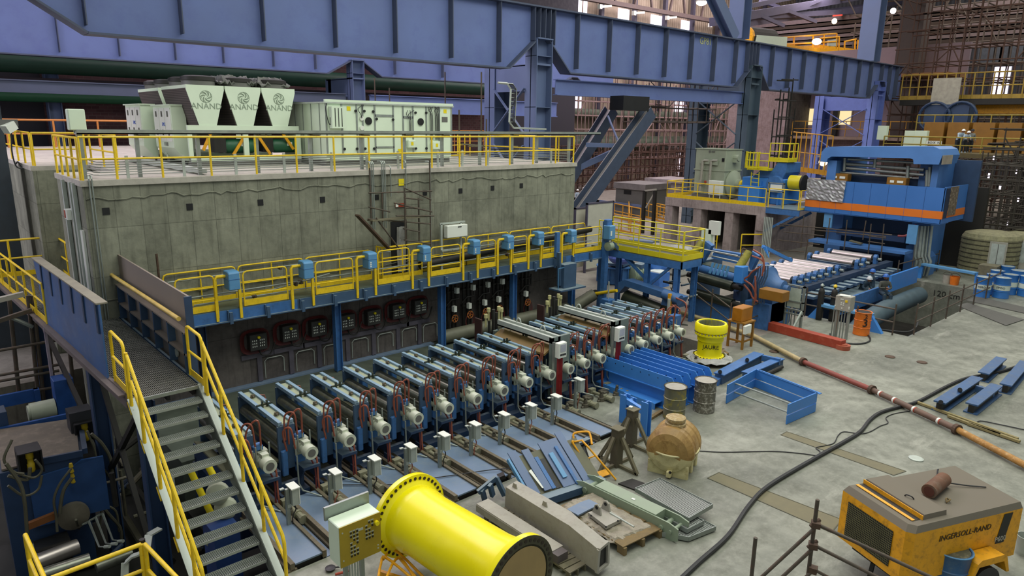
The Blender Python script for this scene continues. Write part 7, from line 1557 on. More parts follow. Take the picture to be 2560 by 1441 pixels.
def put_person(px, py_hat, x, label, face, pose, top, leg, hat, h=1.72):
    p = P(px, py_hat, x=x); return person('person', label, (p.x, p.y, p.z-h*.99-(0 if 'kr' not in pose else -.0)), face, pose, top, leg, hat, h)
put_person(2158, 683, 33.6, 'person in dark clothes and pale helmet bending, left of three by the roller table', PI*.9, bent, overall, overall, hatw if 0 else paint('banded_helmet', '#c8ccd0', .4))
put_person(2186, 676, 34.4, 'person in blue overalls and blue helmet standing with the back turned beside the roller table', 0.2, fold, overall, overall, hathat)
put_person(2214, 688, 33.6, 'person in grey-brown jacket and blue helmet sitting on the wide pit pipe', 2.4, {**fold, **sit}, paint('grey_jacket', '#4d4f48', .85, var=.3, scale=8), overall, hathat)
# ---------------- the rolling mill ----------------
XM = 39.0; YR, YLm = 11.68, 18.7
t = thing('rolling_mill', 'huge blue rolling mill stand with an arched top beam', 'rolling mill', (41, 15.2, 0))
mb_ = paint('mill_blue', '#4a7ab8', .5, var=.12, scale=1)
for y0, y1 in ((12.5, 13.4), (17.0, 17.9)):
    put('housing_post', MB().bb(40.3, 42.6, y0, y1, -2.3, 6.2), mb_, t)
put('post_flare', MB().prism([(40.2, 12.3, -.2), (40.2, 12.3, 1.0), (40.2, 12.75, 1.5), (40.2, 13.5, 1.5), (40.2, 13.5, -.2)], (1, 0, 0)), mb_, t)
arch = [(XM, y, z) for y, z in ((12.15, 5.85), (12.05, 6.3), (12.2, 6.6), (12.5, 6.72), (17.6, 6.55), (17.9, 6.48), (18.08, 6.25), (18.1, 5.7), (17.75, 5.7), (17.7, 5.9), (17.5, 6.02), (13.5, 6.1), (13.35, 6.05), (13.3, 5.82))]
put('top_arch', MB().prism(arch, (2.6, 0, 0)), mb_, t)
put('end_sheet', MB().bb(39.05, 40.5, 12.03, 12.05, 5.85, 6.3), paint('beige_sheet', '#a89c8c', .6), t)
put('arch_leg', MB().bb(39.3, 40.0, 17.3, 17.8, 4.4, 5.8), mb_, t); put('arch_leg', MB().bb(39.6, 40.2, 12.3, 12.6, 4.4, 5.9), mb_, t)
put('inner_body', MB().bb(41.6, 42.4, 13.4, 17.0, -.5, 4.6), darkblue, t)
put('screwdown_deck', MB().bb(40.0, 42.6, 12.6, 17.8, 4.3, 4.5), darkblue, t)
put('crosshead', MB().bb(40.4, 41.6, 13.4, 17.0, 4.5, 5.0), navy, t)
put('back_wall', MB().bb(42.6, 42.8, 11.3, 13.6, 2.8, 6.0), navy, t)
put('shelf_beam', MB().bb(38.3, 39.4, 12.86, 17.95, 1.28, 1.42), mb_, t)
put('lower_guides', MB().bb(39.6, 40.6, 13.4, 17.0, 1.7, 2.0).bb(39.8, 40.4, 13.6, 16.8, .9, 1.2), darkblue, t)
for y, z in ((12.95, 1.75), (17.35, 2.1)): put('hung_plate', MB().bb(39.1, 39.2, y-.25, y+.22, z, z+1.0), sky, t)
# fascia panels with orange stripe
t = thing('mill_fascia', 'blue panel box with an orange stripe around the front of the mill', 'panel', (XM, 15, 2.9))
op = paint('orange_stripe', '#d97320', .45, var=.05); fb_ = paint('fascia_blue', '#3a6fb4', .45, var=.06, scale=1)
put('front', MB().bb(XM, XM+.06, YR, YLm, 2.92, 4.72), fb_, t); put('side', MB().bb(XM, 42.4, YR-.02, YR+.04, 2.95, 4.76), fb_, t)
put('front_stripe', MB().bb(XM-.012, XM, YR-.03, YLm, 3.17, 3.56), op, t); put('side_stripe', MB().bb(XM, 42.4, YR-.035, YR-.02, 3.2, 3.56), op, t)
put('bottom', MB().bb(XM, 40.2, YR, YLm, 2.9, 2.94), fb_, t); put('side_board', MB().bb(39.7, 40.8, YR-.07, YR-.03, 3.3, 4.75), paint('brown_board', '#6a5a48', .6, dirt='#b0a08a', dirtamt=.8, scale=3), t); put('dark_door', MB().bb(39.1, 39.6, YR-.05, YR-.03, 3.2, 4.7), paint('dark_navy', '#1d2c48', .5), t)
for k in range(1, 8): y = YR+k*.88; put('seam', MB().bb(XM-.014, XM-.0, y-.006, y+.006, 2.93, 4.7), paint('seam_blue%d' % k, '#2f5c9a', .5), t)
rr = random.Random(4)
ta, tb2, tc, td = P(2020, 447, x=XM-.05), P(2116, 452, x=XM-.05), P(2107, 507, x=XM-.05), P(2014, 497, x=XM-.05)
tag(put('silver_sheet', lump(lambda u, v: ta.lerp(tb2, u).lerp(td.lerp(tc, u), v)+V((rr.uniform(-.05, .0), 0, 0)), 18, 12, .005), paint('silver_sheet', '#a8a9ab', .3, .5, var=.2, scale=4, bump=.5)), 'crumpled silver plastic sheet covering the left end of the mill panels', 'plastic sheet')
t = thing('header_pipes', 'horizontal grey header pipes between the fascia and the arch of the mill', 'pipes', (39.6, 15, 4.6))
for (a, b, r_) in (((2115, 410), (2310, 425), .09), ((2112, 420), (2310, 438), .08), ((2085, 430), (2280, 445), .06), ((2120, 398), (2300, 408), .07)): put('header', MB().cyl(P(*a, x=39.9), P(*b, x=39.9), r_, n=10), galv, t, smooth=True)
for px, py0, py1 in ((2112, 395, 428), (2188, 398, 420), (2270, 415, 445), (2318, 425, 466), (2325, 418, 466), (2335, 415, 468)): put('riser', MB().cyl(P(px, py0, x=39.8), P(px-2, py1, x=39.8), .08, n=10), galv if px < 2330 else greyg, t, smooth=True)
for i, (px, py) in enumerate(((2102, 443), (2245, 454))):
    p = P(px, py, x=39.6); t = thing('actuator_box', 'brown motor box with pale labels on top of the mill, %s one' % ('left', 'right')[i], 'motor box', p, group='brown boxes on the mill'); put('case', MB().box(p, (.5, .95, .4)), brownbox, t, bevel=.02); put('label_plates', MB().box(p+V((-.26, .2, 0)), (.02, .2, .12)), white, t); put('label_plates', MB().box(p+V((-.26, -.2, 0)), (.02, .3, .12)), white, t)
t = thing('pipe_drop', 'dusty vertical pipes at the right leg of the mill', 'pipes', (39.8, 12.0, 0))
for px, y_, r_ in ((2296, 12, .1), (2305, 12, .13), (2313, 11.9, .1), (2330, 11.9, .07), (2322, 11.8, .06)):
    a, b = P(px, 565, x=39.8), P(px-14, 690, x=39.8); put('pipe', MB().tube([a, a.lerp(b, .6), a.lerp(b, .7)+V((0, -.12, 0)), b], r_, 8), galv, t, smooth=True)
put('red_hose', MB().tube(arc([P(2245, 590, x=39.2), P(2262, 590, x=39.2), P(2280, 582, x=39.2), P(2290, 562, x=39.2)], 5), .06, 8), paint('hose_red', '#8a4040', .5), t, smooth=True)
t = thing('mill_scaffold', 'brown tube scaffold in front of the dark opening of the mill', 'scaffold', (38.2, 15, 0))
for px, p0, p1 in ((2010, 540, 620), (2075, 545, 610), (2118, 550, 625), (2165, 552, 600), (2210, 560, 650), (2178, 560, 640), (2020, 600, 650)): put('upright', MB().cyl(P(px, p0, x=38.1), P(px-8, p1, x=38.1), .03, n=6), scafm, t)
for a, b in (((1950, 560), (2230, 588)), ((2030, 575), (2215, 592)), ((1960, 580), (2060, 590)), ((1945, 600), (2050, 612)), ((2170, 590), (2215, 596)), ((2170, 604), (2212, 610)), ((1940, 565), (2020, 568)), ((1940, 625), (2010, 630))): put('ledger', MB().cyl(P(*a, x=38.1), P(*b, x=38.1), .03, n=6), scafm, t)
put('plank', MB().bar(P(2125, 602, x=38.6), P(2155, 610, x=38.6), .3, .06), woodg, t)
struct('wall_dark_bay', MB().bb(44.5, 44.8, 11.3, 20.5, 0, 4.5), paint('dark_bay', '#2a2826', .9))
# ---------------- motor platform ----------------
XP, YP0, YP1 = 38.5, 20.8, 28.0; ZP = 2.95
t = thing('concrete_platform', 'concrete drive platform on square pillars left of the mill', 'platform', (41, 24, 0))
put('slab', MB().bb(XP, 46, YP0, YP1, ZP-.55, ZP), wallp, t)
for y in (YP0, 22.9, 25.2, 27.4): put('pillar', MB().bb(XP+.05, XP+.8, y+.02, y+.6, 0, ZP-.55), wallp, t)
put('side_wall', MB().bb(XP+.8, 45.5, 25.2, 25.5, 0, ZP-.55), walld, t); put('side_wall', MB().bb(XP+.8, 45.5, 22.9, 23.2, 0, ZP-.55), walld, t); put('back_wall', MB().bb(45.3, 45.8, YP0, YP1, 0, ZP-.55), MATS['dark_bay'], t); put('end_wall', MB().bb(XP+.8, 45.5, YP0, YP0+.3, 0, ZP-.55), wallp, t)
put('end_drop', MB().bb(XP-.02, XP+.5, YP0-.02, YP0+.5, 1.5, ZP-.5), wallp, t)
t = thing('side_gallery', 'blue steel gallery linking the concrete platform to the mill', 'platform', (39.5, 19.8, 2.6)); put('deck', MB().bb(XP, 41, 18.75, YP0, ZP-.05, ZP), steelblue, t); put('edge_beam', MB().bb(XP, XP+.08, 18.75, YP0, ZP-.35, ZP-.05), blue, t); put('strut', MB().bar((XP+.1, YP0, 1.5), (XP+.1, 19.0, ZP-.3), .14, .14), blue, t); put('strut', MB().bar((40.5, YP0, 1.5), (40.5, 19.0, ZP-.3), .14, .14), blue, t)
GP = 'yellow guardrails of the drive platform'
guardrail('long yellow guardrail along the front of the concrete drive platform', [(XP+.05, YP1-.05, ZP), (XP+.05, YP0+.1, ZP)], 1.05, 6, r=.03, kick=.22, group=GP)
guardrail('yellow guardrail at the left end of the concrete drive platform', [(XP+.05, YP1-.05, ZP), (43, YP1-.05, ZP)], 1.05, 5, r=.03, kick=.22, group=GP)
guardrail('yellow guardrail in front of the side gallery by the yellow coupling', [(XP+.05, YP0-.1, ZP), (XP+.05, 18.85, ZP)], 1.1, 2, r=.03, kick=0, group=GP)
guardrail('yellow guardrail at the end of the side gallery', [(XP+.15, 18.8, ZP), (40.5, 18.8, ZP)], 1.1, 2, r=.03, kick=.1, group=GP)
t = thing('main_motor', 'tall grey-green main drive motor with two vertical pipes on the drive platform', 'motor', (41, 25.7, ZP))
mg = paint('motor_grey_green', '#9aa38f', .5, var=.1)
put('body', MB().bb(40, 41.9, 24.65, 26.9, ZP+.25, 6.12), mg, t, bevel=.03); put('base', MB().bb(39.9, 42, 24.6, 26.95, ZP, ZP+.25), greyd, t); put('rim', MB().bb(39.95, 41.95, 24.6, 26.95, 4.75, 4.82).bb(39.95, 41.95, 24.6, 26.95, 6.1, 6.15), mg, t)
for px in (1753, 1774): a, b = P(px+4, 403, x=39.8), P(px-3, 480, x=39.8); put('pipe', MB().tube([a+V((.1, -.4, .05)), a+V((0, -.1, .05)), a, b], .07, 8), greyp, t, smooth=True); put('valve', MB().box(a.lerp(b, .7), (.2, .2, .3)), greyp, t)
put('header', MB().bar(P(1752, 402, x=39.9), P(1795, 408, x=39.9), .1, .3), mg, t)
p = P(1808, 400, x=39.97); put('gauge', MB().box(p, (.05, .16, .22)), black, t); p = P(1775, 379, x=39.97); put('emblem', MB().cyl(p, p-V((.03, 0, 0)), .07, n=12).box(p+V((0, -.25, 0)), (.02, .25, .06)), greyd, t)
put('handwheel', MB().lathe([(.08, 0), (.1, .03), (.08, .06)], P(1764, 455, x=39.75), (-1, 0, 0), 12), redp, t)
put('fan_box', MB().cyl((41, 24.65, 5.6), (41, 24.3, 5.6), .2, n=12).bb(40.8, 41.3, 24.35, 24.65, 5.3, 5.5), mg, t); put('end_bell', MB().lathe([(.9, 0), (.9, .1), (.35, .35), (.35, .6)], (41, 24.62, 3.9), (0, -1, 0), 24), mg, t, smooth=True)
p = P(1790, 465, x=39.3); tag(put('switch_cabinet', MB().bb(39.1, 39.5, p.y-.42, p.y+.42, ZP+.35, ZP+1.25).bb(39.2, 39.25, p.y-.4, p.y-.35, ZP, ZP+.35).bb(39.2, 39.25, p.y+.35, p.y+.4, ZP, ZP+.35), white, bevel=.02), 'white cabinet on short legs before the grey-green drive motor', 'cabinet')
t = thing('shaft_coupling', 'small yellow shaft coupling between the grey motor and the blue gearbox', 'coupling', (41, 24, ZP)); put('disc', MB().lathe([(.12, -.3), (.14, -.15), (.28, -.12), (.3, .0), (.28, .1), (.14, .14), (.12, .4)], (41, 24.0, 3.9), (0, 1, 0), 18), yellow, t, smooth=True); put('bearing_stand', MB().bb(40.7, 41.3, 23.8, 24.0, ZP, 3.8), blue, t)
t = thing('main_gearbox', 'large bright blue gearbox with a stepped top on the drive platform', 'gearbox', (41, 21.9, ZP))
put('case', MB().bb(40.2, 42.3, 20.7, 23.5, ZP, 4.5), bright, t, bevel=.04); put('upper_case', MB().prism([(40.3, 20.9, 4.5), (40.3, 22.9, 4.5), (40.3, 22.4, 4.95), (40.3, 21.6, 5.0), (40.3, 21.3, 5.5), (40.3, 20.7, 5.5), (40.3, 20.7, 4.9)], (1.8, 0, 0)), blue, t, bevel=.03)
for y in (20.9, 21.5, 22.1, 22.8): put('rib', MB().bb(40.08, 40.2, y, y+.12, ZP, 4.3), bright, t)
put('step_case', MB().bb(39.7, 40.2, 22.0, 23.4, ZP, 4.0), bright, t, bevel=.03); put('round_cap', MB().cyl((40.25, 21.2, 4.2), (39.9, 21.2, 4.2), .5, n=20), blue, t, smooth=True); put('side_cap', MB().cyl((41.2, 20.7, 4.3), (41.2, 20.4, 4.3), .45, n=20), blue, t, smooth=True)
put('coupling_drum', MB().lathe([(.42, 0), (.42, .75)], (40.6, 20.5, 4.35), (0, -1, 0), 28), lem, t, smooth=True); put('coupling_end', MB().lathe([(.2, 0), (.48, .02), (.48, .14), (.2, .16)], (40.6, 19.76, 4.35), (0, -1, 0), 28), dark, t, smooth=True)
t = thing('caged_ladder', 'lemon yellow caged ladder with a railed landing above the blue gearbox', 'ladder', (40, 23, ZP))
Xl = 39.9
for px in (1874, 1893): a = P(px, 510, x=Xl); b = P(px+5, 430, x=Xl); put('stile', MB().cyl(a, b, .03, n=8), lem, t, smooth=True)
for k in range(8): a = P(1874+k*.6, 505-k*10, x=Xl); b = P(1893+k*.6, 507-k*10, x=Xl); put('rung', MB().cyl(a, b, .02, n=6), lem, t)
c = P(1882, 400, x=Xl-.3)
for z_ in (-.45, 0, .45): put('cage_hoop', MB().tube([c+V((-.35*math.sin(a), .42*math.cos(a), z_)) for a in [PI*j/8 for j in range(-1, 10)]], .02, 5), lem, t)
for j in range(7): a = PI*j/6; q = c+V((-.35*math.sin(a), .42*math.cos(a), 0)); put('cage_bar', MB().bb(q.x-.015, q.x+.015, q.y-.03, q.y+.03, q.z-.5, q.z+.5), lem, t)
put('landing', MB().bb(39.8, 40.6, 21.6, 23.0, 4.98, 5.1), lem, t); put('upper_landing', MB().bb(40.2, 41.3, 20.6, 21.8, 5.52, 5.66), lem, t)
for lab, pts, h in (('the lower landing above the blue gearbox', [(39.8, 23.0, 5.1), (39.8, 21.6, 5.1)], .9), ('the upper landing above the blue gearbox', [(40.2, 21.8, 5.66), (40.2, 20.6, 5.66), (41.3, 20.6, 5.66)], .95)): guardrail('lemon yellow rail around '+lab, pts, h, 2, mat=lem, r=.03, kick=.12, group='rails on the gearbox')
t = thing('sign_stand', 'white panel in a galvanised frame before the blue gearbox', 'panel stand', (39, 20.6, ZP)); put('frame', MB().bb(39.1, 39.2, 20.1, 20.18, ZP, 4.35).bb(39.1, 39.2, 21.05, 21.13, ZP, 4.35).bb(39.1, 39.2, 20.1, 21.13, 4.3, 4.36).bb(39.1, 39.2, 20.1, 21.13, 3.8, 3.86), galv, t); put('panel', MB().bb(39.12, 39.18, 20.25, 20.98, 3.9, 4.25), white, t)
# things beneath and before the platform
for i, (px, py, w_) in enumerate(((1768, 590, .3), (1787, 570, .25))):
    p = P(px, py, x=34); tag(put('switch_box', MB().box(p, (.25, .62, .75)).bb(p.x-.04, p.x+.04, p.y-.04, p.y+.04, 0, p.z), white if i else mint), '%s white electrical box on a post before the concrete pillars' % ('left', 'right')[i], 'switch box', 'white boxes before the pillars')
p = P(1697, 640, x=30); p.z = 0; tag(put('covered_crate', MB().box(p+V((0, 0, .75)), (1.0, 1.1, 1.5)), tarp, bevel=.12), 'crate wrapped in white plastic sheet before the concrete pillars', 'crate')
guardrail('yellow rail loop behind the leveller before the concrete pillars', [P(1850, 640, z=0), P(1906, 640, z=0)], 1.3, 1, r=.035, kick=0)
guardrail('yellow rail left of the concrete pillars behind the lemon platform', [P(1745, 615, z=0), P(1790, 628, z=0)], 1.2, 2, r=.035, kick=0)
for i, (x, y) in enumerate(((1660, 625), (1610, 610), (1640, 640))):
    p = P(x, y, z=0); tag(put('steel_plate_pile', MB().box(p+V((0, 0, .15)), (1.3, 1.6, .3), .3), platem if i % 2 else greyp), '%s flat pile of steel plates on the dusty floor behind the lemon platform' % ('middle', 'farthest', 'nearest')[i], 'plate pile', 'plate piles on the dusty floor')
t = thing('conduit_wall', 'bank of pale vertical conduits beside the concrete pillar', 'pipes', (38.4, 20.3, 0))
for k in range(6): put('conduit', MB().cyl((38.3, 20.7-k*.1, 0), (38.3, 20.7-k*.1, 2.4), .035, n=6), galvl, t)
# white screens and grey machine house behind the raking strut
for i, (a, b, c_, lab) in enumerate((((1440, 520), (1464, 575), 24.6, 'narrow white screen half hidden by the building corner'), ((1470, 508), (1530, 560), 24.0, 'wide white screen panel in a dark frame behind the catwalk end'))):
    p, q = P(*a, y=c_), P(*b, y=c_); t = thing('white_screen', lab, 'screen', (p.x, c_, 0), group='white screens'); put('sheet', MB().bb(p.x, q.x, c_, c_+.05, .2, p.z-.08), paint('screen_white%d' % i, '#b7b5a6', .6, var=.1), t); put('frame', MB().bb(p.x-.08, p.x, c_-.03, c_+.08, 0, p.z).bb(q.x, q.x+.08, c_-.03, c_+.08, 0, p.z).bb(p.x-.08, q.x+.08, c_-.03, c_+.08, p.z-.08, p.z), paint('screen_frame%d' % i, '#4a4658', .6), t)
X = 47; a, b, e = P(1540, 470, x=X), P(1612, 478, x=X), P(1540, 560, x=X)
t = thing('machine_house', 'grey sheet steel machine house with a flat lid behind the raking strut', 'machine house', (X, (a.y+b.y)/2, 0)); hgt = a.z
put('body', MB().bb(X, X+3.2, b.y, a.y, 0, hgt), greyd, t); put('lid', MB().bb(X-.15, X+3.4, b.y-.15, a.y+.15, hgt, hgt+.5), paint('house_lid', '#7a7674', .7), t); put('window', MB().bb(X-.02, X, a.y-1.7, a.y-.9, hgt-.45, hgt-.1), black, t); put('rail', MB().bb(X-.4, X-.3, b.y, a.y+1.5, .9, 1.1), colm, t)
X = 60; a, b = P(1618, 452, x=X), P(1700, 458, x=X); t = thing('machine_house', 'farther pale grey machine house behind the first one', 'machine house', (X, (a.y+b.y)/2, 0)); put('body', MB().bb(X, X+4, b.y, a.y, 0, a.z), paint('pale_grey', '#8f8788', .6), t); put('lid', MB().bb(X-.2, X+4.3, b.y-.2, a.y+.2, a.z, a.z+.3), paint('pale_lid', '#a39a9c', .6), t)
t = thing('brace_stand', 'dark steel frame with a diagonal brace before the machine house', 'steel frame', P(1625, 560, z=0))
for px in (1612, 1638): a = P(px, 477, x=40); put('upright', MB().bar((40, a.y, a.z), (40, a.y, 0), .2, .2), dark, t)
put('brace', MB().bar(P(1638, 480, x=40), P(1615, 520, x=40), .1, .1), greyp, t); put('top_bar', MB().bar(P(1612, 477, x=40), P(1640, 474, x=40), .15, .12), greyp, t)
amber = paint('amber_rail', '#c9922c', .5, var=.1)
for i, (a, b) in enumerate((((1535, 545), (1600, 560)), ((1530, 575), (1600, 590)), ((1570, 530), (1572, 575)), ((1600, 540), (1665, 560)), ((1640, 545), (1668, 552)))):
    A_, B__ = P(*a, z=0), P(*b, z=0); guardrail('amber guardrail in the rail maze behind the catwalk end, %s' % ('upper left run', 'lower left run', 'short cross run', 'right run', 'far right stub')[i], [A_, B__], 1.2, 3, mat=amber, r=.045, kick=.15, group='amber rail maze')
# ---------------- far end of the hall ----------------
XB2 = 76
struct('wall_control_house', MB().bb(XB2, XB2+.5, 39.7, 47, 0, 16), pinkc)
struct('wall_control_house_side', MB().bb(XB2, 84, 39.5, 39.7, 0, 16), MATS['stained_concrete'] if 0 else walld)
struct('wall_control_back', MB().bb(81, 81.4, 24, 39.6, 6.6, 16), paint('mauve_wall', '#8f7f88', .7, var=.08))
struct('wall_control_lower', MB().bb(79, 81, 24, 39.6, 0, 6.4), pinkc)
struct('floor_gallery', MB().bb(77, 81, 24, 39.6, 6.4, 6.7), paint('gallery_edge', '#a08a7c', .8))
struct('ceiling_gallery', MB().bb(76, 81, 24, 39.6, 12.6, 12.9), paint('ochre_soffit', '#a87a48', .8))
guardrail('thin yellow guardrail on the gallery of the far control house', [(77.1, 39.4, 6.7), (77.1, 26, 6.7)], 1.6, 9, mat=amber, r=.04, kick=0)
for i, (a, b) in enumerate((((2022, 272), (2045, 313)), ((2093, 272), (2126, 312)))):
    p, q = P(*a, x=80.9), P(*b, x=80.9); t = thing('lit_window', '%s lit window of the far control house' % ('left', 'right')[i], 'window', (80.9, p.y, q.z), group='lit windows'); put('pane', MB().bb(80.96, 81.0, q.y, p.y, q.z, p.z), litm, t); put('frame', MB().bb(80.8, 80.9, q.y-.1, q.y, q.z, p.z).bb(80.8, 80.9, p.y, p.y+.1, q.z, p.z).bb(80.8, 80.9, q.y, p.y, p.z, p.z+.1), paint('window_frame%d' % i, '#c8b8a0', .6), t)
p = P(1987, 273, x=80.92); tag(put('tube_lamp', MB().box(p, (.15, 1.3, .3)), lampm), 'bright tube lamp on the wall of the far control house', 'lamp')
tag(put('gallery_column', MB().bb(80, 80.5, P(2087, 300, x=80).y-.25, P(2087, 300, x=80).y+.3, 6.7, 12.6), dark), 'dark steel column between the two lit windows', 'column')
p = P(2058, 405, x=62); t = thing('flood_lamp', 'glowing flood lamp beside the arch of the mill', 'lamp', (62, p.y, 0)); put('pole', MB().cyl((62.2, p.y, 0), (62.2, p.y, p.z), .08, n=8), greyd, t); put('glass', MB().sphere(p, .36, 12, 8), lampw, t); put('shade', MB().lathe([(.6, 0), (.2, .5)], p+V((0, 0, .4)), n=12), greyd, t)
guardrail('yellow guardrail below the pink wall left of the flood lamp', [P(1970, 425, x=58), P(2072, 440, x=58)], 3.2, 8, mat=amber, r=.05, kick=.4)
struct('floor_walk', MB().bb(58, 60, P(2100, 440, x=58).y, P(1960, 425, x=58).y, P(1970, 433, x=58).z-.6, P(1970, 433, x=58).z-.4), greyd)
# daylight windows in the back wall and end wall, and two far lamps
def win(n, px0, py0, px1, py1, y=None, x=None):
    a, b = (P(px0, py0, y=y), P(px1, py1, y=y)) if y else (P(px0, py0, x=x), P(px1, py1, x=x))
    if y: m = MB().bb(a.x, b.x, y-.1, y-.02, b.z, a.z)
    else: m = MB().bb(x-.1, x-.02, b.y, a.y, b.z, a.z)
    struct('window_%d' % n, m, winm)
wl = [(1436, -6, 1453, 33), (1459, -4, 1466, 34), (1545, 20, 1571, 52), (1627, 36, 1653, 67), (1703, 50, 1728, 80), (1425, 240, 1443, 275), (1449, 242, 1454, 274), (1686, 254, 1710, 280), (1610, 250, 1617, 276), (1697, 380, 1716, 446)]
for i, w_ in enumerate(wl): win(i+1, *w_, y=62)
for i, w_ in enumerate(((2292, 160, 2312, 246), (2488, 168, 2516, 246), (2506, 128, 2530, 142), (2296, 136, 2316, 150))): win(i+11, *w_, x=118)  # last two panes stand for far lamps, drawn with the window glow
rowpipe('green_duct', 'long grey-green duct along the scaffolded back wall', [(58, 61, P(1600, 357, y=61).z), (110, 61, P(1600, 357, y=61).z)], .85, paint('grey_green_duct', '#64705f', .6))
rowpipe('green_duct', 'upper dim green duct along the scaffolded back wall', [(58, 61.2, P(1600, 288, y=61).z), (110, 61.2, P(1600, 288, y=61).z)], .6, MATS['grey_green_duct'])
struct('trim_4', MB().bb(58, 112, 60, 60.5, 18.7, 19.6), paint('purlin_pink', '#8a6a62', .6))
for k in range(8): x = 62+k*6.4; struct('trim_5', MB().bb(x, x+.5, 61, 61.5, 0, 30), paint('wall_post%d' % k, '#4d4a5a', .6))
# scaffold grids: dense thickets of tubes
def grid(label, o, ux, uz, nx, nz, dep, nd, r_, mat, seed, dens=1, name='scaffolding', cat='scaffold'):
    """a lattice of tubes: o corner, ux horizontal run, uz height, dep depth run"""
    rr = random.Random(seed); m = MB(); o, ux, dep = V(o), V(ux), V(dep); up = V((0, 0, uz))
    for d in range(nd+1):
        b = o+dep*(d/max(nd, 1))
        for i in range(nx+1):
            if rr.random() < dens: f = rr.uniform(.8, 1.05); p = b+ux*(i/nx); m.cyl(p, p+up*f, r_, n=5)
        for k in range(nz+1):
            if rr.random() < dens: z = up*((k+rr.uniform(-.1, .1))/nz); m.cyl(b+z-ux*.01, b+z+ux*1.01, r_, n=5)
    for k in range(nz):
        for i in range(0, nx+1):
            if rr.random() < dens*.6: p = o+ux*(i/nx)+up*(k/nz); m.cyl(p, p+dep, r_*.9, n=5)
            if rr.random() < .12: p = o+ux*(i/nx)+up*(k/nz); m.cyl(p, p+ux/nx*rr.choice([-1, 1])+up/nz*rr.uniform(.6, 1.4), r_*.9, n=5)
            if rr.random() < .1: p = o+ux*(i/nx)+up*(k/nz); m.bar(p, p+ux/nx*rr.uniform(1, 2), .5, .06)
    t = thing(name, label, cat, o, group=None); put('tubes', m, mat, t, kind='stuff'); return t
sp_ = paint('pinkish_scaffold', '#8d7672', .7, var=.2)
grid('dense scaffold thicket before the back wall between the two laced columns', (60.5, 57, 0), (44, 0, 0), 15.5, 34, 9, (0, 3, 0), 1, .07, sp_, 1)
grid('brown scaffold thicket low on the back wall behind the machine houses', (56, 55, 0), (30, 0, 0), 5.2, 34, 6, (0, 1.5, 0), 1, .06, scafd, 2)
grid('slim scaffold tower right of the dark laced column', (50.5, 27.0, 0), (1.3, -.6, 0), 11, 2, 8, (.8, .8, 0), 1, .05, dark, 3)
grid('scaffold lattice around the bearing block of the tie beam', (38, 29.5, 7.8), (8, 0, 0), 3.0, 7, 3, (0, 2, 0), 1, .035, scafm, 4)
grid('huge brown scaffold filling the far right of the hall', (74, 0, 0), (0, 28, 0), 30, 26, 20, (4, 0, 0), 1, .06, scafd, 5)
grid('grey-brown scaffold behind the first one at the far end', (96, -2, 0), (0, 44, 0), 26, 30, 12, (5, 0, 0), 1, .09, paint('dim_scaffold', '#4f463f', .8, var=.3), 6)
grid('dark scaffold thicket right of the mill', (52, 1, 0), (0, 12.5, 0), 7.6, 16, 9, (9, 0, 0), 3, .045, paint('dark_scaffold', '#3b352c', .8, var=.4), 7)
grid('dark scaffold thicket close behind the mill', (45, 9.4, 0), (0, 3.2, 0), 6.5, 5, 8, (5, 0, 0), 2, .04, MATS['dark_scaffold'], 8)
struct('wall_dark_screen', MB().bb(63, 63.4, -6, 12, 0, 5.4).bb(61.4, 61.8, 2, 13.8, 0, 5.0), paint('deep_shade_panel', '#24231f', .9, var=.3))  # dark sheets added behind the scaffold, standing in for deep shade
# raised machine platform at the far right with brown cabinets and people
zq = 5.85
struct('floor_upper', MB().bb(60, 70, 2, 23.2, zq-.3, zq), paint('olive_edge', '#5a5030', .7))
for i, (x, h_, lab) in enumerate(((60.05, 1.15, 'olive-yellow guardrail in front of the far raised platform'), (66.5, 3.1, 'long pale yellow handrail above the brown cabinets'))): guardrail(lab, [(x, 22.9, zq if not i else zq+1.6), (x, 2.5, zq if not i else zq+1.6)], 1.15 if not i else 1.3, 15, mat=paint('olive_rail%d' % i, '#9c8a34', .6), r=.05, kick=0)
for k in range(9):
    y = 21.6-k*1.75; tag(put('brown_cabinet', MB().bb(64.5, 66, y-1.5, y, zq, zq+2.3), brownbox, bevel=.02), 'brown sheet steel cabinet on the far raised platform, %s from the left' % ORD[k], 'cabinet', 'brown cabinets on the far raised platform')
for i, (a, b) in enumerate(((2262, 2282), (2286, 2314))):
    p, q = P(a, 330, x=62.5), P(b, 360, x=62.5); tag(put('pale_cabinet', MB().bb(62.5, 63, q.y, p.y, zq+.3, p.z+.1), mint, bevel=.02), '%s pale grey-green cabinet before the brown cabinets' % ('left', 'right')[i], 'cabinet', 'pale cabinets on the far raised platform')
p = P(2207, 332, x=60.5); tag(put('pale_box', MB().box(p, (.4, .7, 1.1)), mint), 'narrow pale box on a post beside the bright blue laced column', 'switch box')
p = P(2335, 357, x=62); t = thing('sign_plate', 'small white plate with black writing below the cabinets', 'sign', p); put('plate', MB().box(p, (.06, 1.1, .28)), white, t); text_mesh('lettering', 'BO:X  N', .24, plane_M(p+V((-.04, 0, 0)), (0, -1, 0), (0, 0, 1)), black, t, .005)
zz_ = zq
def far_person(px, py, x, label, face, pose, top, leg, hat, h=1.75, z=None):
    p = P(px, py, x=x); return person('person', label, (p.x, p.y, (p.z-h*.99) if z is None else z), face, pose, top, leg, hat, h)
far_person(2398, 333, 61.2, 'person in a white shirt and helmet bending, left of three on the far platform', PI*.8, bent, shirt, trouser, hatw, 1.9, zq)
far_person(2414, 338, 61.2, 'person in a pale blue shirt leaning forward, middle of three on the far platform', PI*.75, bent, shirt, trouser, hatw, 1.75, zq)
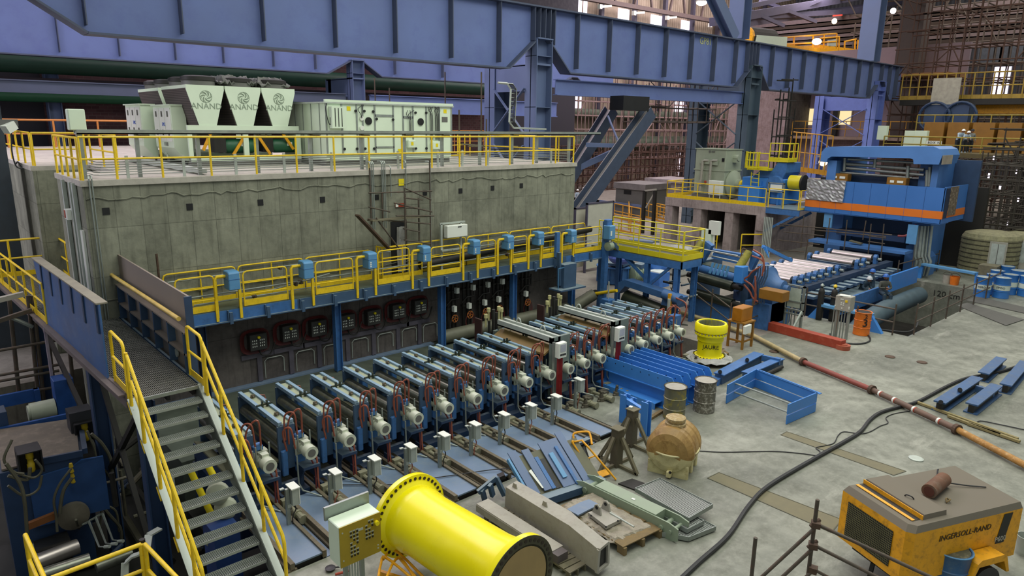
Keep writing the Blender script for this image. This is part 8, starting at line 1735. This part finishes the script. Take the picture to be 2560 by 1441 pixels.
far_person(2430, 333, 61.8, 'person in a grey shirt standing behind the two leaning ones on the far platform', PI*.7, {}, paint('grey_shirt', '#7c7f7c', .8), trouser, trouser, 1.75, zq)
far_person(1443, 474, 52, 'person in a pale blue shirt and white helmet at the left, beyond the concrete building', PI, {}, shirt, trouser, hatw, 1.8, P(1443, 474, x=52).z-1.8)
far_person(1458, 469, 53, 'person in a pale blue shirt and white helmet half hidden by the raking strut', PI, {}, shirt, trouser, hatw, 1.85, P(1458, 469, x=53).z-1.85)
struct('floor_far_walk', MB().bb(51, 54.5, P(1443, 474, x=52).y-3, P(1443, 474, x=52).y+5, 0, P(1458, 469, x=53).z-1.85), MATS['dusty_far_floor'])
# far machinery silhouettes and upper walkway
p0, p1 = P(2250, 250, x=72), P(2575, 268, x=72)
guardrail('ochre guardrail of the high walkway crossing before the tall windows', [(72, p0.y, p0.z), (72, p1.y, p0.z)], 2.2, 14, mat=paint('ochre_rail', '#a08430', .6), r=.06, kick=.35)
struct('floor_high_walk', MB().bb(72, 74, p1.y, p0.y, p0.z-.5, p0.z), dark)
t = thing('far_mill', 'dark blue machine with round wheels on the far raised platform', 'machine', (69, 14, 8))
pa = P(2350, 280, x=69)
put('frame', MB().bb(68.5, 70, P(2425, 290, x=69).y, P(2315, 290, x=69).y, zq, P(2350, 262, x=69).z), navy, t)
for px in (2335, 2400): c = P(px, 292, x=68.4); put('wheel', MB().tube([c+V((0, 1.2*math.cos(a), 1.2*math.sin(a))) for a in [2*PI*j/20 for j in range(21)]], .12, 6), darkblue, t)
put('table', MB().bb(67.5, 68.4, P(2400, 290, x=69).y, P(2340, 290, x=69).y, P(2370, 312, x=68).z, P(2370, 306, x=68).z), dark, t)
p = P(2362, 245, x=71); tag(put('white_sheet', MB().box(p, (.1, 2.2, 3.4)), paint('dull_sheet', '#a7a394', .7)), 'pale sheet hung on the high walkway rail', 'sheet')
p = P(2400, 275, x=73.5); tag(put('yellow_girder', MB().box((73.5, P(2500, 275, x=73.5).y, P(2470, 273, x=73.5).z), (.5, 8, .8)), orangeY), 'yellow beam seen under the high walkway', 'beam')
for k, (a, b) in enumerate(((2270, 2310), (2325, 2370), (2450, 2500), (2505, 2560))):
    p, q = P(a, 100, x=110), P(b, 160, x=110); struct('trim_6', MB().bb(110, 110.3, q.y, p.y, q.z, p.z), paint('pale_cladding%d' % k, '#6c7480', .7))
# upper structure: columns, braces, yellow crane, roof beams
def colup(px0, py0, px1, x, w_, label, py1=-60):
    a = P(px0, py0, x=x); b = P(px1, py1, x=x); t = tag(put('steel_column', MB().ibeam((x, a.y, a.z), (x, a.y, b.z), w_, w_*.9, .08, V((1, 0, 0))), colm), label, 'column'); return t
colup(1845, 98, 1850, 48.5, 1.2, 'short column rising above the girder at the centre right')
tag(put('steel_column', MB().ibeam((68, 28.2, 13.5), (68, 28.2, 26), 1.5, 1.4, .1, V((1, 0, 0))), colm), 'tall blue-grey column rising above the far end of the girder', 'column')
tag(put('raking_brace', MB().ibeam(P(1832, 95, y=28.2), P(1770, -40, y=28.2), .8, .7, .06, V((0, 1, 0))), colm), 'raking blue brace meeting the short column above the girder', 'strut')
tag(put('wall_column', MB().bb(78, 80, P(2262, 200, x=78).y-1, P(2262, 200, x=78).y+1.2, 0, 32), paint('brown_column', '#4a403c', .8)), 'wide brown-grey column behind the end of the girder', 'column')
t = thing('overhead_crane', 'yellow overhead crane end carriage with railings above the girder', 'crane', (60, 34, 15))
Yc = 40
def C_(px, py): return P(px, py, y=Yc)
put('bridge', MB().bar(C_(1940, 122), C_(2062, 136), 1.6, .9), orangeY, t); put('carriage', MB().prism([C_(2050, 112), C_(2148, 124), C_(2146, 152), C_(2045, 146)], (0, 3, 0)), orangeY, t); put('house', MB().bar(C_(1868, 108), C_(1945, 112), 2, 1.4), mint, t)
for a, b in (((1875, 100), (2090, 84)), ((1945, 112), (2090, 104)), ((2112, 104), (2140, 98)), ((2050, 96), (2098, 92))): put('rail', MB().cyl(C_(*a), C_(*b), .1, n=6), orangeY, t)
for px, p0_, p1_ in ((1985, 92, 118), (2033, 88, 118), (2060, 86, 118), (2092, 84, 120), (2098, 92, 125), (2112, 102, 126), (2138, 98, 128), (2145, 100, 130), (1945, 94, 112)): put('post', MB().cyl(C_(px, p0_), C_(px-1, p1_), .1, n=6), orangeY, t)
put('panel', MB().prism([C_(2073, 100), C_(2092, 98), C_(2090, 116), C_(2071, 116)], (0, .2, 0)), galvl, t)
put('drum', MB().cyl(C_(1864, 92), C_(1925, 98), 1.0, n=14), dark, t); put('drum_end', MB().cyl(C_(1860, 92), C_(1865, 92), 1.0, n=14), orangeY, t)
p = P(2042, 104, y=39); t = thing('crane_lamp', 'round glowing lamp under the yellow crane', 'lamp', p); put('glass', MB().sphere(p, .5, 12, 8, .7), lampm, t)
p = P(1754, 7, y=45); t = thing('high_lamp', 'bright white high-bay lamp at the top of the photo left of the raking brace', 'lamp', p); put('glass', MB().sphere(p, .55, 12, 8, .5), lampm, t); put('hood', MB().lathe([(.7, 0), (.15, .4)], p+V((0, 0, .1)), n=12), greyd, t)
t = thing('roof_truss', 'purple-grey roof beams and diagonal bracing at the upper right', 'roof truss', (80, 40, 24))
rb_ = paint('roof_steel', '#5c5a72', .6, var=.2); rb2 = paint('roof_steel_dark', '#42362f', .8, var=.3)
for a, b, w_ in (((1780, 55), (2200, -18), .9), ((1860, 60), (2560, -40), .7), ((1800, 30), (2000, -10), .5), ((1870, 25), (1960, 65), .4), ((1900, 0), (2040, 55), .4), ((1960, 40), (2060, -5), .4), ((2060, 35), (2190, 15), .5), ((1850, 45), (2190, 25), .6)): put('beam', MB().bar(P(*a, y=46), P(*b, y=44), w_*.8, w_), rb_, t)
for k in range(9): z_ = P(2200, 40+k*11, x=100).z; put('far_beam', MB().bar((100, 8, z_), (100, 60, z_+.2), .5, .7), rb2 if k % 2 else paint('far_pink%d' % k, '#77696a', .7), t)
t = thing('wall_truss', 'brown roof truss edge along the top of the corrugated back wall', 'roof truss', (70, 60, 22))
put('chord', MB().bar((58, 59.5, P(1600, 22, y=59.5).z), (112, 59.5, P(1600, 22, y=59.5).z+.3), .6, .5), paint('truss_brown', '#5d4f4c', .7), t)
for k in range(12): x = 62+k*3.6; put('web', MB().bar((x, 59.5, P(1600, 22, y=59.5).z), (x+1.8*(1 if k % 2 else -1), 59.5, 29), .25, .25), MATS['truss_brown'], t)
for i, (x, y) in enumerate(((1500, 17), (1585, 33), (1668, 45), (1775, 63))):
    p = P(x, y, y=58); t = thing('wall_lamp', 'pale tubular lamp bracket before the back wall windows, %s from the left' % ORD[i], 'lamp', p, group='lamp brackets'); put('arm', MB().bar(p, p+V((2.0, 0, .3)), .15, .25), galvl, t); put('head', MB().box(p, (.4, .4, .5)), white, t)
p = P(2094, 37, x=100); tag(put('red_light', MB().box(p, (.3, 1.2, 1.3)), glow('red_glow', '#ff4a38', 1.5)), 'small glowing red sign high at the far end of the hall', 'lamp')
for i, (x, y) in enumerate(((2180, 52), (2233, 27), (2086, 98-45), (2164, 62))):
    p = P(x, y, x=95); tag(put('pin_light', MB().sphere(p, .35, 8, 6), lampm if i % 2 else lampw), 'tiny lamp far away in the upper right, %s' % ('under the tall column', 'rightmost', 'near the red sign', 'left of the tall column')[i], 'lamp', 'tiny distant lamps')
p = P(2285, 400+0, x=64)
# weathered cabins behind the blue drums
cabm = paint('weathered_panel', '#8b8767', .75, var=.25, dirt='#4f4a36', dirtamt=.6, scale=3)
for i, (px, py, w_, lab) in enumerate(((2452, 690, 1.35, 'weathered round-shouldered cabin with slatted walls and a white door'), (2545, 690, 1.2, 'second weathered cabin cut by the right edge of the photo'))):
    p = P(px, py, z=0); x, y = p.x+.8, p.y; t = thing('site_cabin', lab, 'cabin', (x, y, 0), group='weathered cabins')
    put('shell', MB().lathe([(w_*.98, 0), (w_, .1), (w_, 2.0), (w_*.92, 2.2), (w_*.6, 2.32), (.01, 2.35)], (x, y, 0), n=20), cabm, t, smooth=False); m = MB()
    for k in range(8): m.lathe([(w_+.012, .2+k*.24), (w_+.03, .23+k*.24), (w_+.012, .26+k*.24)], (x, y, 0), n=20)
    put('slats', m, paint('slat_dark%d' % i, '#4a4634', .8), t); dv = (CAM-V((x, y, 0))); dv.z = 0; dv.normalize(); rt_ = V((-dv.y, dv.x, 0)); c = V((x, y, 0))+dv*(w_*.98)+rt_*(.35 if i == 0 else 0)
    put('door_frame', MB().prism([c-rt_*.38+V((0, 0, .1)), c+rt_*.38+V((0, 0, .1)), c+rt_*.38+V((0, 0, 1.95)), c-rt_*.38+V((0, 0, 1.95))], dv*.1), greyp, t)
    put('door_glass', MB().prism([c-rt_*.3+V((0, 0, .8)), c+rt_*.3+V((0, 0, .8)), c+rt_*.3+V((0, 0, 1.85)), c-rt_*.3+V((0, 0, 1.85))], dv*.115), paint('milky_glass%d' % i, '#b4bcb6', .3), t); put('door_bar', MB().bar(c+dv*.13+V((0, 0, .8)), c+dv*.13+V((0, 0, 1.85)), .04, .02), greyd, t)
tag(put('paddle_crate', MB().bb(40.4, 41.2, 9.3, 10.1, 0, .95), woodg), 'dark wooden trestle crate standing before the weathered cabin', 'crate')
p = P(2398, 637, x=46); tag(put('ground_lamp', MB().sphere(p, .18, 10, 8), lampm), 'bright lamp spot in the dark left of the weathered cabin', 'lamp')
for i, (x, y) in enumerate(((2485, 395), (2472, 440), (2410, 470), (2540, 430), (2520, 560), (2480, 600), (2545, 500), (2440, 420), (2555, 580), (2500, 470))):
    p = P(x, y, x=52.9); tag(put('light_gap', MB().box(p, (.04, .1, .25+.1*(i % 3))), winm), 'small chink of daylight between the dark scaffold boards at the right, %s' % ORD[i], 'light gap', 'daylight chinks in the dark scaffold')
"""end"""
